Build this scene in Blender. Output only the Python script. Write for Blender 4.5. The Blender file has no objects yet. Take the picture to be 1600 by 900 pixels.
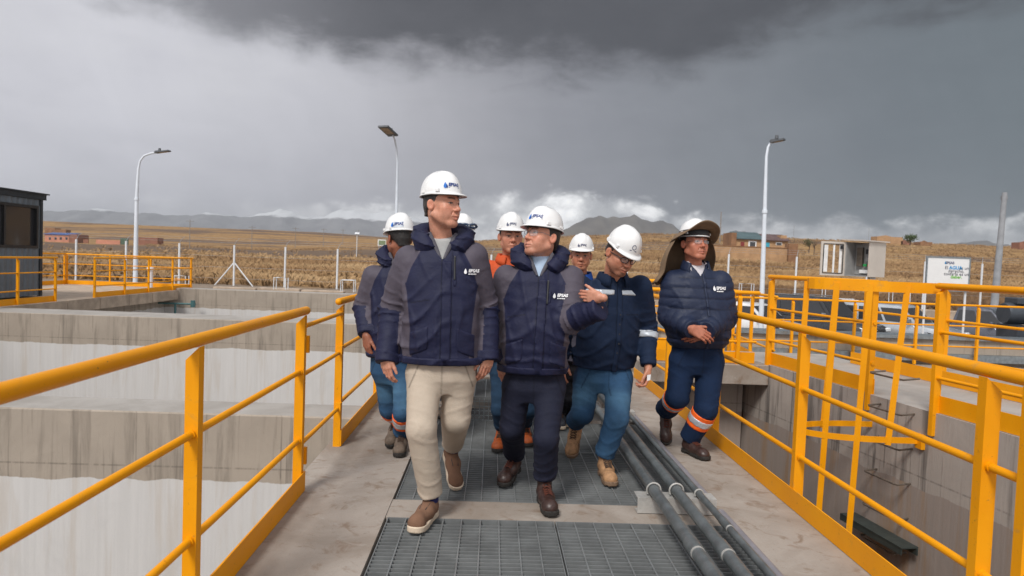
import bpy, bmesh, math, random
import numpy as np
from mathutils import Vector, Matrix

# ------------------------------------------------------------------ camera
S = bpy.context.scene
C = S.collection
random.seed(7)
RNG = np.random.default_rng(11)
CAM_H = 1.394
FOCAL_PX = 1067.0                       # for a 1600 px wide picture: a 24 mm lens
CAM_RIGHT = np.array([0.9989423, -0.02714592, 0.03711301])
CAM_UP = np.array([-0.03597747, 0.04118691, 0.99850351])
CAM_FWD = np.array([0.02863387, 0.99878263, -0.04016671])
cd = bpy.data.cameras.new('camera')
cam = bpy.data.objects.new('camera', cd)
C.objects.link(cam)
cd.sensor_width = 36.0
cd.lens = 36.0 * FOCAL_PX / 1600.0
cd.clip_start = 0.05
cd.clip_end = 60000
m3 = Matrix((CAM_RIGHT, CAM_UP, -CAM_FWD)).transposed()
cam.matrix_world = Matrix.Translation((0, 0, CAM_H)) @ m3.to_4x4()
cd.dof.use_dof = True
cd.dof.focus_distance = 4.0
cd.dof.aperture_fstop = 5.0
S.camera = cam


def at(px, py, Y=None, z=None, X=None):
    """the world point seen at a pixel of the 1600x900 photograph, at distance Y along the walkway (or height z, or X)"""
    r = CAM_RIGHT * ((px - 800) / FOCAL_PX) + CAM_UP * (-(py - 450) / FOCAL_PX) + CAM_FWD
    t = Y / r[1] if Y is not None else ((z - CAM_H) / r[2] if z is not None else X / r[0])
    return np.array([0, 0, CAM_H]) + t * r


# ------------------------------------------------------------------ world: overcast stormy sky
S.view_settings.view_transform = 'Standard'
S.view_settings.look = 'None'
S.view_settings.exposure = 0.24
S.view_settings.gamma = 1.0
W = bpy.data.worlds.new('World')
S.world = W
W.use_nodes = True
NT = W.node_tree
NT.nodes.clear()


class Nodes:
    """small shorthand for building math node graphs"""
    def __init__(s, nt): s.nt = nt
    def n(s, t, **k):
        o = s.nt.nodes.new(t)
        for a, b in k.items(): setattr(o, a, b)
        return o
    def _in(s, sock, v):
        if v is None: return
        if isinstance(v, bpy.types.NodeSocket): s.nt.links.new(v, sock)
        else:
            try: sock.default_value = v
            except Exception: sock.default_value = (*v, 1.0) if len(v) == 3 else v
    def m(s, op, a, b=None, c=None, clamp=False):
        o = s.n('ShaderNodeMath', operation=op, use_clamp=clamp)
        s._in(o.inputs[0], a); s._in(o.inputs[1], b); s._in(o.inputs[2], c)
        return o.outputs[0]
    def add(s, a, b): return s.m('ADD', a, b)
    def sub(s, a, b): return s.m('SUBTRACT', a, b)
    def mul(s, a, b): return s.m('MULTIPLY', a, b)
    def step(s, x, a, b, lo=0.0, hi=1.0):
        o = s.n('ShaderNodeMapRange', interpolation_type='SMOOTHSTEP')
        s._in(o.inputs[0], x); s._in(o.inputs[1], a); s._in(o.inputs[2], b); s._in(o.inputs[3], lo); s._in(o.inputs[4], hi)
        return o.outputs[0]
    def gauss(s, x, c, w):
        d = s.mul(s.sub(x, c), 1.0 / w)
        return s.m('POWER', math.e, s.mul(s.mul(d, d), -1.0))
    def vec(s, x, y, z):
        o = s.n('ShaderNodeCombineXYZ')
        s._in(o.inputs[0], x); s._in(o.inputs[1], y); s._in(o.inputs[2], z)
        return o.outputs[0]
    def noise(s, v, scale=5.0, detail=4.0, rough=0.55, dist=0.0):
        o = s.n('ShaderNodeTexNoise')
        s._in(o.inputs['Vector'], v)
        o.inputs['Scale'].default_value = scale; o.inputs['Detail'].default_value = detail
        o.inputs['Roughness'].default_value = rough; o.inputs['Distortion'].default_value = dist
        return o.outputs['Fac']
    def mix(s, f, a, b, blend='MIX'):
        o = s.n('ShaderNodeMix', data_type='RGBA', blend_type=blend)
        s._in(o.inputs[0], f); s._in(o.inputs[6], a); s._in(o.inputs[7], b)
        return o.outputs[2]
    def ramp(s, f, stops, interp='LINEAR'):
        o = s.n('ShaderNodeValToRGB')
        e = o.color_ramp.elements
        o.color_ramp.interpolation = interp
        while len(e) < len(stops): e.new(0.5)
        for k, (p, c) in enumerate(stops):
            e[k].position = p
            e[k].color = (c, c, c, 1) if isinstance(c, (int, float)) else (*c, 1)
        s._in(o.inputs[0], f)
        return o.outputs[0]


SUN_ELEV, SUN_AZ = math.radians(48), math.radians(205)      # behind the camera, slightly to the left
g = Nodes(NT)
tc = g.n('ShaderNodeTexCoord')
sp = g.n('ShaderNodeSeparateXYZ'); NT.links.new(tc.outputs['Generated'], sp.inputs[0])
dx, dy, dz = sp.outputs
el = g.m('ARCSINE', dz)
hl = g.m('SQRT', g.add(g.add(g.mul(dx, dx), g.mul(dy, dy)), 1e-5))
sa = g.m('DIVIDE', dx, hl)                                   # sine of the azimuth from straight ahead
ca = g.m('DIVIDE', dy, hl)
cv = g.vec(g.mul(sa, 1.0), g.mul(ca, 1.0), g.mul(el, 2.6))
n1 = g.noise(cv, 2.6, 6, 0.55, 0.4)
n2 = g.noise(cv, 7.0, 7, 0.6, 0.3)
n3 = g.noise(g.vec(g.mul(sa, 1.0), g.mul(ca, 1.0), g.mul(el, 1.5)), 15.0, 8, 0.58, 0.25)
rain = g.noise(g.vec(g.add(g.mul(sa, 11.0), g.mul(el, 4.0)), g.mul(ca, 6.0), g.mul(el, 2.6)), 1.0, 5, 0.6, 0.5)
base = g.ramp(g.add(g.mul(sa, 0.5), g.add(0.5, g.mul(g.sub(n1, 0.5), 0.10))), [
    (0.0, (0.56, 0.56, 0.60)), (0.26, (0.53, 0.53, 0.575)), (0.36, (0.46, 0.46, 0.50)), (0.455, (0.345, 0.345, 0.375)),
    (0.545, (0.24, 0.246, 0.274)), (0.65, (0.178, 0.192, 0.214)), (0.74, (0.13, 0.151, 0.170)), (0.83, (0.112, 0.138, 0.154)), (1.0, (0.16, 0.18, 0.19))])
base = g.mix(g.step(rain, 0.3, 0.75, 0.0, 0.20), base, g.mix(1.0, base, (1.35, 1.35, 1.35, 1), 'MULTIPLY'))
base = g.mix(g.step(n2, 0.35, 0.7, 0.0, 0.5), base, g.mix(1.0, base, (0.84, 0.84, 0.85, 1), 'MULTIPLY'))
# lighter patch high on the left
lp = g.mul(g.gauss(sa, -0.46, 0.26), g.gauss(el, 0.23, 0.075))
base = g.mix(g.mul(lp, g.step(n1, 0.25, 0.7)), base, (0.60, 0.60, 0.63, 1))
# the dark bank of cloud across the top of the view
edge = g.add(g.add(g.add(0.262, g.mul(g.step(sa, -0.3, -0.55), 0.05)), g.mul(g.step(sa, 0.2, 0.5), 0.055)), g.add(g.add(g.mul(g.sub(n2, 0.5), 0.13), g.mul(g.sub(n3, 0.5), 0.06)), g.mul(g.sub(n1, 0.5), 0.07)))
bank = g.mul(g.step(g.sub(el, edge), -0.028, 0.052), g.step(el, 0.75, 0.5))
base = g.mix(g.mul(bank, g.step(sa, -0.5, -0.12, 0.62, 0.93)), base, g.mix(n2, (0.030, 0.032, 0.038, 1), (0.078, 0.080, 0.090, 1)))
# bright broken cloud low over the horizon
wd = g.mul(g.add(0.55, g.mul(g.gauss(sa, 0.13, 0.19), 0.45)), g.step(sa, -0.36, -0.12, 0.22, 1.0))
top = g.add(g.add(0.072, g.mul(g.gauss(sa, 0.08, 0.17), 0.034)), g.add(g.mul(g.sub(n3, 0.5), 0.07), g.mul(g.sub(n2, 0.5), 0.05)))
low = g.mul(g.step(g.sub(top, el), -0.004, 0.018), wd)
low = g.mul(low, g.step(n3, 0.22, 0.5, 0.6, 1.0))
base = g.mix(low, base, g.mix(g.step(n3, 0.4, 0.72), (0.50, 0.51, 0.53, 1), (1.25, 1.25, 1.25, 1)))
# away from the storm the overcast is lighter
back = g.step(ca, 0.55, -0.5)
base = g.mix(g.mul(back, 0.9), base, g.mix(n1, (0.50, 0.51, 0.54, 1), (0.92, 0.92, 0.94, 1)))
over = g.step(el, 0.55, 1.1)
base = g.mix(over, base, g.mix(n1, (0.48, 0.49, 0.52, 1), (0.75, 0.76, 0.78, 1)))
sky = g.n('ShaderNodeTexSky', sky_type='NISHITA', sun_disc=False, sun_elevation=SUN_ELEV, sun_rotation=SUN_AZ, altitude=3900.0)
bg1 = g.n('ShaderNodeBackground'); NT.links.new(sky.outputs[0], bg1.inputs[0]); bg1.inputs[1].default_value = 0.05
bg2 = g.n('ShaderNodeBackground'); NT.links.new(base, bg2.inputs[0]); bg2.inputs[1].default_value = 1.04
mx = g.n('ShaderNodeMixShader'); mx.inputs[0].default_value = 0.97
NT.links.new(bg1.outputs[0], mx.inputs[1]); NT.links.new(bg2.outputs[0], mx.inputs[2])
out = g.n('ShaderNodeOutputWorld'); NT.links.new(mx.outputs[0], out.inputs[0])
W.cycles.sampling_method = 'MANUAL'
W.cycles.sample_map_resolution = 512

sl = bpy.data.lights.new('sun', 'SUN')
sl.energy = 2.3
sl.angle = math.radians(15)
sl.color = (1.0, 0.965, 0.91)
sun = bpy.data.objects.new('sun', sl)
C.objects.link(sun)
sd = Vector((math.sin(SUN_AZ) * math.cos(SUN_ELEV), math.cos(SUN_AZ) * math.cos(SUN_ELEV), math.sin(SUN_ELEV)))
sun.rotation_euler = sd.to_track_quat('Z', 'Y').to_euler()
sun.location = (0, -20, 30)

# ------------------------------------------------------------------ object helpers
ORG = {}


def tag(o, label=None, cat=None, group=None, kind=None):
    if label: o['label'] = label
    if cat: o['category'] = cat
    if group: o['group'] = group
    if kind: o['kind'] = kind
    return o


def thing(name, loc, label, cat, group=None, rz=0.0):
    o = bpy.data.objects.new(name, None)
    C.objects.link(o)
    o.location = loc
    o.rotation_euler = (0, 0, rz)
    o.empty_display_size = 0.1
    ORG[o.name] = np.array(loc, float)
    return tag(o, label, cat, group)


def put(name, verts, faces, mat, parent=None, smooth=False, attrs=None, mats=None, fmat=None, local=False):
    """link one mesh object; verts are world coordinates unless local"""
    v = np.asarray(verts, dtype=np.float64).reshape(-1, 3)
    if parent is not None and not local:
        v = v - ORG[parent.name]
    me = bpy.data.meshes.new(name)
    me.from_pydata(v.tolist() if len(v) < 200000 else v, [], faces if isinstance(faces, list) else faces.tolist())
    for mm in (mats or [mat]):
        me.materials.append(mm)
    if fmat is not None:
        me.polygons.foreach_set('material_index', np.asarray(fmat, np.int32))
    if smooth:
        me.polygons.foreach_set('use_smooth', np.ones(len(me.polygons), bool))
    for k, a in (attrs or {}).items():
        a = np.asarray(a)
        if a.ndim == 2:
            at_ = me.attributes.new(k, 'FLOAT_COLOR', 'POINT')
            at_.data.foreach_set('color', np.hstack([a, np.ones((len(a), 1))]).astype(np.float32).ravel())
        else:
            at_ = me.attributes.new(k, 'FLOAT', 'POINT')
            at_.data.foreach_set('value', a.astype(np.float32))
    me.update()
    o = bpy.data.objects.new(name, me)
    C.objects.link(o)
    if parent is not None:
        o.parent = parent
        ORG[o.name] = ORG[parent.name]
    else:
        ORG[o.name] = np.zeros(3)
    return o


def copy_tree(o, parent=None):
    c = o.copy()
    C.objects.link(c)
    if parent is not None: c.parent = parent
    ORG[c.name] = ORG[o.name]
    for ch in list(o.children): copy_tree(ch, c)
    return c


def frame_for(d, up=(0, 0, 1)):
    d = np.array(d, float); d /= np.linalg.norm(d)
    u = np.array(up, float)
    if abs(u @ d) > 0.98: u = np.array([0, 1.0, 0])
    a = np.cross(d, u); a /= np.linalg.norm(a)
    b = np.cross(a, d)
    return d, a, b


class MB:
    """collects simple shapes; build() links them as one mesh object"""
    def __init__(s): s.v = []; s.f = []; s.sm = False
    def addv(s, vs, fs):
        o = len(s.v)
        s.v.extend([tuple(map(float, p)) for p in vs])
        s.f.extend([tuple(i + o for i in f) for f in fs])
        return s
    def box(s, lo, hi):
        x0, y0, z0 = lo; x1, y1, z1 = hi
        v = [(x0, y0, z0), (x1, y0, z0), (x1, y1, z0), (x0, y1, z0), (x0, y0, z1), (x1, y0, z1), (x1, y1, z1), (x0, y1, z1)]
        return s.addv(v, [(0, 3, 2, 1), (4, 5, 6, 7), (0, 1, 5, 4), (1, 2, 6, 5), (2, 3, 7, 6), (3, 0, 4, 7)])
    def bbox(s, lo, hi, b=0.006):
        """box with chamfered edges"""
        bm = bmesh.new()
        bmesh.ops.create_cube(bm, size=1.0)
        lo = np.array(lo, float); hi = np.array(hi, float)
        for q in bm.verts: q.co = Vector(((q.co.x + .5) * (hi[0] - lo[0]) + lo[0], (q.co.y + .5) * (hi[1] - lo[1]) + lo[1], (q.co.z + .5) * (hi[2] - lo[2]) + lo[2]))
        bmesh.ops.bevel(bm, geom=list(bm.edges), offset=b, segments=1, affect='EDGES')
        bm.verts.index_update()
        s.addv([tuple(q.co) for q in bm.verts], [[q.index for q in f.verts] for f in bm.faces])
        bm.free()
        return s
    def obox(s, c, d, w, h, l, up=(0, 0, 1)):
        """box of length l along d, width w sideways, height h, centred on c"""
        d, a, b = frame_for(d, up)
        c = np.array(c, float)
        v = []
        for k in (-.5, .5):
            for i, j in ((-.5, -.5), (.5, -.5), (.5, .5), (-.5, .5)):
                v.append(c + d * l * k + a * w * i + b * h * j)
        return s.addv(v, [(0, 1, 2, 3), (7, 6, 5, 4), (0, 4, 5, 1), (1, 5, 6, 2), (2, 6, 7, 3), (3, 7, 4, 0)])
    def bar(s, p, q, w, h, up=(0, 0, 1)):
        p = np.array(p, float); q = np.array(q, float)
        return s.obox((p + q) / 2, q - p, w, h, np.linalg.norm(q - p), up)
    def tube(s, pts, r, n=12, caps=True, round_end=False):
        s.sm = True
        P = [np.array(p, float) for p in pts]
        R = list(r) if hasattr(r, '__len__') else [r] * len(P)
        if round_end:
            for end in (0, 1):
                e, e2 = (P[0], P[1]) if end == 0 else (P[-1], P[-2])
                d = (e - e2) / np.linalg.norm(e - e2); rr = R[0] if end == 0 else R[-1]
                ex = [(e + d * rr * math.sin(a), rr * math.cos(a)) for a in (0.5, 1.0, 1.4)]
                if end == 0: P = [x[0] for x in ex[::-1]] + P; R = [x[1] for x in ex[::-1]] + R
                else: P = P + [x[0] for x in ex]; R = R + [x[1] for x in ex]
        vs, fs = [], []
        pa = None
        for i, p in enumerate(P):
            d = P[min(i + 1, len(P) - 1)] - P[max(i - 1, 0)]
            d = d / (np.linalg.norm(d) + 1e-12)
            if pa is None:
                _, a, b = frame_for(d)
            else:
                a = pa - d * (pa @ d); a /= np.linalg.norm(a); b = np.cross(a, d) * -1
                b = np.cross(d, a)
            pa = a
            b = np.cross(d, a)
            for k in range(n):
                t = 2 * math.pi * k / n
                vs.append(p + R[i] * (math.cos(t) * a + math.sin(t) * b))
        for i in range(len(P) - 1):
            for k in range(n):
                k2 = (k + 1) % n
                fs.append((i * n + k, i * n + k2, (i + 1) * n + k2, (i + 1) * n + k))
        if caps:
            fs.append(tuple(range(n - 1, -1, -1))); fs.append(tuple((len(P) - 1) * n + k for k in range(n)))
        return s.addv(vs, fs)
    def lathe(s, prof, c=(0, 0, 0), n=20, axis='z'):
        s.sm = True
        vs, fs = [], []
        for r, z in prof:
            for k in range(n):
                t = 2 * math.pi * k / n
                q = (r * math.cos(t), r * math.sin(t), z)
                if axis == 'x': q = (q[2], q[0], q[1])
                elif axis == 'y': q = (q[0], q[2], q[1])
                vs.append(np.array(q) + np.array(c))
        for i in range(len(prof) - 1):
            for k in range(n):
                k2 = (k + 1) % n
                fs.append((i * n + k, i * n + k2, (i + 1) * n + k2, (i + 1) * n + k))
        return s.addv(vs, fs)
    def prism(s, poly, d, ax=2):
        """extrude a 3-D polygon by vector d"""
        P = [np.array(p, float) for p in poly]; n = len(P); d = np.array(d, float)
        v = P + [p + d for p in P]
        f = [tuple(range(n - 1, -1, -1)), tuple(range(n, 2 * n))] + [(i, (i + 1) % n, (i + 1) % n + n, i + n) for i in range(n)]
        return s.addv(v, f)
    def build(s, name, mat, parent=None, smooth=None, **k):
        o = put(name, s.v, s.f, mat, parent, smooth=s.sm if smooth is None else smooth, **k)
        if s.sm or smooth:
            try: o.data.set_sharp_from_angle(angle=math.radians(42))
            except Exception: pass
        return o


# ------------------------------------------------------------------ materials
def lin(r, g_, b):
    f = lambda c: (c / 255 / 12.92) if c / 255 <= 0.04045 else ((c / 255 + 0.055) / 1.055) ** 2.4
    return (f(r), f(g_), f(b))


def new_mat(name):
    m = bpy.data.materials.new(name)
    m.use_nodes = True
    nt = m.node_tree
    b = nt.nodes['Principled BSDF']
    return m, Nodes(nt), b


def simple(name, col, rough=0.55, metal=0.0, var=0.12, scale=6.0, bump=0.0, bscale=60.0, spec=None, coat=0.0):
    m, q, b = new_mat(name)
    pos = q.n('ShaderNodeNewGeometry').outputs['Position']
    nz = q.noise(pos, scale, 5, 0.6)
    f = q.step(nz, 0.3, 0.7)
    q._in(b.inputs['Base Color'], q.mix(f, tuple(c * (1 - var) for c in col) + (1,), tuple(min(1, c * (1 + var)) for c in col) + (1,)))
    q._in(b.inputs['Roughness'], q.step(q.noise(pos, scale * 2.3, 4), 0.3, 0.7, max(0.03, rough - 0.08), min(1, rough + 0.08)))
    b.inputs['Metallic'].default_value = metal
    if spec is not None: b.inputs['Specular IOR Level'].default_value = spec
    if coat: b.inputs['Coat Weight'].default_value = coat
    if bump:
        bn = q.n('ShaderNodeBump'); bn.inputs['Strength'].default_value = bump; bn.inputs['Distance'].default_value = 0.004
        q._in(bn.inputs['Height'], q.noise(pos, bscale, 5, 0.65))
        q.nt.links.new(bn.outputs[0], b.inputs['Normal'])
    return m


def yellow_paint():
    m, q, b = new_mat('yellow_paint')
    pos = q.n('ShaderNodeNewGeometry').outputs['Position']
    n = q.noise(pos, 3.0, 5, 0.6); n2_ = q.noise(pos, 38.0, 4, 0.6)
    c = q.mix(q.step(n, 0.3, 0.7), (0.82, 0.315, 0.0, 1), (0.88, 0.36, 0.001, 1))
    c = q.mix(q.step(n2_, 0.63, 0.74, 0.0, 0.6), c, (0.46, 0.20, 0.02, 1))
    c = q.mix(q.step(q.noise(pos, 9.0, 6, 0.68, 1.0), 0.60, 0.72, 0.0, 0.45), c, (0.52, 0.27, 0.06, 1))
    c = q.mix(q.step(q.noise(pos, 95.0, 3, 0.6), 0.70, 0.74, 0.0, 0.8), c, (0.22, 0.12, 0.05, 1))
    q._in(b.inputs['Base Color'], c)
    q._in(b.inputs['Roughness'], q.step(n, 0.2, 0.8, 0.42, 0.58)); b.inputs['Specular IOR Level'].default_value = 0.28
    bn = q.n('ShaderNodeBump'); bn.inputs['Strength'].default_value = 0.12; bn.inputs['Distance'].default_value = 0.003
    q._in(bn.inputs['Height'], n2_); q.nt.links.new(bn.outputs[0], b.inputs['Normal'])
    return m


def concrete_walk():
    m, q, b = new_mat('walkway_concrete')
    pos = q.n('ShaderNodeNewGeometry').outputs['Position']
    n = q.noise(pos, 1.4, 7, 0.62, 0.6); n2_ = q.noise(pos, 7.0, 7, 0.65, 0.8); n3_ = q.noise(pos, 70.0, 5, 0.7)
    st = q.noise(q.n('ShaderNodeMapping', vector_type='POINT').outputs[0], 1.0) if False else q.noise(pos, 3.2, 6, 0.6, 1.5)
    c = q.mix(q.step(n, 0.32, 0.68), (0.27, 0.225, 0.187, 1), (0.40, 0.352, 0.31, 1))
    c = q.mix(q.step(n2_, 0.52, 0.70, 0.0, 0.85), c, (0.22, 0.155, 0.11, 1))
    c = q.mix(q.step(st, 0.58, 0.74, 0.0, 0.6), c, (0.43, 0.395, 0.355, 1))
    c = q.mix(q.step(n3_, 0.60, 0.72, 0.0, 0.6), c, (0.13, 0.105, 0.09, 1))
    c = q.mix(q.step(q.noise(pos, 24.0, 6, 0.7, 1.2), .62, .72, 0, .55), c, (0.17, 0.125, 0.095, 1))
    q._in(b.inputs['Base Color'], c)
    b.inputs['Roughness'].default_value = 0.88
    bn = q.n('ShaderNodeBump'); bn.inputs['Strength'].default_value = 0.5; bn.inputs['Distance'].default_value = 0.006
    q._in(bn.inputs['Height'], q.add(q.mul(n3_, 0.6), n2_)); q.nt.links.new(bn.outputs[0], b.inputs['Normal'])
    return m


def tank_concrete(name, upper, upper_dark, lower, lower2, wl=-0.56, dirt=0.6):
    """board-marked concrete, streaked with dirt above an old water line and pale below it"""
    m, q, b = new_mat(name)
    geo = q.n('ShaderNodeNewGeometry')
    pos = geo.outputs['Position']
    sp_ = q.n('ShaderNodeSeparateXYZ'); q.nt.links.new(pos, sp_.inputs[0])
    x, y, z = sp_.outputs
    cs = q.add(x, y)
    streak = q.noise(q.vec(q.mul(x, 7.0), q.mul(y, 7.0), q.mul(z, 0.55)), 1.0, 6, 0.62, 0.4)
    streak2 = q.noise(q.vec(q.mul(x, 26.0), q.mul(y, 26.0), q.mul(z, 0.9)), 1.0, 5, 0.6)
    blot = q.noise(pos, 2.0, 7, 0.62, 0.5); fine = q.noise(pos, 45.0, 5, 0.7)
    cu = q.mix(q.step(blot, 0.3, 0.7), (*upper, 1), tuple(c * 1.16 for c in upper) + (1,))
    d_ = q.mul(q.step(streak, 0.5, 0.68), q.step(z, wl, 0.0, 1.0, 0.75))
    cu = q.mix(q.mul(d_, dirt), cu, (*upper_dark, 1))
    cu = q.mix(q.mul(q.step(streak2, 0.58, 0.72), dirt * 0.8), cu, tuple(c * 0.75 for c in upper_dark) + (1,))
    cu = q.mix(q.step(fine, 0.62, 0.74, 0.0, 0.35), cu, tuple(c * 0.8 for c in upper_dark) + (1,))
    cl = q.mix(q.step(streak2, 0.35, 0.7), (*lower, 1), tuple(c * 1.07 for c in lower) + (1,))
    cl = q.mix(q.mul(q.step(streak, 0.50, 0.68), dirt * 0.8), cl, (*lower2, 1))
    cl = q.mix(q.step(blot, 0.55, 0.72, 0.0, 0.35), cl, tuple(c * 0.86 for c in lower) + (1,))
    edge_ = q.add(wl, q.add(q.mul(q.sub(q.noise(q.vec(q.mul(x, 4.0), q.mul(y, 4.0), 0.0), 1.0, 5, 0.6), 0.5), 0.07), q.mul(q.sub(q.noise(q.vec(x, y, 0.0), 1.0, 2), 0.5), 0.12)))
    c = q.mix(q.step(q.sub(z, edge_), -0.004, 0.006), cl, cu)
    # formwork joints every 1.22 m, and a pour joint low on the band
    fx_ = q.m('FRACT', q.mul(q.add(x, q.mul(y, 0.93)), 1 / 1.22))
    jl = q.mul(q.mul(q.step(q.m('ABSOLUTE', q.sub(fx_, .5)), .4935, .4965), q.step(blot, .42, .6, .0, .7)), q.step(z, wl, wl + .06))
    c = q.mix(q.mul(jl, .75), c, tuple(k * .7 for k in upper_dark) + (1,))
    pj = q.mul(q.step(q.m('ABSOLUTE', q.sub(z, wl + .115)), .011, .004), q.step(streak2, .35, .6, .1, .8))
    c = q.mix(q.mul(pj, .6), c, tuple(k * .8 for k in upper_dark) + (1,))
    # top faces: pale trowelled screed
    nz_ = q.n('ShaderNodeSeparateXYZ'); q.nt.links.new(geo.outputs['Normal'], nz_.inputs[0])
    c = q.mix(q.step(nz_.outputs[2], 0.7, 0.9), c, q.mix(q.step(blot, 0.3, 0.7), (0.31, 0.285, 0.26, 1), (0.40, 0.375, 0.35, 1)))
    q._in(b.inputs['Base Color'], c)
    b.inputs['Roughness'].default_value = 0.9
    # board joint every 1.2 m of height and vertical formwork marks
    bn = q.n('ShaderNodeBump'); bn.inputs['Strength'].default_value = 0.45; bn.inputs['Distance'].default_value = 0.008
    q._in(bn.inputs['Height'], q.add(q.mul(fine, 0.5), streak2)); q.nt.links.new(bn.outputs[0], b.inputs['Normal'])
    return m


M_YEL = yellow_paint()
M_WALK = concrete_walk()
M_TANKL = tank_concrete('tank_concrete_left', (0.335, 0.285, 0.235), (0.15, 0.125, 0.10), (0.55, 0.535, 0.525), (0.47, 0.41, 0.35), -0.58, 0.62)
M_TANKR = tank_concrete('tank_concrete_right', (0.37, 0.325, 0.29), (0.085, 0.072, 0.064), (0.30, 0.25, 0.22), (0.31, 0.19, 0.10), -0.52, 0.85)
M_GRATE = simple('grating_steel', lin(126, 129, 130), 0.5, 0.2, 0.18, 5.0)
M_GALV = simple('galvanised_steel', lin(150, 158, 162), 0.42, 0.75, 0.18, 14.0)
M_PIPE = simple('pipe_steel', lin(118, 124, 126), 0.42, 0.5, 0.22, 9.0)
M_ZINC = simple('zinc_white', lin(182, 180, 176), 0.5, 0.25, 0.16, 12.0, 0.15)
M_PVC = simple('grey_plastic_conduit', lin(135, 132, 138), 0.5, 0.0, 0.12, 8.0)
M_WHITE = simple('white_painted_steel', (0.72, 0.735, 0.76), 0.45, 0.0, 0.05, 5.0)
M_DARK = simple('unlit_channel', (0.03, 0.03, 0.032), 0.9)  # near-black: the darkness under the gratings is put into the floor's colour
M_CONC = simple('curb_concrete', lin(176, 158, 140), 0.9, 0, 0.2, 3.0, 0.4, 30)
M_BLACK = simple('black_plastic', (0.015, 0.015, 0.017), 0.4)
M_RUST = simple('dull_steel', lin(120, 110, 100), 0.5, 0.6, 0.2, 20)

# ------------------------------------------------------------------ ground and hills
def sstep(x, a, b):
    t = np.clip((x - a) / (b - a), 0, 1)
    return t * t * (3 - 2 * t)


def wob(x, y, s, seed=0):
    r = np.random.default_rng(seed)
    o = 0
    for k in range(6):
        a = r.uniform(0, 6.28); w = r.uniform(.6, 1.7) / s
        o = o + np.sin((x * math.cos(a) + y * math.sin(a)) * w * 6.28 + r.uniform(0, 6.28) + 1.2 * np.sin((x * math.sin(a * 1.7) + y * math.cos(a * 1.3)) * w * 3.1))
    return o / 6


LD = [-1, 0, 60, 150, 300, 350, 480, 680, 800, 2000, 30000]
LZ = [-.2, -.2, .0, .8, 2.1, 2.8, 8.0, 24, 24, 5, 0]
RD = [-1, 0, 30, 60, 120, 160, 270, 330, 420, 700, 2000, 30000]
RZ = [-.2, -.2, .3, 1.0, 3.4, 4.8, 15.0, 18.6, 19.0, 12, 0, 0]


def ground_z(x, y):
    x = np.asarray(x, float); y = np.asarray(y, float)
    d = y - 31
    t = sstep(x / np.maximum(y, 1), -.38, .33)
    z = np.interp(d, LD, LZ) * (1 - t) + np.interp(d, RD, RZ) * t
    amp = np.clip((d - 2) / 60, 0, 1)
    z = z + amp * (wob(x, y, 60, 3) * .55 + wob(x, y, 17, 4) * .16) + np.clip((d - 1) / 8, 0, 1) * wob(x, y, 5, 5) * .05
    z = z + np.clip((d - 200) / 300, 0, 1) * wob(x, y, 240, 8) * 1.2
    lot = sstep(x, 5.0, 6.5) * (1 - sstep(y, 29.4, 29.9)) * sstep(y, 9, 12)
    return z * (1 - lot) - 1.46 * lot


def graded(a, b, first, grow):
    o = [a]; s = first
    while o[-1] < b: o.append(o[-1] + s); s *= grow
    return o


ys = list(np.arange(-40, 12, 4.0)) + list(np.arange(12, 60, 1.0)) + graded(60, 6800, 1.2, 1.05)
xp = list(np.arange(0, 30, 1.5)) + graded(30, 8500, 1.6, 1.075)
xs = sorted(set([-q for q in xp] + xp))
XX, YY = np.meshgrid(xs, ys, indexing='ij')
ZZ = ground_z(XX, YY)
nx, ny = XX.shape
gv = np.stack([XX, YY, ZZ], -1).reshape(-1, 3)
gf = []
for i in range(nx - 1):
    for j in range(ny - 1):
        cx, cy = (xs[i] + xs[i + 1]) / 2, (ys[j] + ys[j + 1]) / 2
        if -15 < cx < 5.2 and -38 < cy < 23.3: continue
        if cx >= 5.2 and cx < 30 and -38 < cy < 12: continue
        gf.append((i * ny + j, (i + 1) * ny + j, (i + 1) * ny + j + 1, i * ny + j + 1))


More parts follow.
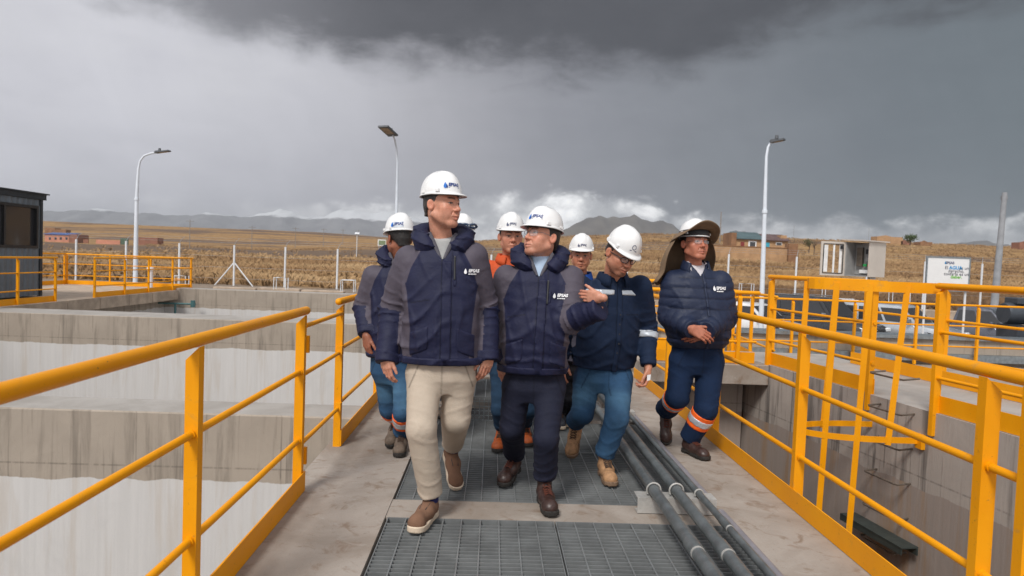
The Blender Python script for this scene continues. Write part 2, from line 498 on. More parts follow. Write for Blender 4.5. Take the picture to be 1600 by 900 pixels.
def ground_mat():
    m, q, b = new_mat('dry_grassland')
    geo = q.n('ShaderNodeNewGeometry'); pos = geo.outputs['Position']
    s_ = q.n('ShaderNodeSeparateXYZ'); q.nt.links.new(pos, s_.inputs[0]); x, y, z = s_.outputs
    band = q.noise(q.vec(q.mul(x, 0.006), q.mul(y, 0.02), 0.0), 1.0, 7, 0.6, 0.8)
    tus = q.noise(q.vec(q.mul(x, .22), q.mul(y, .12), 0.0), 1.0, 8, 0.72, 0.6)
    tus2 = q.noise(q.vec(q.mul(x, 1.4), q.mul(y, .8), 0.0), 1.0, 6, 0.7)
    c = q.mix(q.step(tus, .35, .66), (0.25, 0.150, 0.072, 1), (0.40, 0.245, 0.105, 1))
    c = q.mix(q.step(tus2, .5, .72, 0, .6), c, (0.20, 0.125, 0.07, 1))
    c = q.mix(q.step(band, .50, .58, 0, .95), c, q.mix(tus2, (0.10, 0.066, 0.05, 1), (0.20, 0.14, 0.10, 1)))
    c = q.mix(q.step(band, .34, .24, 0, .8), c, (0.46, 0.295, 0.135, 1))
    near = q.step(q.add(y, q.mul(q.sub(tus, .5), 6.0)), 33.5, 30.5)
    c = q.mix(near, c, q.mix(tus2, (0.20, 0.155, 0.12, 1), (0.32, 0.26, 0.21, 1)))
    strip = q.mul(q.step(q.add(y, q.mul(q.sub(tus, .5), 36.0)), 108, 128), q.step(q.add(y, q.mul(q.sub(tus, .5), 60.0)), 300, 255))
    strip = q.mul(strip, q.step(q.add(x, q.mul(tus, 6.0)), 8, -2))
    c = q.mix(q.mul(strip, .85), c, q.mix(tus2, (0.105, 0.075, 0.06, 1), (0.18, 0.135, 0.105, 1)))
    q._in(b.inputs['Base Color'], c)
    b.inputs['Roughness'].default_value = 1.0
    b.inputs['Specular IOR Level'].default_value = 0.1
    bn = q.n('ShaderNodeBump'); bn.inputs['Strength'].default_value = 0.9; bn.inputs['Distance'].default_value = 0.5
    q._in(bn.inputs['Height'], q.add(tus, q.mul(tus2, .4))); q.nt.links.new(bn.outputs[0], b.inputs['Normal'])
    return m


M_GROUND = ground_mat()
tag(put('ground', gv, gf, M_GROUND, smooth=True), kind='structure')

# grass tufts behind the fence
def grass_mat():
    m, q, b = new_mat('ichu_grass')
    a = q.n('ShaderNodeAttribute'); a.attribute_name = 'tint'
    c = q.ramp(a.outputs['Fac'], [(0, (0.15, 0.095, 0.06)), (.3, (0.245, 0.145, 0.075)), (.65, (0.375, 0.235, 0.12)), (1, (0.48, 0.325, 0.18))])
    q._in(b.inputs['Base Color'], c); b.inputs['Roughness'].default_value = 0.9
    b.inputs['Specular IOR Level'].default_value = 0.1
    vm = q.n('ShaderNodeVectorMath', operation='MULTIPLY_ADD'); q.nt.links.new(q.n('ShaderNodeNewGeometry').outputs['Normal'], vm.inputs[0])
    vm.inputs[1].default_value = (.45, .45, .45); vm.inputs[2].default_value = (0, -.25, .75)
    vn = q.n('ShaderNodeVectorMath', operation='NORMALIZE'); q.nt.links.new(vm.outputs[0], vn.inputs[0]); q.nt.links.new(vn.outputs[0], b.inputs['Normal'])
    return m


def tufts(n, seed, y0, y1, pw, big, nb, xa=-.74, xb=.82, hs=1.0):
    """n tufts of dry bunch grass, each a fan of nb bent blades, as one mesh"""
    r = np.random.default_rng(seed)
    m = n * 5
    y = y0 + (y1 - y0) * r.random(m) ** pw
    x = r.uniform(xa, xb, m) * y
    dens = wob(x, y, 9, 21) + .6 * wob(x, y, 28, 22)
    ok = ~((x < 4) & (y + wob(x, y, 15, 9) * 14 > 112) & (y < 285) & (r.random(m) < .95))
    ok &= ~((dens < -.25 + .5 * (y < 34)) & (r.random(m) < .85))
    k = np.argwhere(ok)[:n, 0]
    x, y, dens = x[k], y[k], dens[k]; n = len(k)
    z = ground_z(x, y)
    h = r.uniform(.24, .50, n) * (1 + .35 * dens) * (1 + (big - 1) * .5) * hs
    wd = r.uniform(.22, .46, n) * big
    tint = np.clip(.55 + .5 * wob(x, y, 22, 31) + .25 * wob(x, y, 60, 33) + r.normal(0, .06, n) - .32 * ((x > 7) & (y < 45 + 4 * wob(x, y, 9, 35))), .05, 1)
    R = lambda q: np.repeat(q, nb)
    X, Y, Z, H, WD, TI = R(x), R(y), R(z), R(h), R(wd), R(tint); N = n * nb
    t = r.uniform(0, 6.283, N); rad = WD * .38 * np.sqrt(r.random(N)); c, s_ = np.cos(t), np.sin(t)
    bx, by = X + rad * c, Y + rad * s_
    lean = r.uniform(.15, .9, N) * WD; hh = H * r.uniform(.6, 1.08, N); ex, ey = bx + lean * c, by + lean * s_
    w = r.uniform(.007, .014, N) * big; px, py = -s_ * w, c * w
    mx_, my_ = bx * .6 + ex * .4, by * .6 + ey * .4
    V = np.stack([np.stack([bx - px, by - py, Z - .05], 1), np.stack([bx + px, by + py, Z - .05], 1), np.stack([mx_ + px, my_ + py, Z + hh * .74], 1), np.stack([ex, ey, Z + hh], 1)], 1).reshape(-1, 3)
    tt = np.clip(TI + r.normal(0, .06, N), 0, 1)
    T = np.stack([tt * .84, tt * .84, tt, np.minimum(1, tt + .08)], 1).ravel()
    q = np.arange(N)[:, None] * 4
    F = np.concatenate([q + [0, 1, 2], q + [0, 2, 3]], 1).reshape(-1)
    me = bpy.data.meshes.new('dry_grass')
    me.vertices.add(N * 4); me.vertices.foreach_set('co', V.astype(np.float32).ravel())
    me.loops.add(N * 6); me.loops.foreach_set('vertex_index', F.astype(np.int32))
    me.polygons.add(N * 2); me.polygons.foreach_set('loop_start', np.arange(N * 2, dtype=np.int32) * 3)
    me.materials.append(M_ICHU)
    a = me.attributes.new('tint', 'FLOAT', 'POINT'); a.data.foreach_set('value', T.astype(np.float32))
    me.update(); me.validate()
    o = bpy.data.objects.new('dry_grass', me); C.objects.link(o)
    tag(o, kind='stuff')


M_ICHU = grass_mat()
tufts(17000, 5, 31.6, 100, 1.45, 1.0, 16)
tufts(7000, 6, 70, 180, 1.2, 1.6, 12)
tufts(7000, 7, 120, 380, 1.15, 2.6, 9, -.5, .8)


# mountains far away
def mountains(name, prof, dist, depth, mat, seed, base=-5, rough=.1):
    pts = [at(px, py, Y=dist) for px, py in prof]
    px = np.array([p[0] for p in pts]); pz = np.array([p[2] for p in pts])
    n = 260
    X = np.linspace(px[0], px[-1], n); top = np.interp(X, px, pz)
    r = np.random.default_rng(seed)
    nzx = sum(np.sin(X / (dist * k) + r.uniform(0, 6)) * a for k, a in ((.013, .05), (.006, .035), (.0028, .03)))
    top = base + (top - base) * (1 + nzx * rough * 3)
    rows = 25
    V = []
    for j in range(rows):
        s = j / (rows - 1) * 2 - 1
        fall = np.clip(1 - np.abs(s) ** 1.15, 0, 1)
        yy = dist + s * depth
        wv = 1 + .25 * np.sin(X / (dist * .02) + s * 5) * np.sin(X / (dist * .0075) + 2 + 3 * s) * (1 - fall)
        zz = base + (top - base) * fall * wv
        V.append(np.stack([X, np.full(n, yy) + depth * .06 * np.sin(X / (dist * .015)), zz], -1))
    V = np.concatenate(V)
    F = [(j * n + i, j * n + i + 1, (j + 1) * n + i + 1, (j + 1) * n + i) for j in range(rows - 1) for i in range(n - 1)]
    tag(put(name, V, F, mat, smooth=True), kind='structure')


def rock_mat(name, lo, hi, snow=None):
    m, q, b = new_mat(name)
    pos = q.n('ShaderNodeNewGeometry').outputs['Position']
    s_ = q.n('ShaderNodeSeparateXYZ'); q.nt.links.new(pos, s_.inputs[0])
    n = q.noise(pos, .008, 7, .62, .5)
    c = q.mix(q.step(n, .35, .65), (*lo, 1), (*hi, 1))
    if snow:
        c = q.mix(q.step(q.add(s_.outputs[2], q.mul(q.sub(q.noise(pos, .012, 6, .65), .5), snow[1])), snow[0], snow[0] + 20), c, (.66, .68, .71, 1))  # snow kept dull, distance haze put into its colour
    q._in(b.inputs['Base Color'], c); b.inputs['Roughness'].default_value = 1.0
    return m


mountains('mountains', [(-60, 330), (70, 330), (115, 329), (160, 327), (215, 333), (260, 336), (330, 334), (375, 338), (400, 334), (418, 333), (440, 328), (462, 331), (480, 340), (505, 338), (530, 329), (550, 327), (575, 333), (600, 330), (640, 338), (680, 350), (720, 362)], 6000, 900,
          rock_mat('far_rock_hazed', (.17, .17, .185), (.23, .23, .24), (288, 62)), 2)  # rock made paler, some of the haze painted into its colour
mountains('mountains', [(845, 378), (870, 366), (893, 353), (905, 348), (918, 342), (935, 336), (948, 340), (962, 339), (975, 340), (992, 337), (1005, 342), (1018, 345), (1035, 345), (1048, 350), (1062, 361), (1085, 374), (1105, 386)], 3600, 480,
          rock_mat('near_rock', (.085, .075, .07), (.13, .115, .10)), 5)
mountains('mountains', [(1100, 380), (1120, 370), (1135, 363), (1148, 359), (1160, 362), (1180, 368), (1215, 372), (1260, 390)], 4200, 400, rock_mat('mid_rock', (.085, .075, .07), (.12, .11, .10)), 6)
mountains('mountains', [(1440, 398), (1475, 384), (1500, 381), (1530, 376), (1545, 378), (1570, 382), (1640, 386), (1700, 400)], 4600, 400, rock_mat('mid_rock_b', (.085, .075, .07), (.12, .11, .10)), 7)

# haze: rain-laden air
hv, hm = bpy.data.objects, None
hz_m = bpy.data.materials.new('rain_haze'); hz_m.use_nodes = True
hz_m.node_tree.nodes.clear()
hq = Nodes(hz_m.node_tree)
pv = hq.n('ShaderNodeVolumePrincipled')
pv.inputs['Color'].default_value = (0.78, 0.82, 0.88, 1)
pv.inputs['Density'].default_value = 1.3e-4
pv.inputs['Anisotropy'].default_value = 0.2
ho = hq.n('ShaderNodeOutputMaterial'); hz_m.node_tree.links.new(pv.outputs[0], ho.inputs['Volume'])
hb = MB().box((-9000, -400, -40), (9000, 7200, 345)).build('haze', hz_m)
tag(hb, kind='stuff')

# ------------------------------------------------------------------ walkway, tanks and platform
WY0, WY1 = -7.0, 22.9
w = MB()
w.box((-1.16, WY0, -.22), (-.53, WY1, 0)).box((1.315, WY0, -.22), (1.87, 13.0, 0))
tag(w.build('walkway', M_WALK), kind='structure')
M_WALK2 = M_WALK
w = MB()
for y0, y1 in ((-2.9, -2.6), (1.33, 1.62), (3.625, 3.895)):
    w.box((-.528, y0, -.34), (1.313, y1, -.004))
tag(w.build('walkway', M_WALK), kind='structure')
t = MB().box((-1.13, WY0, -4.2), (-.56, WY1, -.222)).build('tank_wall', M_TANKL)
tag(t, 'streaked concrete tank wall carrying the left edge of the walkway', 'wall')
t = MB().box((1.345, WY0, -4.2), (1.84, 13.0, -.222)).build('tank_wall', M_TANKR)
tag(t, 'brownish concrete tank wall carrying the right edge of the walkway', 'wall')
for (y0, y1, lab) in ((5.82, 6.32, 'pale concrete cross wall of the tank just beyond the nearest left railing'),
                      (13.75, 14.75, 'middle concrete cross wall of the tank, behind the walkway gate posts'),
                      (23.0, 23.6, 'farthest concrete tank wall, in front of the white frames and fence')):
    b_ = MB().bbox((-10.9, y0, -4.2), (-1.132 if y0 < 20 else 4.4, y1, 0.0 if y0 < 20 else .06), .012)
    tag(b_.build('tank_wall', M_TANKL), lab, 'wall')
tag(MB().box((-10.9, -2.9, -4.2), (-1.132, -2.4, 0)).build('tank_wall', M_TANKL), 'concrete cross wall of the tank behind the photographer', 'wall')
tag(MB().box((-11.4, -7, -4.2), (-10.9, 24.2, -.33)).build('tank_wall', M_TANKL), 'shaded long tank wall under the far left platform', 'wall')
tag(MB().box((-11.4, -7, -4.4), (8, 24, -4.2)).build('tank_floor', M_TANKL), kind='structure')
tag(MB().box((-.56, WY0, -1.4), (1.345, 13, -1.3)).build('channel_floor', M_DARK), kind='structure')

# left platform
pl = MB().box((-14.95, 2.0, -.30), (-10.82, 24.3, 0)).build('platform', M_CONC)
tag(pl, kind='structure')
ORG[pl.name] = np.zeros(3)
yb = 2.0
k = 0
edges = [2.0, 3.5, 5.0, 6.5, 8.0, 9.5, 11.0, 12.4, 13.8, 15.2, 17.1, 18.5, 19.95, 21.3, 22.75, 24.28]
for a_, b_ in zip(edges, edges[1:]):
    MB().bbox((-10.815, a_ + .012, -.31 + random.uniform(-.004, .004)), (-10.44 + random.uniform(-.006, .006), b_ - .012, .004), .008).build('slab_block', M_CONC, pl)
# pipe stub bracket under the platform
t = thing('valve_pipe', (-10.6, 22.6, -.45), 'small teal pipe with a valve under the platform corner', 'pipe')
M_TEAL = simple('teal_paint', lin(70, 110, 112), .5)
MB().tube([(-10.9, 22.6, -.42), (-9.7, 22.6, -.42)], .03).build('pipe', M_TEAL, t)
MB().tube([(-9.78, 22.6, -.52), (-9.78, 22.6, -.3)], .07).build('valve', M_TEAL, t)
MB().tube([(-10.35, 22.6, -.75), (-10.35, 22.6, -.42)], .035).build('elbow', M_TEAL, t)
t = thing('vent_pipe', (-11.66, 23.6, 0), 'short white vent pipe with a cap standing on the left platform', 'pipe')
MB().tube([(-11.66, 23.6, 0), (-11.66, 23.6, .62)], .075, 16).build('pipe', M_WHITE, t)
MB().lathe([(0, .72), (.11, .71), (.12, .62), (.07, .6)], (-11.66, 23.6, 0)).build('cap', M_WHITE, t)

# right tank wall and raised right walkway (skewed a little)
def rw(y, off=0.0): return 4.01 - .145 * (y - 5.07) + off
q0, q1 = -4.0, 9.78
t = MB().prism([(rw(q0), q0, -4.2), (rw(q0, 1.5), q0, -4.2), (rw(q1, 1.5), q1, -4.2), (rw(q1), q1, -4.2)], (0, 0, 4.4)).build('tank_wall', M_TANKR)
tag(t, 'dark streaked concrete wall of the right tank under the ladder', 'wall')
t = MB().box((1.842, 9.0, -4.2), (3.4, 9.5, -.06)).build('tank_wall', M_TANKR)
tag(t, 'shaded end wall of the right tank below the footbridge', 'wall')
t = thing('footbridge', (2.6, 9.1, 0), 'short concrete footbridge slab joining the two walkways behind the man in the sun hat', 'footbridge')
MB().bbox((1.875, 8.45, -.06), (rw(8.45) - .003, 9.72, .195), .01).build('slab', M_WALK, t)
tag(MB().box((1.84, 9.8, -.6), (30, 13.6, -.32)).build('concrete_deck', M_WALK), kind='structure')
tag(MB().box((5.6, -12, -.6), (30, 9.79, -.30)).build('concrete_deck', M_WALK), kind='structure')
t = thing('channel_wall', (6, 13.2, -.3), 'long low concrete wall edged with zinc channels in front of the parked cars', 'wall')
MB().bbox((1.84, 13.0, -1.2), (22, 13.35, .17), .01).build('wall', M_TANKL, t)
MB().box((1.84, 12.93, .172), (22, 13.4, .235)).build('zinc_cap', M_GALV, t)
MB().box((4.2, 12.85, -.24), (22, 12.998, -.1)).build('zinc_channel', M_GALV, t)
t = thing('curb_wall', (12, 27.9, -1), 'low pinkish concrete retaining wall along the foot of the fence', 'wall')
for i in range(12):
    MB().bbox((4.6 + i * 2.5, 29.5, -1.6), (4.6 + i * 2.5 + 2.485, 29.8, -.12 + .01 * (i % 3)), .015).build('block', M_CONC, t)
t = thing('block_curb', (-6, 26.4, -.1), 'row of pale concrete curb blocks in front of the left fence posts', 'curb')
for i in range(9):
    if i in (3,): continue
    MB().bbox((-10.6 + i * 1.66, 26.2, -.3), (-10.6 + i * 1.66 + 1.6, 26.6, -.02 + .03 * (i % 2)), .02).build('block', M_CONC, t)

# ------------------------------------------------------------------ floor gratings
def grating(x0, x1, y0, y1, z, label, group='steel floor gratings of the walkway'):
    t = thing('floor_grating', ((x0 + x1) / 2, (y0 + y1) / 2, z - .03), label, 'grating', group)
    f = MB()
    f.box((x0, y0, z - .032), (x0 + .005, y1, z)).box((x1 - .005, y0, z - .032), (x1, y1, z))
    f.box((x0 + .006, y0, z - .032), (x1 - .006, y0 + .005, z)).box((x0 + .006, y1 - .005, z - .032), (x1 - .006, y1, z))
    f.build('frame', M_GRATE, t)
    b_ = MB()
    n = int((y1 - y0 - .03) / .04)
    for i in range(n):
        y = y0 + .028 + i * .04
        b_.box((x0 + .005, y - .0024, z - .031), (x1 - .005, y + .0024, z - .001))
    tag(b_.build('bearing_bars', M_GRATE, t), kind='stuff')
    n = int(round((x1 - x0) / .1))
    for i in range(1, n):
        x = x0 + (x1 - x0) * i / n
        MB().box((x - .0035, y0 + .006, z - .011), (x + .0035, y1 - .006, z - .0002 + .0008)).build('cross_rod', M_GRATE, t)
    return t


grating(-.515, .376, 1.63, 3.618, -.002, 'steel grating at the front of the walkway, left sheet under the tan shoe')
grating(.384, 1.30, 1.63, 3.618, -.002, 'steel grating at the front of the walkway, right sheet under the pipes')
grating(-.515, .376, -2.59, 1.32, -.002, 'steel grating behind the photographer, left sheet')
grating(.384, 1.30, -2.59, 1.32, -.002, 'steel grating behind the photographer, right sheet')
grating(-.515, .376, 3.90, 4.965, -.002, 'left steel grating just beyond the concrete cross beam')
grating(.384, 1.30, 3.90, 4.965, -.002, 'right steel grating just beyond the concrete cross beam')
grating(-.515, .376, 4.97, 5.885, -.002, 'left steel grating at the foot of the mesh step')
grating(.384, 1.30, 4.97, 5.885, -.002, 'right steel grating at the foot of the mesh step')
grating(-.515, .85, 5.90, 6.80, .2, 'raised steel grating on the first step behind the walking group')
grating(-.515, .85, 6.98, 9.6, .4, 'highest steel grating on the second step behind the walking group')
# vertical mesh risers
def riser(y, z0, z1, lab):
    t = thing('mesh_riser', (.17, y, z0), lab, 'step riser', 'steel mesh risers of the walkway steps')
    f = MB()
    for i in range(int((z1 - z0) / .04) + 1):
        f.box((-.515, y - .003, z0 + i * .04 - .003), (.85, y + .003, z0 + i * .04 + .003))
    tag(f.build('bearing_bars', M_GALV, t), kind='stuff')
    f = MB()
    for i in range(35):
        x = -.515 + i * .04
        f.box((x - .003, y - .008, z0), (x + .003, y - .0035, z1))
    tag(f.build('cross_rods', M_GALV, t), kind='stuff')


riser(5.892, .0, .19, 'lower steel mesh riser behind the legs of the group')
riser(6.97, .2, .39, 'upper steel mesh riser behind the legs of the group')
tag(MB().box((-.527, 6.81, -.1), (.86, 6.965, .215)).build('step_beam', M_WALK), kind='structure')
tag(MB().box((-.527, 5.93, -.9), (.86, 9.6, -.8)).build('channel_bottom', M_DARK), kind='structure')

# ------------------------------------------------------------------ pipes along the walkway
def pipe(x, z, r, lab, cpl):
    t = thing('steel_pipe', (x, 0, z), lab, 'pipe', 'pipes along the right of the walkway')
    MB().tube([(x, -3, z), (x, 11.5, z)], r, 16).build('pipe', M_PIPE, t)
    for y in cpl:
        MB().tube([(x, y - .055, z), (x, y + .055, z)], r * 1.16, 16).build('coupling', M_PIPE, t)
        MB().tube([(x, y - .068, z), (x, y - .056, z)], r * 1.08, 16).build('weld_ring', M_ZINC, t)
    return t


ZP = .125
pipe(.955, ZP, .031, 'thick steel pipe nearest the group, leftmost of the pipe run', (3.02, 7.4))
pipe(1.085, ZP, .031, 'thick steel pipe in the middle of the pipe run', (3.0, 7.6))
pipe(1.215, ZP - .015, .019, 'thin steel pipe beside the grey plastic conduit', (3.35,))
for y, lab in ((3.82, 'zinc channel support under the pipes on the concrete cross beam'), (6.05, 'zinc channel support under the pipes by the man in jeans')):
    t = thing('pipe_support', (1.09, y, 0), lab, 'bracket', 'zinc pipe supports')
    f = MB().box((.86, y - .05, .0), (1.31, y - .045, .088)).box((.86, y - .0449, .083), (1.31, y + .06, .088)).box((.86, y - .0449, .0), (1.31, y + .02, .005))
    f.build('channel', M_ZINC, t)
    for x in (.955, 1.085, 1.215):
        r = .036 if x < 1.2 else .022
        zc = ZP if x < 1.2 else ZP - .015
        MB().tube([(x + r * 1.1 * math.cos(a), y - .02, zc + r * 1.1 * math.sin(a)) for a in np.linspace(-.6, math.pi + .6, 14)], .0052, 8).build('clamp_ring', M_ZINC, t)
    for x in (1.02, 1.15):
        MB().lathe([(0, 0), (.014, 0), (.014, .012), (0, .012)], (x, y - .063, .045), 6, 'y').build('bolt', M_GALV, t)
t = thing('plastic_conduit', (1.36, 0, .02), 'grey plastic conduit lying along the edge of the concrete walkway', 'conduit')
MB().tube([(1.318, -3, .028), (1.318, 3.72, .028)], .026, 12).build('pipe', M_PVC, t)
MB().tube([(1.318, 3.96, .028), (1.318, 11, .028)], .026, 12).build('pipe', M_PVC, t)

# ------------------------------------------------------------------ railings
def railing(name, p0, p1, z, label, posts, top=1.055, mids=(.71, .31), toe=.115, side=1, rt=.025, ends=True, base=0.0, group=None, rail_ext=(0, 0), cut=True, pw=.05):
    p0 = np.array([*p0, 0.0]); p1 = np.array([*p1, 0.0])
    L = np.linalg.norm(p1 - p0); d = (p1 - p0) / L
    nrm = np.array([d[1], -d[0], 0]) * side                     # towards the walking side
    t = thing(name, (p0 + p1) / 2 + [0, 0, z], label, 'railing', group)
    Z = lambda h: np.array([0, 0, z + h])
    MB().tube([p0 - d * rail_ext[0] + Z(top), p1 + d * rail_ext[1] + Z(top)], rt, 16, round_end=ends).build('top_rail', M_YEL, t)
    for h in mids:
        MB().tube([p0 + Z(h) + nrm * 0.0, p1 + Z(h)], .0155, 10).build('mid_rail', M_YEL, t)
    if toe:
        c = (p0 + p1) / 2 + Z(toe / 2 + .004) + nrm * (.03)
        MB().obox(c, d, .008, toe, L, (0, 0, 1)).build('toe_board', M_YEL, t)
    for s in posts:
        c = p0 + d * s
        f = MB()
        a = nrm * (pw / 2); e = d * .022
        zt = top - .02
        poly = [c - a - e + Z(base), c + a - e + Z(base), c + a - e + Z(zt), c - a - e + Z(zt - (.05 if cut else 0))]
        f.prism(poly, e * 2)
        f.build('post', M_YEL, t)
        for h in mids:
            for k in (-1, 1):
                q_ = c + Z(h) + d * k * .027
                MB().tube([q_ - d * .008, q_ + d * .008], .0195, 10).build('weld_bead', M_YEL, t)
    return t


XL, XR = -1.09, 1.83
rl = railing('railing', (XL, -3.2), (XL, 3.985), 0, 'long yellow tubular railing in the left foreground', [.4, 1.7, 3.0, 4.30, 5.745, 7.15], rail_ext=(0, .06))
for zz in (.86, .2):
    MB().box((XL - .008, 4.006, zz - .05), (XL + .03, 4.03, zz + .05)).build('hinge_plate', M_YEL, rl)
rb = railing('railing', (XL, 4.93), (XL, 12.9), 0, 'yellow railing of the left walkway edge beginning at a ball end behind the gap', [.02, 1.67, 3.1, 4.6, 6.1, 7.6], rail_ext=(.04, 0))
gt = thing('chain_gate', (XL, 4.45, .5), 'low yellow three-bar gate closing the gap in the left railing', 'gate')
for h in (1.0 - .03, .69, .288):
    MB().tube([(XL + .012, 3.99, h), (XL + .012, 4.93, h)], .014, 10).build('bar', M_YEL, gt)
for h in (.71, .3):
    MB().box((XL - .0, 4.87, h - .03), (XL + .036, 4.925, h + .03)).build('latch_plate', M_YEL, gt)
railing('railing', (XR, -3.2), (XR, 2.36), 0, 'yellow railing at the right edge of the picture beside the photographer', [.6, 2.2, 3.8, 5.42], side=-1, ends=False, pw=.058)
railing('railing', (XR, 2.36), (XR, 8.42), 0, 'long yellow railing along the right walkway edge in front of the ladder', [.07, 1.56, 3.05, 4.55], side=-1, ends=False, pw=.058)
railing('railing', (XR, 9.75), (XR, 12.9), 0, 'yellow railing continuing on the right walkway edge beyond the footbridge', [.05, 1.5, 3.0], side=-1)

# platform railings on the left
railing('railing', (-10.5, 2.2), (-10.5, 16.75), 0, 'yellow railing along the platform edge in front of the dark cabin', [.1, 1.6, 3.1, 4.6, 6.1, 7.6, 9.1, 10.6, 12.0, 13.2, 14.5], side=-1, rt=.024, toe=.14)
railing('railing', (-10.5, 18.3), (-10.5, 24.1), 0, 'yellow railing along the platform edge right of the gap', [.02, 1.5, 2.85, 4.4, 5.76], side=-1, rt=.024, toe=.14)
railing('railing', (-14.85, 24.2), (-10.5, 24.2), 0, 'yellow railing across the far end of the left platform', [.03, 1.5, 2.9, 4.3], side=1, rt=.024, toe=.14)
railing('railing', (-14.85, 10.0), (-14.85, 24.15), 0, 'yellow railing along the back of the left platform behind the cabin', [.1, 2, 4, 6, 8, 10, 12, 14.1], side=1, rt=.024, toe=.14)

# right raised walkway railings
t = railing('railing', (rw(-1.5), -1.5), (rw(5.86), 5.86), .2, 'yellow railing on the right tank wall, nearer side of the ladder opening', [.3, 1.7, 3.2, 4.75, 6.2, 7.40], side=1, toe=.15, top=1.11, base=-.2, pw=.07, rt=.028)
t = railing('railing', (rw(6.62), 6.62), (rw(8.55), 8.55), .2, 'yellow railing on the right tank wall, beyond the ladder opening', [.03, 1.9], side=1, toe=.15, top=1.11, base=-.16, pw=.06, rt=.027)
railing('railing', (rw(-1.5, 1.36), -1.5), (rw(8.9, 1.36), 8.9), .2, 'yellow railing on the far side of the raised right walkway', [.2, 1.3, 2.4, 3.5, 4.6, 5.7, 6.8, 7.9, 9.0, 10.3], side=-1, toe=.15, top=1.07, pw=.05)
railing('railing', (1.92, 8.5), (3.35, 8.5), .2, 'near yellow railing of the short footbridge behind the man in the sun hat', [.05, 1.2], side=-1, toe=.14, top=.9, mids=(.6, .28), base=-.26)
railing('railing', (1.92, 9.68), (3.35, 9.68), .2, 'far yellow railing of the short footbridge', [.05, 1.3], side=1, toe=.14, top=.98, mids=(.62, .28))
railing('railing', (4.2, 9.95), (4.42, 12.6), -.1, 'low yellow railing beyond the corner of the raised walkway', [.1, 1.2, 2.3], side=1, toe=.14, top=1.1, rt=.022)
railing('railing', (4.42, 12.8), (16.5, 12.8), -.3, 'thin yellow railing in front of the parked cars', [.1, 1.3, 2.5, 3.7, 4.9, 6.1, 7.3, 8.5, 9.7, 10.9], side=-1, toe=.0, top=1.16, mids=(.76, .36), rt=.02, pw=.05)

# wall ladder with cage
t = thing('wall_ladder', (rw(6.28), 6.28, -1), 'ladder of steel rungs with a yellow safety cage on the right tank wall', 'ladder')
for i in range(10):
    z = .46 - .32 * i
    yy0, yy1 = 6.05, 6.48
    a0, a1 = np.array([rw(yy0), yy0, z]), np.array([rw(yy1), yy1, z])
    off = np.array([-.14, -.02, -.015])
    MB().tube([a0 + [.03, 0, 0], a0 + off * .9, a0 + off + [0, .03, 0], a1 + off + [0, -.03, 0], a1 + off * .9, a1 + [.03, 0, 0]], .0095, 8).build('rung', M_RUST, t)
ya, yb_ = 5.93, 6.60


def hoop(z, reach, wide, sh=0):
    P = []
    for a in np.linspace(0, math.pi, 15):
        yy = (ya + yb_) / 2 - math.cos(a) * wide
        P.append((rw(6.27) + sh - .25 - math.sin(a) * (reach - .25), yy, z))
    return [(rw(P[0][1]) + (sh if sh else -.004), P[0][1], z)] + P + [(rw(P[-1][1]) + (sh if sh else -.004), P[-1][1], z)]


def strip(name, pts, h, th, parent):
    f = MB()
    n = len(pts); vs = []
    c = np.mean(np.array(pts), 0)
    for i, p in enumerate(pts):
        p = np.array(p)
        d = np.array(pts[min(i + 1, n - 1)]) - np.array(pts[max(i - 1, 0)]); d[2] = 0; d /= np.linalg.norm(d)
        o = np.array([d[1], -d[0], 0]) * th
        vs += [p - [0, 0, h / 2], p + [0, 0, h / 2], p + o + [0, 0, h / 2], p + o - [0, 0, h / 2]]
    fs = []
    for i in range(n - 1):
        for k in range(4): fs.append((i * 4 + k, i * 4 + (k + 1) % 4, (i + 1) * 4 + (k + 1) % 4, (i + 1) * 4 + k))
    fs += [(3, 2, 1, 0), tuple((n - 1) * 4 + k for k in range(4))]
    f.addv(vs, fs).build(name, M_YEL, parent)


H1, H2 = hoop(1.285, .98, .33, .08), hoop(-.085, .95, .31)
strip('hoop', H1, .095, .007, t); strip('hoop', H2, .055, .007, t)
strip('hoop', hoop(-1.35, .95, .31), .055, .007, t)
MB().box((rw(5.95) - .03, 5.90, -.15), (rw(5.95) + .02, 5.99, -.02)).build('bracket', M_YEL, t)
for i, (j1, zb) in enumerate(((5, -1.38), (3, -1.38), (9, -1.38), (13, -.11), (1, -.11))):
    a, b_ = np.array(H1[j1]), np.array(H2[j1])
    e = b_ + (b_ - a) / (a[2] - b_[2]) * (-.085 - zb) * .0; e[2] = zb
    mid = (a + e) / 2
    dl = e - a
    MB().obox(mid + np.array([.0, .0, 0]), dl, .05, .008, np.linalg.norm(dl) + .04, (0.55, 0.83, 0) if j1 < 8 else (-.3, -.95, 0)).build('cage_bar', M_YEL, t)
t = thing('angle_bracket', (rw(6.25), 6.25, -1.04), 'black steel channel bracket sticking out of the right tank wall below the ladder', 'bracket')
f = MB()
pA, pB = np.array([rw(6.68) - .12, 6.68, -1.02]), np.array([rw(5.85) - .12, 5.85, -1.02])
f.bar(pA, pB, .17, .012); f.bar(pA + [-.075, 0, -.035], pB + [-.075, 0, -.035], .012, .06); f.bar(pA + [.07, 0, -.035], pB + [.07, 0, -.035], .012, .06)
f.build('channel', simple('dark_green_steel', lin(62, 70, 68), .5, .3), t)

# ------------------------------------------------------------------ street lamps and poles
M_LAMPHEAD = simple('lamp_grey', lin(95, 98, 102), .45, .3)
M_LENS = simple('lamp_lens', lin(150, 128, 105), .3)
M_POLE = simple('lamp_pole_paint', (0.72, 0.77, 0.84), .45, .0, .05, 3)


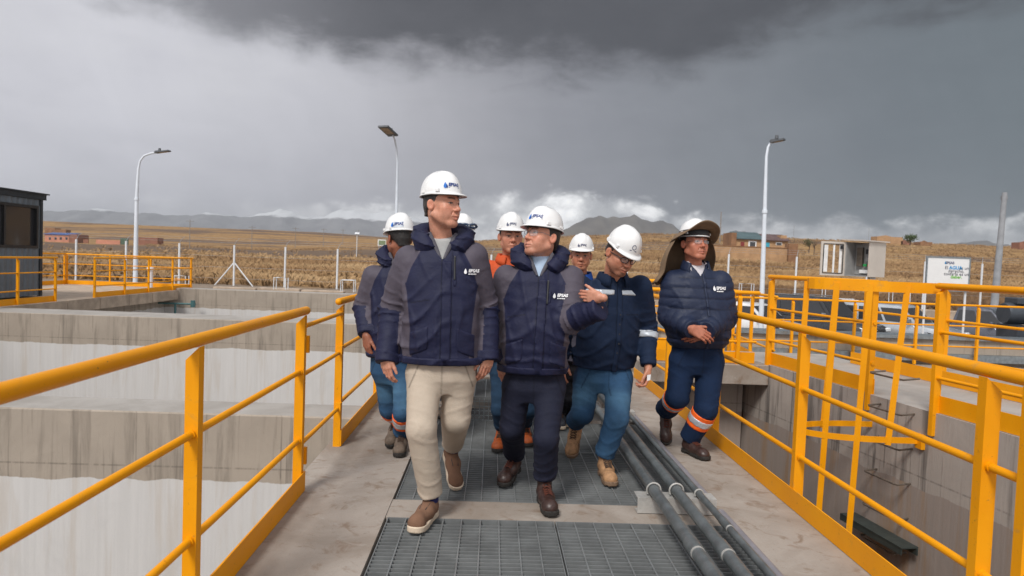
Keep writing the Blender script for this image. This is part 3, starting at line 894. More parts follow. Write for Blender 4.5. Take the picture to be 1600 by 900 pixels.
def lamp(base, path, radii, head, hdir, label, hn=(0, 0, 1), hl=.62, hw=.3):
    t = thing('street_lamp', base, label, 'street lamp', 'white street lamps around the plant')
    MB().tube([base] + path, radii, 12).build('pole', M_POLE, t)
    zc = path[0][2]
    c = np.array(path[0])
    MB().tube([c - [0, 0, .06], c + [0, 0, .04]], radii[1] * 1.35, 12).build('collar', M_POLE, t)
    MB().box((base[0] - .18, base[1] - .18, base[2] - .02), (base[0] + .18, base[1] + .18, base[2] + .03)).build('base_plate', M_POLE, t)
    d = np.array(hdir, float); d /= np.linalg.norm(d)
    h = np.array(head, float)
    f = MB(); f.obox(h + d * hl / 2, d, hw, .055, hl, hn); f.obox(h + d * hl * .22 + np.array(hn) * .035, d, hw * .7, .06, hl * .4, hn)
    f.build('lamp_head', M_LAMPHEAD, t)
    MB().obox(h + d * hl * .58 - np.array(hn) * .031, d, hw * .72, .012, hl * .6, hn).build('lens', M_LENS, t)
    MB().lathe([(0, .12), (.05, .11), (.06, 0), (0, 0)], h + d * .18 + np.array(hn) * .06, 10).build('sensor', M_LAMPHEAD, t)
    return t


def P(px, py, Y): return at(px, py, Y=Y)


lamp((-15.98, 31, -.3), [tuple(P(213.5, 311, 31)), tuple(P(216, 265, 31)), tuple(P(219, 251, 31)), tuple(P(225, 243.5, 31)), tuple(P(234, 240, 31)), tuple(P(246, 238, 31))],
     [.105, .075, .05, .045, .042, .04, .038], P(243, 238.4, 31), P(263, 235.5, 31) - P(243, 238, 31), 'tall white street lamp bending right behind the left platform')
lamp((-3.42, 24, -.25), [(-3.43, 24, 2.4), tuple(P(621, 255, 23.95)), tuple(P(619.5, 232, 23.8)), tuple(P(617, 219, 23.5)), tuple(P(614, 211, 23.0))],
     [.08, .06, .038, .034, .03, .03], P(614.5, 212, 23.1), (-.35, -1, .25), 'white street lamp rising behind the tall man, its head turned to the viewer', (.05, .24, .97), .75, .36)
lamp((8.42, 21, -1.46), [tuple(P(1195, 330, 21)), tuple(P(1197.5, 245, 21)), tuple(P(1200, 230, 21)), tuple(P(1204, 223, 21)), tuple(P(1209, 220.5, 21))],
     [.085, .062, .042, .037, .034, .032], P(1204, 222, 21), P(1220, 218.8, 20.8) - P(1204, 222, 21), 'white street lamp right of the man in the sun hat', (0, 0, 1), .42, .2)
M_CPOLE = simple('concrete_pole', lin(150, 152, 156), .85, 0, .12, 4)
t = thing('utility_pole', (21.1, 28, -.3), 'thick grey concrete pole without a lamp at the right edge', 'utility pole')
MB().tube([(21.02, 28, -.3), tuple(P(1570, 301, 28))], [.155, .095], 14).build('pole', M_CPOLE, t)
MB().tube([tuple(P(1569, 312, 28.2)), tuple(P(1569.3, 306, 28.2))], .125, 12).build('band', M_CPOLE, t)

# perimeter fence: posts with bent arms, braces and barbed wire
M_WIRE = simple('fence_wire', lin(165, 165, 168), .5, .6)
fx = [-23.2, -20.9, -18.6, -16.4, -14.05, -11.62, -9.36, -7.02, -4.7, -2.4, -.1, 2.2, 4.1, 6.1, 8.4, 10.75, 13.9, 17.2, 19.9, 22.6, 25.3]
t = thing('perimeter_fence', (0, 31, -.2), 'white perimeter fence posts with bent arms carrying barbed wire across the field edge', 'fence')
arm = []
for i, x in enumerate(fx):
    y = 31.0
    z = -.3 if x < 4 else -.15
    zt = {-20.9: 1.5, -14.05: 1.62}.get(x, 1.62) if x < 4 else 2.05
    lean = random.uniform(-.01, .02)
    MB().tube([(x, y, z), (x + lean, y, zt)], .045, 10).build('post', M_WHITE, t)
    e = (x + lean + .14, y + .2, zt + .30)
    MB().tube([(x + lean, y, zt - .02), (x + lean + .05, y + .06, zt + .16), e], .010, 6).build('post_arm', M_WIRE, t)
    arm.append(((x + lean, y, zt), e))
for xi, sgn in ((-11.62, (-1, 1)), (6.1, (-1,))):
    for s_ in sgn:
        MB().tube([(xi, 31, .85), (xi + s_ * .92, 31.0, -.3)], .03, 8).build('brace', M_WHITE, t)
for lv in range(6):
    ww = MB()
    pts = []
    for (a, b_) in arm:
        a = np.array(a); b_ = np.array(b_)
        p = a + (b_ - a) * (lv - 2) / 3 if lv > 2 else np.array([a[0], a[1], a[2] - .5 * (3 - lv)])
        pts.append(p)
    ww.tube(pts, .0045, 4, caps=False).build('wire', M_WIRE, t)

# small white pipe frames near the tank edge
t0 = None
for i, (x, y, z, w_, lab) in enumerate([(-12.2, 27, -.1, .42, 'small white pipe frame at the foot of the braced fence post'), (-7.6, 24.6, .05, .42, 'small white pipe frame behind the far tank wall, in front of the second straight post'),
                                     (-5.2, 24.6, .05, .46, 'small white pipe frame behind the far tank wall, nearest the group of men'), (11.4, 30.2, -.2, .55, 'white pipe frame above the roof of the black car'),
                                     (15.2, 30.2, -.2, .55, 'white pipe frame seen left of the zinc cabinet post'), (18.4, 30.2, -.2, .8, 'white pipe frame between the cabinet and the sign')]):
    hh = .42 if x < 0 else .95
    o = thing('pipe_stand', (x, y, z), lab, 'pipe frame', 'small white pipe frames')
    for yy in (0, .3):
        MB().tube([(x - w_ / 2, y + yy, z), (x - w_ / 2, y + yy, z + hh), (x + w_ / 2, y + yy, z + hh), (x + w_ / 2, y + yy, z)], .018, 6).build('hoop', M_WHITE, o)
    MB().tube([(x - w_ / 2, y, z + hh - .02), (x - w_ / 2, y + .3, z + hh - .02)], .014, 6).build('tie_bar', M_WHITE, o)

# ------------------------------------------------------------------ dark cabin on the left platform
M_CLAD = simple('grey_cladding', lin(108, 116, 124), .5, .25, .08, 4)
M_CLADD = simple('dark_trim', lin(52, 58, 64), .5, .3)
def glass_mat(name, col=(.035, .035, .038), rough=.06):
    m, q, b = new_mat(name)
    b.inputs['Base Color'].default_value = (*col, 1); b.inputs['Roughness'].default_value = rough
    b.inputs['Specular IOR Level'].default_value = .7
    return m
M_GLASS = glass_mat('dark_glass')
cx1, cy0, cy1 = -11.75, 11.0, 18.1
t = thing('cabin', (-13.3, 14.5, 0), 'dark grey corrugated metal cabin with a sliding window on the left platform', 'cabin')
f = MB()
# corrugated skin along the visible side, with a window opening
wy0, wy1, wz0, wz1 = 14.7, 17.93, 1.25, 2.34
def corr(y0, y1, z0, z1):
    n = max(2, int((y1 - y0) / .05)); ys_ = np.linspace(y0, y1, n + 1)
    V, F = [], []
    for i, y in enumerate(ys_):
        d = .022 * (1 if (int(y / .1) % 2) else 0)
        V += [(cx1 + d, y, z0), (cx1 + d, y, z1)]
    F = [(2 * i, 2 * i + 2, 2 * i + 3, 2 * i + 1) for i in range(n)]
    f.addv(V, F)
corr(cy0, cy1, .04, wz0); corr(cy0, wy0, wz0, wz1); corr(wy1, cy1, wz0, wz1); corr(cy0, cy1, wz1, 2.5)
f.box((-14.6, cy0, .03), (cx1 - .06, cy0 + .05, 2.5)).box((-14.6, cy1 - .05, .03), (cx1 - .005, cy1, 2.5)).box((-14.65, cy0, .03), (-14.6, cy1, 2.5))
f.build('cladding', M_CLAD, t, smooth=False)
MB().box((cx1 - .04, cy1 - .09, .02), (cx1 + .03, cy1 + .012, 2.502)).build('corner_trim', M_CLADD, t)
MB().box((-14.7, cy0 - .1, 2.505), (cx1 + .06, cy1 + .10, 2.64)).box((-14.75, cy0 - .15, 2.642), (cx1 + .10, cy1 + .17, 2.675)).build('roof', M_CLADD, t)
fr = MB()
for (a, b_) in (((cx1 - .05, wy0, wz0), (cx1 + .04, wy1, wz0 + .07)), ((cx1 - .05, wy0, wz1 - .07), (cx1 + .04, wy1, wz1)), ((cx1 - .05, wy0, wz0 + .071), (cx1 + .04, wy0 + .07, wz1 - .071)), ((cx1 - .05, wy1 - .07, wz0 + .071), (cx1 + .04, wy1, wz1 - .071)), ((cx1 - .05, 16.7, wz0 + .071), (cx1 + .03, 16.77, wz1 - .071))):
    fr.box(a, b_)
wn = fr.build('window', M_BLACK, t)
for y0, y1, dxx in ((wy0 + .071, 16.699, .0), (16.771, wy1 - .071, -.02)):
    MB().box((cx1 - .03 + dxx, y0, wz0 + .072), (cx1 - .022 + dxx, y1, wz1 - .072)).build('pane', M_GLASS, wn)

# ------------------------------------------------------------------ far houses, walls, trees and poles
M_ADOBE = simple('adobe', lin(176, 140, 104), .95, 0, .16, .9)
M_ADOBE2 = simple('adobe_brown', lin(140, 104, 76), .95, 0, .2, .7)
M_PINK = simple('pink_plaster', lin(192, 134, 112), .9, 0, .1, .4)
M_BRICK = simple('red_brick_wall', lin(140, 98, 80), .9, 0, .15, .5)
M_BLUE = simple('blue_roof', lin(45, 85, 150), .5, .2, .1, .4)
M_ROOFG = simple('tin_roof_green', lin(88, 108, 112), .5, .3, .12, .5)
M_ROOFR = simple('tin_roof_brown', lin(104, 84, 82), .6, .2, .15, .6)
M_DOORR = simple('red_door', lin(130, 50, 48), .6)
M_DOORB = simple('turquoise_door', lin(60, 165, 190), .6)
M_WFRAME = simple('white_window_frame', (.78, .78, .78), .6)

HY = 150.0
def hx(px, py=385): return at(px, py, Y=HY)
zb = float(hx(1190, 402)[2]); 
x0, x1_ = hx(1141)[0], hx(1233)[0]
t = thing('adobe_house', ((x0 + x1_) / 2, HY, zb), 'long adobe house with a green and brown tin roof on the right hill', 'house')
zt0, zt1 = hx(1190, 374)[2], hx(1190, 366.5)[2]
MB().box((x0 + .8, HY, zb - 2), (x1_ - .3, HY + 6, zt0)).build('wall', M_ADOBE, t)
MB().box((x0, HY - .6, zb - 2), (x0 + 1.1, HY + 5, hx(1145, 363.5)[2])).build('chimney_wall', M_ADOBE2, t)
xm = hx(1193)[0]
def slope_roof(name, a, b_, z0, z1, mat, par, y=HY, dep=4.2):
    MB().prism([(a, y - .5, z0 - .12), (a, y - .5, z0 + .08), (a, y + dep, z1 + .08), (a, y + dep, z1 - .12)], (b_ - a, 0, 0)).build(name, mat, par)
slope_roof('roof', x0 + 1.12, xm, zt0, zt1 + .55, M_ROOFG, t)
slope_roof('roof', xm + .02, x1_, zt0 - .1, zt1 + .3, M_ROOFR, t)
MB().box((x1_ - 1.6, HY + 1, zt0 - .2), (x1_ - .2, HY + 5.6, hx(1228, 367.5)[2])).build('gable', M_ADOBE, t)
def rect(name, px0, px1, py0, py1, mat, par, dy=.06, Yc=HY):
    a, b_ = at(px0, py1, Y=Yc), at(px1, py0, Y=Yc)
    return MB().box((a[0], Yc - dy, a[2]), (b_[0], Yc + .05, b_[2])).build(name, mat, par)
rect('door', 1157, 1163, 378, 386, M_DOORR, t)
wdw = rect('window', 1169, 1182, 376.5, 386, M_WFRAME, t)
rect('pane', 1171.5, 1180, 378.3, 385, M_GLASS, wdw, .1)
rect('door', 1195, 1202.5, 379, 388, M_DOORB, t)
wdw = rect('window', 1212, 1222, 378.5, 383, M_WFRAME, t)
rect('pane', 1213, 1221, 380, 382.6, M_GLASS, wdw, .1)
zc = at(1180, 398, Y=132)[2]
t = thing('adobe_wall', (at(1180, 398, Y=132)[0], 132, zc - 1), 'long low adobe yard wall in front of the house on the hill', 'wall')
a, b_ = at(1105, 390, Y=132), at(1229, 388, Y=132)
MB().box((a[0], 131.6, zc - 4), (b_[0], 132.1, at(1180, 386.3, Y=132)[2])).build('wall', M_ADOBE, t)
MB().box((a[0], 131.5, at(1180, 386.4, Y=132)[2]), (b_[0], 132.2, at(1180, 385.3, Y=132)[2])).build('coping', M_ADOBE2, t)
MB().box((b_[0] + .05, 131, zc - 4), (at(1243, 390, Y=132)[0], 133, at(1236, 381, Y=132)[2])).build('pillar', M_ADOBE2, t)
for (pa, pb, py0, py1, Yd, m_, lab) in [(1370, 1411, 370.8, 378, 300, M_ADOBE, 'ruined adobe wall on the skyline right of the cabinet'), (1408, 1424, 377, 380.5, 300, M_BRICK, 'low red brick wall beside the round tree on the skyline'), (1438, 1457, 378.5, 382.5, 300, M_ADOBE2, 'low brown wall right of the round tree on the skyline'), (1593, 1620, 379.5, 386, 300, M_BRICK, 'small red brick building on the skyline at the right edge')]:
    a, b_ = at(pa, py1, Y=Yd), at(pb, py0, Y=Yd)
    tag(MB().box((a[0], Yd, a[2] - 4), (b_[0], Yd + 5, b_[2])).prism([(a[0], Yd - .02, b_[2] - .1), (a[0] + (b_[0] - a[0]) * .35, Yd - .02, b_[2] + .6), (a[0] + (b_[0] - a[0]) * .6, Yd - .02, b_[2] - .1)], (0, 1, 0)).build('ruined_wall', m_), lab, 'wall')

# left houses
HYL = 330.0
def rx(px, py): return at(px, py, Y=HYL)
a, b_ = rx(70, 379), rx(108, 367)
t = thing('pink_house', (a[0], HYL, a[2]), 'pink house with a blue roof and a brick gable on the far left slope', 'house')
MB().box((a[0], HYL, a[2] - 5), (b_[0], HYL + 9, b_[2])).build('wall', M_PINK, t)
c_ = rx(121, 377)
MB().box((b_[0] + .02, HYL - .3, c_[2] - 5), (c_[0], HYL + 9, rx(115, 366)[2])).build('gable', M_BRICK, t)
slope_roof('roof', a[0] - .5, rx(112, 366)[0], b_[2], rx(100, 363.6)[2], M_BLUE, t, HYL, 7)
for px in (78, 87, 95, 104):
    rect('window', px - 1.6, px + 1.6, 370.5, 374.5, M_GLASS, t, .1, HYL)
t = thing('brick_compound', (rx(190, 378)[0], HYL + 10, rx(190, 378)[2]), 'low brick yard walls with a green gate on the far left plain', 'wall')
for pa, pb, y0_, y1_, m_ in ((146, 184, 375.5, 382, M_PINK), (205, 224, 370.5, 380, M_BRICK), (224, 243, 371.5, 379, M_BRICK), (126, 134, 374, 379, M_BRICK)):
    a, b_ = rx(pa, y1_), rx(pb, y0_)
    MB().box((a[0], HYL + 2, a[2] - 4), (b_[0] - .03, HYL + (8 if y0_ < 373 else 2.5), b_[2])).build('wall', m_, t)
a, b_ = rx(184.5, 380), rx(197, 372)
MB().box((a[0], HYL + 2, a[2] - 3), (b_[0], HYL + 2.3, b_[2])).build('gate', simple('green_gate', lin(75, 95, 80), .6), t)
a, b_ = at(70, 361, Y=450), at(86, 356.5, Y=450)
tag(MB().box((a[0], 450, a[2] - 5), (b_[0], 456, b_[2])).box((b_[0] + .1, 450, a[2] - 5), (b_[0] + 7, 455, b_[2] - .7)).build('small_house', M_ADOBE2), 'tiny brown house high on the far left slope', 'house')
a, b_ = at(590, 384, Y=110), at(603, 374.5, Y=110)
t = thing('sign_board', ((a[0] + b_[0]) / 2, 110, a[2]), 'green and white board standing out on the plain beyond the fence', 'sign')
MB().box((a[0], 110, a[2]), (b_[0], 110.15, b_[2])).build('board', M_WFRAME, t)
MB().box((a[0] + .16, 109.95, a[2] + .16), (b_[0] - .08, 109.995, b_[2] - .16)).build('panel', simple('green_panel', lin(120, 135, 100), .6), t)
for x in (a[0] + .2, b_[0] - .2): MB().tube([(x, 110.07, a[2] - 1.5), (x, 110.07, a[2])], .06, 6).build('leg', M_CPOLE, t)
a = at(558, 364.5, Y=95)
t = thing('solar_panel', (a[0], 95, a[2]), 'small solar panel on a thin mast out on the plain', 'solar panel')
MB().tube([(a[0], 95, a[2] - 3.2), (a[0], 95, a[2])], .05, 8).build('mast', M_WHITE, t)
MB().obox(a, (1, 0, 0), .5, .04, .62, (0, -.5, 1)).build('panel', M_WHITE, t)

M_WOOD = simple('wood_pole', lin(140, 132, 126), .9)
for i, (px, pt, pb_, Yd) in enumerate([(297, 343, 380, 260), (394, 353, 382, 300), (462, 355, 381, 330), (506, 357, 379, 370), (536, 358, 377, 420), (560, 359, 376, 470), (1127, 331, 366, 160), (1358, 356, 372, 330), (1241, 352, 362, 330)]):
    b_ = at(px, pb_, Y=Yd); a = at(px, pt, Y=Yd)
    o = thing('utility_pole', (a[0], Yd, b_[2]), ['thin utility pole with a crossarm beside the left street lamp', 'thin utility pole above the braced fence post', 'thin utility pole right of the second fence post', 'thin utility pole left of the helmet at the back', 'short far utility pole on the plain near the small solar panel', 'farthest utility pole on the plain by the back helmet', 'mast of wood behind the sun hat', 'thin antenna mast on the skyline above the cabinet', 'thin antenna mast on the hill right of the adobe house'][i], 'utility pole', 'utility poles on the plain')
    MB().tube([(a[0], Yd, b_[2] - 2), (a[0], Yd, a[2])], [.16, .11] if i < 7 else [.06, .04], 8).build('pole', M_WOOD, o)
    if i < 6:
        MB().box((a[0] - 1.5, Yd - .12, a[2] - .7), (a[0] + 1.5, Yd - .0, a[2] - .55)).build('crossarm', M_WOOD, o)


def tree(px, pyb, pyt, Yd, wpx, label, green, seed, bare=False, n=520):
    r = np.random.default_rng(seed)
    b_ = at(px, pyb, Y=Yd); tp = at(px, pyt, Y=Yd); H = tp[2] - b_[2]; R = wpx / FOCAL_PX * Yd / 2
    o = thing('tree', b_, label, 'tree')
    f = MB(); f.tube([b_ - [0, 0, .8], b_ + [.1 * R, 0, H * .3], b_ + [0, 0, H * .62]], [R * .1, R * .075, R * .03], 8)
    tips = []
    for k in range(9):
        a = r.uniform(0, 6.28); h = r.uniform(.2, .5) * H
        e = b_ + np.array([math.cos(a) * R * .75, math.sin(a) * R * .75, h + H * r.uniform(.2, .45)])
        f.tube([b_ + [0, 0, h * .8], (b_ + [0, 0, h] + e) / 2 + [0, 0, .05 * H], e], [R * .05, R * .03, R * .012], 5); tips.append(e)
    f.build('trunk', simple('bark', lin(95, 78, 66), .9), o)
    V, F, T = [], [], []
    cl = [b_ + np.array([r.normal(0, .42) * R, r.normal(0, .42) * R, H * np.clip(r.normal(.6, .17), .25, .95)]) for _ in range(26)] + tips
    for k in range(n):
        c = cl[r.integers(len(cl))]; p = c + r.normal(0, .15, 3) * R * 1.1
        s = R * r.uniform(.06, .13); u = r.normal(0, 1, 3); u /= np.linalg.norm(u); v = np.cross(u, r.normal(0, 1, 3)); v /= np.linalg.norm(v)
        q_ = len(V); V += [p - u * s, p + v * s * .6, p + u * s, p - v * s * .6]; F.append((q_, q_ + 1, q_ + 2, q_ + 3))
        T += [r.uniform(0, 1)] * 4
    m, q, bb = new_mat('leaves')
    aa = q.n('ShaderNodeAttribute'); aa.attribute_name = 'tint'
    q._in(bb.inputs['Base Color'], q.mix(aa.outputs['Fac'], tuple(c * .6 for c in green) + (1,), tuple(c * 1.5 for c in green) + (1,)))
    bb.inputs['Roughness'].default_value = .8
    tag(put('crown', V, F, m, o, attrs={'tint': T}), kind='stuff')


tree(1422, 380.5, 365.5, 290, 19, 'round dark green tree on the skyline right of the cabinet', (.06, .095, .03), 1, n=900)
tree(1264, 389, 374, 125, 17, 'small olive tree with low branches right of the adobe house', (.11, .105, .05), 2, n=420)
tree(1272, 392, 371, 128, 13, 'thin reddish half-bare tree beside the olive tree', (.17, .12, .085), 3, n=150)

# ------------------------------------------------------------------ control cabinet and sign
M_CAB = simple('cabinet_steel', lin(205, 196, 186), .42, .25, .06, 3)
M_CABIN = simple('cabinet_inside', lin(150, 150, 150), .6)
u = np.array([.44, -.9, 0]); u /= np.linalg.norm(u)          # along the visible long side, towards the viewer
fN = np.array([-.9, -.44, 0]); fN /= np.linalg.norm(fN)       # the open front faces left
co = at(1357, 430, Y=11.0)
zl, zh = at(1365, 433, Y=11)[2], at(1365, 378, Y=11)[2]
A = np.array([co[0], co[1], 0])
Lw, Dp = .60, .46
BX = np.array([.89, .45, 0])                                    # the wide steel side runs to the right and away
BX /= np.linalg.norm(BX)
FX = np.array([-.45, .89, 0]); FX /= np.linalg.norm(FX)        # the open front runs to the left and away
t = thing('control_cabinet', (A[0] + .2, A[1], -.3), 'zinc control cabinet with its glazed door open on a post behind the yellow railings', 'cabinet')
def cq(a, b_): return A + BX * a + FX * b_
def slabp(name, pts, z0, z1, mat, par=t):
    return MB().prism([(p[0], p[1], z0) for p in pts], (0, 0, z1 - z0)).build(name, mat, par)
D1, D2 = .42, .44
slabp('side_panel', [cq(0, 0), cq(D1, 0), cq(D1, .02), cq(0, .02)], zl, zh, M_CAB)
slabp('back_panel', [cq(D1 - .02, .021), cq(D1, .021), cq(D1, D2), cq(D1 - .02, D2)], zl, zh, M_CAB)
slabp('side_panel', [cq(0, D2 - .02), cq(D1 - .021, D2 - .02), cq(D1 - .021, D2), cq(0, D2)], zl, zh, M_CABIN)
slabp('mounting_plate', [cq(.24, .022), cq(.25, .022), cq(.25, D2 - .022), cq(.24, D2 - .022)], zl + .03, zh - .03, M_CABIN)
slabp('base_panel', [cq(0, .021), cq(D1 - .021, .021), cq(D1 - .021, D2 - .021), cq(0, D2 - .021)], zl, zl + .02, M_CABIN)
MB().prism([tuple(cq(-.05, -.04) + [0, 0, zh + .002]), tuple(cq(D1 + .04, -.04) + [0, 0, zh + .002]), tuple(cq(D1 + .04, D2 + .04) + [0, 0, zh + .03]), tuple(cq(-.05, D2 + .04) + [0, 0, zh + .03])], (0, 0, .02)).build('roof', M_CAB, t)
M_RED, M_GRN = simple('red_button', (.5, .02, .03), .4), simple('green_button', (.02, .3, .08), .4)
def comp(a0, a1, h0, h1, mat, nm='breaker', dep=.05):
    slabp(nm, [cq(.24 - dep, a0), cq(.239, a0), cq(.239, a1), cq(.24 - dep, a1)], zl + h0 * (zh - zl), zl + h1 * (zh - zl), mat)
comp(.08, .2, .66, .8, M_BLACK); comp(.08, .2, .45, .55, M_CABIN, 'meter'); comp(.07, .13, .3, .37, M_RED, 'button', .09); comp(.15, .21, .3, .37, M_GRN, 'button', .09); comp(.06, .3, .1, .2, M_WFRAME, 'terminal_block'); comp(.26, .36, .3, .85, M_RUST, 'cable_duct')
# open door, hinged on the far left edge, swung out to the left
h0 = cq(0, D2); dd = np.array([-1, -.02, 0]); dn = np.array([-.02, 1, 0]); DW = .42
def dq(a, o): return h0 + dd * a + dn * o
dr = slabp('door', [dq(0, 0), dq(.05, 0), dq(.05, .02), dq(0, .02)], zl, zh, M_CAB)
for a0, a1, z0, z1 in ((DW - .05, DW, zl, zh), (.0501, DW - .0501, zl, zl + .05), (.0501, DW - .0501, zh - .05, zh)):
    slabp('frame', [dq(a0, 0), dq(a1, 0), dq(a1, .02), dq(a0, .02)], z0, z1, M_CAB, dr)
for a0, a1, z0, z1 in ((.035, .048, zl + .04, zh - .04), (DW - .048, DW - .035, zl + .04, zh - .04), (.0481, DW - .0481, zl + .035, zl + .048), (.0481, DW - .0481, zh - .048, zh - .035)):
    slabp('gasket', [dq(a0, -.008), dq(a1, -.008), dq(a1, -.001), dq(a0, -.001)], z0, z1, M_BLACK, dr)
slabp('inner_plate', [dq(.30, .002), dq(.399, .002), dq(.399, .012), dq(.30, .012)], zl + .06, zh - .06, M_WFRAME, dr)
slabp('inner_plate', [dq(.18, .002), dq(.21, .002), dq(.21, .012), dq(.18, .012)], zl + .05, zh - .05, M_WFRAME, dr)
slabp('inner_plate', [dq(.06, .002), dq(.10, .002), dq(.10, .012), dq(.06, .012)], zl + .05, zh - .05, M_WFRAME, dr)
slabp('latch', [dq(.06, -.03), dq(.10, -.03), dq(.10, -.009), dq(.06, -.009)], zh - .12, zh - .06, M_BLACK, dr)
pm = cq(.26, .12)
MB().box((pm[0] - .045, pm[1] - .045, -.32), (pm[0] + .045, pm[1] + .045, zl - .002)).build('post', M_ZINC, t)

SY = 19.0
a, b_ = at(1447, 452, Y=SY), at(1515, 404.5, Y=SY)
t = thing('sign_board', ((a[0] + b_[0]) / 2, SY, -1), 'white framed sign about water on two posts behind the yellow railing', 'sign')
MB().box((a[0], SY, a[2]), (b_[0], SY + .02, b_[2])).build('panel', simple('sign_white', (.80, .80, .80), .4, 0, .02), t)
fr = MB(); e = .035
fr.box((a[0] - e, SY - .015, b_[2]), (b_[0] + e, SY + .03, b_[2] + e)).box((a[0] - e, SY - .015, a[2] - e), (b_[0] + e, SY + .03, a[2])).box((a[0] - e, SY - .015, a[2]), (a[0], SY + .03, b_[2])).box((b_[0], SY - .015, a[2]), (b_[0] + e, SY + .03, b_[2]))
fr.build('frame', M_GALV, t)
for x in (a[0] + .02, b_[0] - .02): MB().tube([(x, SY + .06, -1.2), (x, SY + .06, b_[2])], .03, 8).build('post', M_WHITE, t)
wv = MB(); xs_ = np.linspace(a[0] + .005, b_[0] - .005, 24); zz_ = a[2] + .10 + .05 * np.sin((xs_ - a[0]) / (b_[0] - a[0]) * 4.2 + .4)
wv.addv([(x, SY - .004, a[2] + .004) for x in xs_] + [(x, SY - .004, z) for x, z in zip(xs_, zz_)], [(i, i + 1, i + 25, i + 24) for i in range(23)])
wv.build('wave_print', simple('sign_teal', lin(40, 120, 170), .4), t)


def text_mesh(body, size, shear=0.0, bold=0.0, align='LEFT', spacing=1.0):
    """flat lettering: vertices in the x-y plane, faces"""
    cu = bpy.data.curves.new('lettering', 'FONT')
    cu.body = body; cu.size = size; cu.shear = shear; cu.offset = bold; cu.align_x = align; cu.space_character = spacing
    cu.resolution_u = 2
    ob = bpy.data.objects.new('lettering', cu)
    C.objects.link(ob)
    me = bpy.data.meshes.new_from_object(ob, depsgraph=bpy.context.evaluated_depsgraph_get())
    v = np.array([q.co[:] for q in me.vertices]); f_ = [tuple(p.vertices) for p in me.polygons]
    bpy.data.objects.remove(ob); bpy.data.curves.remove(cu); bpy.data.meshes.remove(me)
    return v, f_


def drop_shape(h):
    """a water-drop emblem outline, filled"""
    pts = []
    for k in range(22):
        tt = 2 * math.pi * k / 22
        pts.append((.36 * h * math.sin(tt) * math.sin(tt / 2) ** 1.3, h * (.5 - .5 * math.cos(tt) * -1) - 0, 0))
    return np.array(pts), [tuple(range(22))]


M_INKB, M_INKC, M_INKG, M_INKD = simple('ink_blue', lin(20, 50, 110), .5), simple('ink_cyan', lin(30, 150, 215), .5), simple('ink_green', lin(110, 185, 60), .5), simple('ink_dark', lin(40, 45, 70), .5)


def sign_text(body, px, py, size, mat, par, align='CENTER', bold=.0, Yc=SY):
    v, f_ = text_mesh(body, size, 0, bold, align)
    o = at(px, py, Y=Yc)
    put('lettering', v[:, [0, 2, 1]] * [1, 0, 0] + np.array([o[0] + 0 * v[0, 0], Yc - .006, o[2]]) + np.stack([v[:, 0] * 0, v[:, 0] * 0, v[:, 1]], -1), f_, mat, par)


sign_text('EPSAS', 1484, 412.5, .1, M_INKB, t, 'CENTER', .002)
vd, fd = drop_shape(.09); o_ = at(1477.3, 412.8, Y=SY)
put('emblem', np.stack([vd[:, 0] + o_[0], np.full(len(vd), SY - .006), vd[:, 1] + o_[2]], -1), fd, M_INKC, t)
sign_text('El         es un', 1495, 421, .13, M_INKD, t); sign_text('AGUA', 1493, 421, .135, M_INKC, t, 'CENTER', .004)
sign_text('derecho,', 1494, 425.8, .13, M_INKD, t); sign_text('cuidarla es un', 1494, 430.5, .13, M_INKD, t); sign_text('deber.', 1494, 435.2, .13, M_INKG, t, 'CENTER', .003)

# ------------------------------------------------------------------ parked cars
M_TYRE = simple('tyre_rubber', (.018, .018, .018), .85)
M_RIM = simple('alloy_rim', lin(150, 152, 156), .35, .7)
M_HEAD = simple('headlight_glass', (.75, .78, .80), .15, .1)
M_TAIL = simple('tail_light', (.35, .02, .02), .25)


def car_paint(name, col, metal=.3):
    m = simple(name, col, .28, metal, .05, 2.0, coat=.6)
    return m


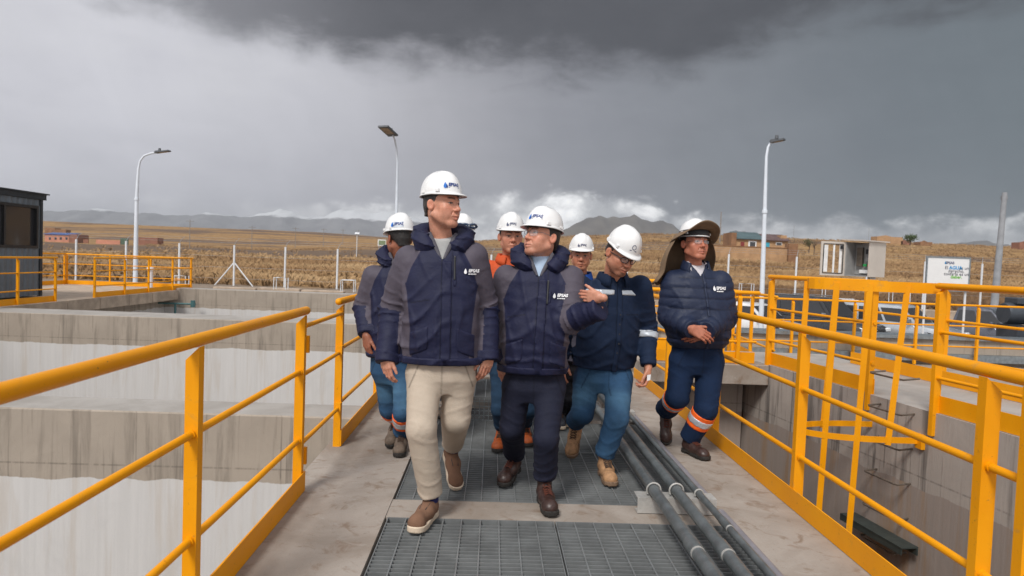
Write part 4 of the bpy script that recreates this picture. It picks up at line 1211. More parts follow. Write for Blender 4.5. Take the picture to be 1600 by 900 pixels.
def car(label, x, y, z, yaw, paint, kind='suv', L=4.6, Wd=1.84, Hh=1.78):
    """yaw: direction of the nose in degrees from +X"""
    t = thing('parked_car', (0, 0, 0), label, 'car', 'cars parked beyond the tanks')
    ORG[t.name] = np.zeros(3)
    hw = Wd / 2
    if kind == 'pickup': gh = [(-.55, 0), (-.38, 1), (.62, 1), (1.28, 0)]; 
    elif kind == 'sedan': gh = [(-1.75, 0), (-1.15, 1), (.15, 1), (.95, 0)]
    else: gh = [(-2.18, 0), (-1.98, 1), (.35, 1), (1.02, 0)]
    belt = .60 * Hh; hood = belt * .97; roof = Hh; sill = .32
    xs_ = np.array([-L / 2, -L / 2 + .06, -L / 2 + .3, -1.6, -.9, 0, .9, 1.25, 1.7, L / 2 - .3, L / 2 - .07, L / 2])
    tp = np.interp(xs_, [-L / 2, -L / 2 + .08, -1, .9, L / 2 - .35, L / 2 - .06, L / 2], [belt * .86, belt * .98, belt, belt, hood * .90, hood * .80, hood * .62])
    bt = np.interp(xs_, [-L / 2, -L / 2 + .3, L / 2 - .3, L / 2], [.48, sill, sill, .42])
    wd = np.interp(xs_, [-L / 2, -L / 2 + .1, -L / 2 + .6, L / 2 - .8, L / 2 - .15, L / 2], [hw * .82, hw * .94, hw, hw, hw * .90, hw * .72])
    f = MB(); f.sm = True; rows = []
    prof = [(-.9, 0), (-1.0, .12), (-1.02, .5), (-.985, .86), (-.93, .97), (-.80, 1.0), (0, 1.015), (.80, 1.0), (.93, .97), (.985, .86), (1.02, .5), (1.0, .12), (.9, 0)]
    V = []
    for i, xx in enumerate(xs_):
        for a, h in prof: V.append((xx, a * wd[i], bt[i] + h * (tp[i] - bt[i])))
    n = len(prof); F = []
    for i in range(len(xs_) - 1):
        for k in range(n - 1): F.append((i * n + k, (i + 1) * n + k, (i + 1) * n + k + 1, i * n + k + 1))
        F.append((i * n + n - 1, (i + 1) * n + n - 1, (i + 1) * n, i * n))
    F += [tuple(range(n)), tuple(range((len(xs_)) * n - 1, (len(xs_) - 1) * n - 1, -1))]
    f.addv(V, F)
    body = f.build('body', paint, t)
    # cabin
    f = MB(); f.sm = True
    V = []
    zr = [belt - .01, belt + (roof - belt) * .92, roof]
    tw = [hw * .955, hw * .80, hw * .70]
    st = [(gh[0][0], gh[3][0], 0), (gh[0][0] + (gh[1][0] - gh[0][0]) * .9, gh[3][0] + (gh[2][0] - gh[3][0]) * .9, 1), (gh[1][0] + .05, gh[2][0] - .07, 2)]
    ringx = 9
    for (xa, xb, l) in st:
        for side in (-1, 1):
            for j in range(ringx):
                xx = xa + (xb - xa) * j / (ringx - 1)
                ww = tw[l] * (1 - .06 * (abs(j - 4) / 4) ** 3)
                V.append((xx, side * ww, zr[l] + (.02 * math.sin(math.pi * j / 8) if l == 2 else 0)))
    F = []
    def vi(l, s_, j): return l * 2 * ringx + s_ * ringx + j
    for l in (0, 1):
        for j in range(ringx - 1):
            F.append((vi(l, 0, j), vi(l, 0, j + 1), vi(l + 1, 0, j + 1), vi(l + 1, 0, j)))
            F.append((vi(l, 1, j + 1), vi(l, 1, j), vi(l + 1, 1, j), vi(l + 1, 1, j + 1)))
        F.append((vi(l, 1, 0), vi(l, 0, 0), vi(l + 1, 0, 0), vi(l + 1, 1, 0)))
        F.append((vi(l, 0, 8), vi(l, 1, 8), vi(l + 1, 1, 8), vi(l + 1, 0, 8)))
    for j in range(ringx - 1): F.append((vi(2, 0, j), vi(2, 0, j + 1), vi(2, 1, j + 1), vi(2, 1, j)))
    f.addv(V, F); f.build('cabin', paint, t)
    V = np.array(V)
    def quad(name, p, off, mat=M_GLASS):
        p = np.array(p); nn = np.cross(p[1] - p[0], p[3] - p[0]); nn /= np.linalg.norm(nn)
        c = p.mean(0)
        if nn @ (c - np.array([0, 0, belt])) < 0: nn = -nn
        q_ = p + nn * off
        MB().addv(list(q_) + list(q_ - nn * .006), [(0, 1, 2, 3), (7, 6, 5, 4), (0, 4, 5, 1), (1, 5, 6, 2), (2, 6, 7, 3), (3, 7, 4, 0)]).build(name, mat, t)
    xl0, xl1, xu0, xu1 = st[0][0], st[0][1], st[1][0], st[1][1]
    for s_ in (-1, 1):
        cuts = [.07, .5, .54, .95] if kind != 'suv' else [.04, .30, .33, .63, .66, .955]
        for c0, c1 in zip(cuts[::2], cuts[1::2]):
            def pt(c, l, e):
                xa, xb = (xl0, xl1) if l == 0 else (xu0, xu1)
                tt = e
                z = zr[0] + (zr[1] - zr[0]) * tt
                x_ = (xl0 + (xl1 - xl0) * c) * (1 - tt) + (xu0 + (xu1 - xu0) * c) * tt
                return (x_, s_ * (tw[0] * (1 - tt) + tw[1] * tt), z)
            quad('window', [pt(c0, 0, .1), pt(c1, 0, .1), pt(c1, 0, .9), pt(c0, 0, .9)], .012)
    for (xb, xt, nm) in ((xl1, xu1, 'windscreen'), (xl0, xu0, 'rear_window')):
        def pe(s_, tt): return (xb + (xt - xb) * tt, s_ * (tw[0] * (1 - tt) + tw[1] * tt) * .86, zr[0] + (zr[1] - zr[0]) * tt)
        quad(nm, [pe(-1, .08), pe(1, .08), pe(1, .93), pe(-1, .93)], .012)
    # wheels, lights, mirrors, bumpers
    for xx in (-L / 2 + .86, L / 2 - .88):
        for s_ in (-1, 1):
            r = .36
            MB().lathe([(r * 1.13, -.01), (r * 1.13, .012), (.02, .012)], (xx, s_ * (hw + .004) - .0, r), 20, 'y').build('wheel_arch', M_BLACK, t)
            wh = MB().lathe([(.22, -.11), (r - .03, -.11), (r, -.07), (r, .07), (r - .03, .11), (.22, .11)], (xx, s_ * (hw - .06), r), 22, 'y').build('wheel', M_TYRE, t)
            MB().lathe([(.225, s_ * .1), (.2, s_ * .085), (.07, s_ * .06), (.05, s_ * .1), (0, s_ * .1)], (xx, s_ * (hw - .06), r), 14, 'y').build('rim', M_RIM, wh)
    for s_ in (-1, 1):
        MB().bbox((L / 2 - .22, min(s_ * hw * .55, s_ * hw * .9), hood * .66), (L / 2 - .015, max(s_ * hw * .55, s_ * hw * .9), hood * .80), .03).build('headlight', M_HEAD, t)
        MB().bbox((-L / 2 - .01, min(s_ * hw * .66, s_ * hw * .9), belt * .66), (-L / 2 + .16, max(s_ * hw * .66, s_ * hw * .9), belt * .92), .02).build('tail_light', M_TAIL, t)
        MB().bbox((.72, s_ * (hw + .11) - .1, belt + .04), (.84, s_ * (hw + .11) + .1, belt + .2), .03).build('mirror', M_RIM if kind == 'suv' else paint, t)
    MB().bbox((L / 2 - .1, -hw * .45, hood * .6), (L / 2 + .012, hw * .45, hood * .76), .02).build('grille', M_BLACK, t)
    MB().bbox((L / 2 - .16, -hw * .86, .36), (L / 2 + .06, hw * .86, .56), .05).build('bumper', paint if kind != 'pickup' else M_RIM, t)
    if kind == 'suv':
        for s_ in (-1, 1): MB().tube([(-1.7, s_ * hw * .66, roof + .05), (.1, s_ * hw * .66, roof + .05)], .02, 6).build('roof_rail', M_RIM, t)
    if kind == 'pickup':
        MB().box((-L / 2 + .12, -hw * .84, belt + .012), (gh[0][0] - .1, hw * .84, belt + .02)).build('bed_cover', M_BLACK, t)
    t.location = (x, y, z); t.rotation_euler = (0, 0, math.radians(yaw))
    return t


CZ = -1.46
car('black off-road car parked behind the railings, nose towards the cabinet', 13.0, 26.6, CZ, -58, car_paint('paint_black', (.045, .047, .052)), 'suv', 4.7, 1.9, 1.86)
car('white car mostly hidden behind the railing and street lamp', 10.6, 27.2, CZ, -52, car_paint('paint_white', (.75, .75, .76), 0), 'sedan', 4.4, 1.76, 1.5)
car('silver car right of the cabinet post, its dark windscreen towards the viewer', 16.0, 26.4, CZ, -52, car_paint('paint_silver', lin(185, 190, 196), .4), 'suv', 4.5, 1.84, 1.68)
car('grey pickup parked at the far right behind the railings', 18.9, 26.2, CZ, -48, car_paint('paint_grey', lin(92, 94, 104), .4), 'pickup', 5.2, 1.86, 1.72)
car('white and red car half hidden beyond the black off-road car', 15.6, 29.0, CZ, -20, car_paint('paint_white_b', (.68, .68, .70), 0), 'suv', 4.1, 1.7, 1.66)
t = thing('blower', (12.8, 17, -.3), 'dark grey motor housing with a flat cap at the right edge behind the railings', 'motor')
M_MOTOR = simple('motor_grey', lin(70, 76, 84), .45, .3)
o_ = at(1589, 490, Y=14.2)
MB().lathe([(0, -.3), (.21, -.3), (.23, -.24), (.23, .2), (.19, .28), (0, .3)], o_, 24, 'x').build('body', M_MOTOR, t)
MB().bbox((o_[0] - .15, 14.0, o_[2] + .2), (o_[0] + .13, 14.4, o_[2] + .34), .02).build('cap', M_MOTOR, t)
MB().box((o_[0] - .2, 13.9, -.8), (o_[0] + .2, 14.5, o_[2] - .24)).build('stand', M_MOTOR, t)

t = thing('dry_leaf', (-.36, 3.42, 0), 'tiny dry brown leaf lying on the front grating beside the tan shoe', 'leaf')
MB().addv([(-.372, 3.40, .004), (-.352, 3.415, .012), (-.345, 3.45, .006), (-.368, 3.435, .010)], [(0, 1, 2, 3)]).build('blade', simple('dead_leaf', lin(128, 96, 62), .9), t)

# ------------------------------------------------------------------ people: implicit surfaces turned into meshes
f32 = np.float32


def smin(a, b, k):
    h = np.clip(.5 + .5 * (b - a) / k, 0, 1)
    return b + (a - b) * h - k * h * (1 - h)


class Field:
    def __init__(s, lo, hi, h):
        s.lo = np.array(lo, float); s.h = h
        s.n = np.ceil((np.array(hi) - s.lo) / h).astype(int) + 1
        s.ax = [(s.lo[i] + h * np.arange(s.n[i])).astype(f32) for i in range(3)]
        s.F = np.full(s.n, .5, f32)
    def sub(s, lo, hi):
        a = np.clip(np.floor((np.array(lo) - s.lo) / s.h).astype(int), 0, s.n)
        b = np.clip(np.ceil((np.array(hi) - s.lo) / s.h).astype(int) + 1, 0, s.n)
        return tuple(slice(a[i], max(a[i], b[i])) for i in range(3))
    def pts(s, sl=None):
        sl = sl or (slice(None),) * 3
        return s.ax[0][sl[0]][:, None, None], s.ax[1][sl[1]][None, :, None], s.ax[2][sl[2]][None, None, :]
    def op(s, fn, lo, hi, k=0.0, mode='u'):
        m = max(k, 2 * s.h) + 2 * s.h
        sl = s.sub(np.array(lo) - m, np.array(hi) + m)
        x, y, z = s.pts(sl)
        if min(len(x), y.shape[1], z.shape[2]) == 0: return s
        d = fn(x, y, z); F = s.F[sl]
        if mode == 'u': s.F[sl] = smin(F, d, k) if k > 0 else np.minimum(F, d)
        elif mode == 's': s.F[sl] = -smin(-F, d, k) if k > 0 else np.maximum(F, -d)
        return s
    def cone(s, a, b, ra, rb, k=0.0, mode='u', sq=None):
        a = np.array(a, float); b = np.array(b, float); r = max(ra, rb)
        ab = b - a; L2 = ab @ ab + 1e-12
        def fn(x, y, z):
            px, py, pz = x - f32(a[0]), y - f32(a[1]), z - f32(a[2])
            t = np.clip((px * f32(ab[0]) + py * f32(ab[1]) + pz * f32(ab[2])) / f32(L2), 0, 1)
            qx, qy, qz = px - t * f32(ab[0]), py - t * f32(ab[1]), pz - t * f32(ab[2])
            return np.sqrt(qx * qx + qy * qy + qz * qz) - (f32(ra) + t * f32(rb - ra))
        return s.op(fn, np.minimum(a, b) - r, np.maximum(a, b) + r, k, mode)
    def ell(s, c, r, k=0.0, mode='u', R=None):
        c = np.array(c, float); r = np.array(r, float); m = r.max()
        def fn(x, y, z):
            p = [x - f32(c[0]), y - f32(c[1]), z - f32(c[2])]
            if R is not None:
                p = [p[0] * f32(R[i][0]) + p[1] * f32(R[i][1]) + p[2] * f32(R[i][2]) for i in range(3)]
            n = np.sqrt((p[0] / f32(r[0])) ** 2 + (p[1] / f32(r[1])) ** 2 + (p[2] / f32(r[2])) ** 2)
            g_ = np.sqrt((p[0] / f32(r[0] ** 2)) ** 2 + (p[1] / f32(r[1] ** 2)) ** 2 + (p[2] / f32(r[2] ** 2)) ** 2)
            return n * (n - 1) / (g_ + f32(1e-6))
        return s.op(fn, c - (m if R is not None else r), c + (m if R is not None else r), k, mode)
    def mesh(s, F=None):
        return surface_nets(s.F if F is None else F, s.lo, s.h)


def surface_nets(F, lo, h):
    I = F < 0
    nx, ny, nz = [q - 1 for q in F.shape]
    cnt = np.zeros((nx, ny, nz), np.int8)
    for i in (0, 1):
        for j in (0, 1):
            for k in (0, 1): cnt += I[i:nx + i, j:ny + j, k:nz + k]
    ac = np.argwhere((cnt > 0) & (cnt < 8))
    if len(ac) == 0: return np.zeros((0, 3)), np.zeros((0, 4), int)
    idx = np.full((nx, ny, nz), -1, np.int32)
    idx[ac[:, 0], ac[:, 1], ac[:, 2]] = np.arange(len(ac))
    co = np.array([(i, j, k) for i in (0, 1) for j in (0, 1) for k in (0, 1)])
    val = np.stack([F[ac[:, 0] + c[0], ac[:, 1] + c[1], ac[:, 2] + c[2]] for c in co], 1)
    acc = np.zeros((len(ac), 3)); n = np.zeros(len(ac))
    for a in range(8):
        for b in range(a + 1, 8):
            if np.abs(co[a] - co[b]).sum() != 1: continue
            va, vb = val[:, a], val[:, b]
            m = (va < 0) != (vb < 0)
            t = np.where(m, va / np.where(m, va - vb, 1), 0)
            p = co[a] + t[:, None] * (co[b] - co[a])
            acc[m] += p[m]; n[m] += 1
    V = lo + h * (ac + acc / n[:, None])
    faces = []
    for ax in range(3):
        u, v = [(1, 2), (2, 0), (0, 1)][ax]
        sl0 = [slice(None)] * 3; sl1 = [slice(None)] * 3
        sl0[ax] = slice(0, -1); sl1[ax] = slice(1, None)
        A, B = I[tuple(sl0)], I[tuple(sl1)]
        e = np.argwhere(A != B)
        e = e[(e[:, u] > 0) & (e[:, v] > 0) & (e[:, u] < F.shape[u] - 1) & (e[:, v] < F.shape[v] - 1)]
        if len(e) == 0: continue
        fl = A[e[:, 0], e[:, 1], e[:, 2]]
        q = []
        for du, dv in ((-1, -1), (0, -1), (0, 0), (-1, 0)):
            c = e.copy(); c[:, u] += du; c[:, v] += dv
            q.append(idx[c[:, 0], c[:, 1], c[:, 2]])
        q = np.stack(q, 1)
        q[~fl] = q[~fl][:, ::-1]
        faces.append(q)
    Fc = np.concatenate(faces)
    return V, Fc[(Fc >= 0).all(1)]


def swav(x, y, z, fr, seed, n=5):
    """smooth pseudo-random field, about -1..1"""
    r = np.random.default_rng(seed); o = 0
    for i in range(n):
        k = r.normal(0, 1, 3); k *= fr * r.uniform(.7, 1.5) / np.linalg.norm(k)
        k2 = r.normal(0, 1, 3) * fr * .45
        o = o + np.sin(x * f32(k[0]) + y * f32(k[1]) + z * f32(k[2]) + f32(r.uniform(0, 6.28)) + f32(1.4) * np.sin(x * f32(k2[0]) + y * f32(k2[1]) + z * f32(k2[2])))
    return o / n * f32(1.3)


def mxall(a):
    o = a[0]
    for b in a[1:]: o = np.maximum(o, b)
    return o


def vnorm(v): v = np.array(v, float); return v / np.linalg.norm(v)


# ---- materials for people
def attr_mat(name, rough=.6, bump=.0, bscale=220, spec=.4, sss=0.0):
    m, q, b = new_mat(name)
    a = q.n('ShaderNodeAttribute'); a.attribute_name = 'col'
    pos = q.n('ShaderNodeNewGeometry').outputs['Position']
    nz = q.add(q.mul(q.noise(pos, 48, 4, .65), .6), q.mul(q.noise(pos, 190, 3, .6), .4))
    q._in(b.inputs['Base Color'], q.mix(1.0, a.outputs['Color'], q.mix(q.step(nz, .36, .64), (.88, .83, .81, 1), (1.08, 1.05, 1.04, 1)), 'MULTIPLY'))
    b.inputs['Roughness'].default_value = rough; b.inputs['Specular IOR Level'].default_value = spec
    if sss:
        b.inputs['Subsurface Weight'].default_value = sss; b.inputs['Subsurface Radius'].default_value = (.012, .005, .003); b.inputs['Subsurface Scale'].default_value = 1.0
    if bump:
        bn = q.n('ShaderNodeBump'); bn.inputs['Strength'].default_value = bump; bn.inputs['Distance'].default_value = .0015
        q._in(bn.inputs['Height'], q.noise(pos, bscale, 4, .6)); q.nt.links.new(bn.outputs[0], b.inputs['Normal'])
    return m


def cloth(name, c0, c1=None, c2=None, rough=.75, weave=700, var=.10, bump=.25, sheen=.0, wrinkle=0.0):
    """cloth; where the 'mask' attribute is above zero it takes colour c1, and c2 where 'mask2' is"""
    m, q, b = new_mat(name)
    pos = q.n('ShaderNodeNewGeometry').outputs['Position']
    n = q.noise(pos, 14, 5, .6); fine = q.noise(pos, weave, 3, .6)
    def tone(c): return q.mix(q.step(q.add(q.mul(n, .6), q.mul(fine, .4)), .32, .68), tuple(k * (1 - var) for k in c) + (1,), tuple(k * (1 + var) for k in c) + (1,))
    col = tone(c0)
    for k, c in (('mask', c1), ('mask2', c2)):
        if c:
            a = q.n('ShaderNodeAttribute'); a.attribute_name = k
            col = q.mix(q.step(a.outputs['Fac'], -.0022, .0022), col, tone(c))
    a = q.n('ShaderNodeAttribute'); a.attribute_name = 'seam'
    col = q.mix(q.step(a.outputs['Fac'], 0.0, 1.0, 0, .75), col, tuple(k * .25 for k in c0) + (1,))
    q._in(b.inputs['Base Color'], col); b.inputs['Roughness'].default_value = rough
    b.inputs['Specular IOR Level'].default_value = .3
    if sheen: b.inputs['Sheen Weight'].default_value = sheen; b.inputs['Sheen Roughness'].default_value = .5
    bn = q.n('ShaderNodeBump'); bn.inputs['Strength'].default_value = min(1, bump * 2.4); bn.inputs['Distance'].default_value = .012
    rg = q.n('ShaderNodeTexNoise', noise_type='RIDGED_MULTIFRACTAL'); q._in(rg.inputs['Vector'], q.n('ShaderNodeNewGeometry').outputs['Position'])
    rg.inputs['Scale'].default_value = 8.5; rg.inputs['Detail'].default_value = 3.0; rg.inputs['Roughness'].default_value = .45; rg.inputs['Distortion'].default_value = .7
    q._in(bn.inputs['Height'], q.add(q.mul(fine, .10), q.add(q.mul(rg.outputs['Fac'], -.55), q.mul(q.noise(pos, 46, 4, .6, .8), .35)))); q.nt.links.new(bn.outputs[0], b.inputs['Normal'])
    return m


M_SKIN = attr_mat('skin', .44, .22, 300, .42, .10)
M_HAIR = simple('dark_hair', (.018, .015, .014), .55, 0, .4, 120, .5, 300)
M_HAIRG = simple('greying_hair', (.055, .05, .048), .6, 0, .6, 160, .5, 300)
M_HELM = simple('white_helmet_shell', (.80, .80, .80), .32, 0, .015, 8)
M_STRAP = simple('dark_strap', (.03, .03, .032), .7)
NAVY, GREYP = lin(29, 32, 60), lin(82, 76, 87)
M_PARKA = cloth('parka_cloth', NAVY, GREYP, rough=.62)
M_PARKA_NAVY = cloth('parka_navy', NAVY, rough=.62)
M_PARKA_IN = cloth('parka_lining', lin(88, 86, 94), rough=.8)
M_BEIGE = cloth('beige_chino', lin(186, 172, 156), rough=.85, var=.05)
M_NAVYTR = cloth('navy_trousers', lin(27, 30, 48), rough=.8)
M_JEAN = cloth('blue_denim', lin(44, 76, 108), lin(80, 118, 146), rough=.85, var=.16)
M_JEAND = cloth('dark_denim', lin(24, 48, 74), lin(48, 74, 98), rough=.85, var=.16)
M_WORK = cloth('navy_work_shirt', lin(18, 34, 60), rough=.8, var=.08)
M_PUFF = cloth('quilted_navy', lin(33, 42, 66), rough=.5, var=.06)
M_ORANGEJ = cloth('orange_jacket', lin(200, 84, 42), rough=.7)
M_BLUEFL = cloth('blue_collar', lin(24, 66, 140), rough=.85)
M_GREYT = cloth('grey_tee', lin(172, 172, 172), rough=.9)
M_LBLUE = cloth('light_blue_shirt', lin(178, 198, 222), rough=.85, var=.08)
M_WSHIRT = cloth('white_shirt', lin(216, 212, 216), rough=.85, var=.04)
M_SWEAT = cloth('blue_sweater', lin(48, 88, 122), rough=.9)
M_REFL = simple('silver_reflective', lin(190, 196, 204), .35, .35, .05, 30)
M_HIVIS = simple('hivis_orange', lin(250, 106, 32), .6, 0, .05, 30)
M_KHAKI = cloth('khaki_cloth', lin(146, 122, 98), lin(96, 80, 64), rough=.85)
M_SUEDE = cloth('brown_suede', lin(122, 92, 74), rough=.95, var=.14, weave=300)
M_SOLE = simple('cream_sole', lin(216, 198, 176), .7, 0, .06, 40)
M_LEATH = simple('dark_brown_leather', lin(60, 42, 38), .38, 0, .3, 40, .3, 120)
M_BLSOLE = simple('black_sole', (.025, .022, .02), .7, 0, .2, 60)
M_TANB = simple('tan_boot_leather', lin(168, 128, 92), .75, 0, .22, 40, .3, 120)
M_TANS = simple('tan_boot_sole', lin(128, 104, 84), .85, 0, .2, 60)
M_ORB = simple('rust_orange_boot', lin(176, 84, 34), .6, 0, .2, 40, .3, 120)
M_DUST = simple('dusty_boot', lin(104, 90, 78), .8, 0, .25, 40, .4, 120)
M_SNEAK = simple('grey_sneaker', lin(60, 62, 70), .7)
M_SOCK = cloth('navy_sock', lin(40, 44, 92), rough=.95)
M_LACE = simple('lace', lin(92, 44, 30), .8)
M_LACEB = simple('lace_brown', lin(70, 52, 40), .8)
M_PRINTB = simple('print_blue', lin(22, 56, 128), .5)
M_PRINTC = simple('print_light_blue', lin(20, 110, 200), .5)
M_PRINTW = simple('print_white', (.82, .82, .84), .6)
M_PRINTG = simple('print_grey', lin(90, 95, 120), .5)
M_STICK = simple('sticker_grey', lin(196, 204, 214), .4)
M_LENSC = None


def clear_lens():
    m, q, b = new_mat('clear_lens')
    b.inputs['Base Color'].default_value = (.9, .93, .98, 1); b.inputs['Roughness'].default_value = .05
    b.inputs['Alpha'].default_value = .16; b.inputs['Specular IOR Level'].default_value = .8
    return m


M_LENSC = clear_lens()
M_METALF = simple('thin_metal_frame', lin(150, 150, 155), .3, .9)
TXT = {}


def txt(body, size, shear=.18, bold=0.0):
    k = (body, size, shear, bold)
    if k not in TXT: TXT[k] = text_mesh(body, size, shear, bold)
    return TXT[k][0].copy(), TXT[k][1]


# ---- head, in head coordinates: x to the person's right, y forward, z up, origin between the eyes' level and the skull axis
def head_field(h, o):
    fw, ch, nose, jaw = o.get('face_w', 1), o.get('chin', 0), o.get('nose', 1), o.get('jaw', 1)
    f = Field((-.115, -.16, -.28), (.115, .15, .135), h)
    f.ell((0, -.012, .03), (.077 * fw, .098, .088))
    f.ell((0, .03, -.035), (.062 * fw, .068, .086), .03)
    for s in (-1, 1):
        f.cone((s * .056 * jaw, -.004, -.062), (s * .02 * jaw, .070, -.102 - ch), .018, .017, .03)
        f.ell((s * .043 * fw, .060, -.030), (.022, .02, .02), .022)
        f.cone((s * .012, .089, .021), (s * .046 * fw, .070, .020), .010, .009, .012)
        f.ell((s * .036, .058, -.060), (.022, .026, .024), .02)                      # cheek flesh
    f.ell((0, .076, -.103 - ch), (.022, .019, .017), .022)
    for s in (-1, 1): f.ell((s * .0325, .099, -.001), (.0165, .016, .0105), .010, 's')
    f.cone((0, .084, .016), (0, .106 * (.5 + .5 * nose), -.026), .009, .0115, .010)
    f.ell((0, .110 * (.6 + .4 * nose), -.034), (.0125, .0135, .0115), .008)
    for s in (-1, 1): f.ell((s * .013, .098, -.038), (.0085, .012, .0085), .006)
    for s in (-1, 1): f.ell((s * .0065, .108, -.046), (.0042, .006, .004), .003, 's')
    f.ell((0, .086, -.070), (.026, .016, .018), .014)                               # muzzle
    f.cone((-.021, .087, -.0695), (0, .1015, -.0665), .0045, .0062, .005); f.cone((.021, .087, -.0695), (0, .1015, -.0665), .0045, .0062, .005)
    f.cone((-.018, .087, -.080), (0, .0995, -.0815), .005, .0072, .005); f.cone((.018, .087, -.080), (0, .0995, -.0815), .005, .0072, .005)
    f.cone((-.023, .0945, -.0735), (0, .1085, -.0733), .0022, .0026, .002, 's'); f.cone((.023, .0945, -.0735), (0, .1085, -.0733), .0022, .0026, .002, 's')
    for s in (-1, 1):                                                               # nose-to-mouth folds
        f.cone((s * .020, .096, -.043), (s * .031, .081, -.072), .002, .002, .006, 's')
        f.ell((s * .0320, .0765, -.001), (.0125, .0125, .0125), .002)
        f.cone((s * .018, .0885, .0075), (s * .046, .0775, .005), .0042, .004, .004)   # upper lid
        f.cone((s * .020, .087, -.0095), (s * .044, .0775, -.009), .0034, .0032, .004)
        R = Matrix.Rotation(s * .45, 3, 'Z') @ Matrix.Rotation(.15, 3, 'X')
        R = np.array(R.transposed())
        f.ell((s * .081 * fw, -.012, -.012), (.009, .019, .030), .006, 'u', R)
        f.ell((s * .089 * fw, -.006, -.010), (.006, .011, .020), .004, 's', R)
    return f


def head_mesh(h, o):
    f = head_field(h, o)
    nk = np.array(o.get('neck', (0, -.045, -.20)))
    w_ = o.get('neck_w', 1.0)
    f.cone((0, -.028, -.05), nk, .055 * w_, .060 * w_, .025)
    V, Fc = f.mesh()
    x, y, z = V.T
    sk = np.array(o.get('skin', lin(196, 140, 116)))
    col = np.tile(sk, (len(V), 1))
    def blend(w, c): nonlocal col; w = np.clip(w, 0, 1)[:, None]; col = col * (1 - w) + np.array(c) * w
    red = sk * np.array([1.02, .78, .74])
    ax_ = np.abs(x)
    blend(np.exp(-(((ax_ - .042) / .022) ** 2 + ((z + .03) / .024) ** 2)) * .55 * (y > .03), red)
    blend(np.exp(-((x / .018) ** 2 + ((z + .036) / .016) ** 2)) * .55 * (y > .09), red)
    blend(.5 * (ax_ > .078) , red)
    st = o.get('stubble', .0)
    if st:
        w = np.clip((-.045 - z) / .03, 0, 1) * (z > -.135) * (y > -.01 + 0 * z) * st
        w = w * (1 - .75 * np.exp(-((x / .026) ** 2 + ((z + .074) / .011) ** 2))) * np.clip((y + .01) / .03, 0, 1)
        blend(w, sk * .42)
    if o.get('moustache'):
        blend(np.exp(-((x / .024) ** 4 + ((z + .056) / .0055) ** 2)) * (y > .08) * o['moustache'], (.05, .04, .035))
    if o.get('goatee'):
        blend(np.exp(-((x / .02) ** 4 + ((z + .098) / .011) ** 2)) * (y > .07) * o['goatee'], (.06, .05, .045))
    lipc = sk * np.array([.78, .50, .50])
    blend(np.exp(-((x / .021) ** 4 + ((z + .0745) / .0095) ** 4)) * (y > .085) * .8, lipc)
    blend(np.exp(-((x / .024) ** 4 + ((z + .0735) / .0022) ** 2)) * (y > .085) * .75, sk * .22)
    # brows, eyes
    bz = .0225 + .004 * np.sin((ax_ - .012) / .036 * 2.6)
    blend((np.exp(-((z - bz) / .0052) ** 2) * np.clip((ax_ - .008) / .006, 0, 1) * np.clip((.052 - ax_) / .008, 0, 1) * (y > .055)) * o.get('brow', .95), (.016, .012, .010))
    gx, gz = o.get('gaze', (0, 0))
    for s in (-1, 1):
        ex, ez = s * .0322, -.0012
        u = (x - ex) / .0145; v = (z - ez - .0006) / (.0060 * o.get('eye_open', .85) * np.sqrt(np.clip(1 - u * u, .02, 1)))
        ins = np.clip((1 - (u * u * .6 + v * v)) * 3, 0, 1) * (y > .074) * (np.abs(u) < 1)
        blend(ins, (.36, .32, .30))
        ir = np.sqrt((x - ex - gx * .006) ** 2 + (z - ez - gz * .003 - .0008) ** 2)
        blend(ins * np.clip((.0066 - ir) / .0014, 0, 1), (.02, .012, .008))
        up = np.exp(-((z - ez - .0066 * o.get('eye_open', .85) * np.sqrt(np.clip(1 - u * u, 0, 1))) / .0022) ** 2) * (np.abs(u) < 1.05) * (y > .07)
        blend(up * .8, (.025, .018, .015))
        blend(np.exp(-(((x - ex) / .019) ** 2 + ((z + .0115) / .0055) ** 2)) * .42 * (y > .06), sk * .55)  # shade below the eyes painted into the skin colour
        blend(np.exp(-(((x - s * .027) / .006) ** 2 + ((z + .055) / .02) ** 2)) * .25 * (y > .06), sk * .6)  # crease shade of the nose-to-mouth fold, also in the skin colour
    # shaved scalp / temple under the helmet
    if o.get('scalp', .5):
        hl = np.interp(z, [-.09, -.045, -.02, .03, .055, .1], [-.06, -.045, -.004, .022, .062, .085])
        blend(np.clip((hl - y) / .012, 0, 1) * (z > -.07) * o.get('scalp', .5) * (ax_ < .081), (.03, .026, .024))
    col *= (1 + .05 * swav(x, y, z, 90, 3))[:, None]
    return V, Fc, col


def hair_mesh(h, o):
    fw = o.get('face_w', 1)
    f = Field((-.12, -.16, -.12), (.12, .15, .14), h)
    f.ell((0, -.014, .03), (.0795 * fw, .1015, .092))
    f.cone((0, -.055, -.02), (0, -.058, -.055), .060 * fw, .05, .02)
    x, y, z = f.pts()
    yl = np.interp(f.ax[2], [-.085, -.06, -.045, -.022, -.018, .03, .055, .075, .11], [-.085, -.072, -.062, -.045, .004 if o.get('sideburn', 1) else -.02, .020, .058, .082, .09]).astype(f32)[None, None, :]
    F = np.maximum(f.F, (y - yl) * f32(.8))
    F = np.maximum(F, -z - f32(.066))
    F = F + f32(.0018) * swav(x, y * .3, z * .3, 260, 9)
    return f.mesh(F)


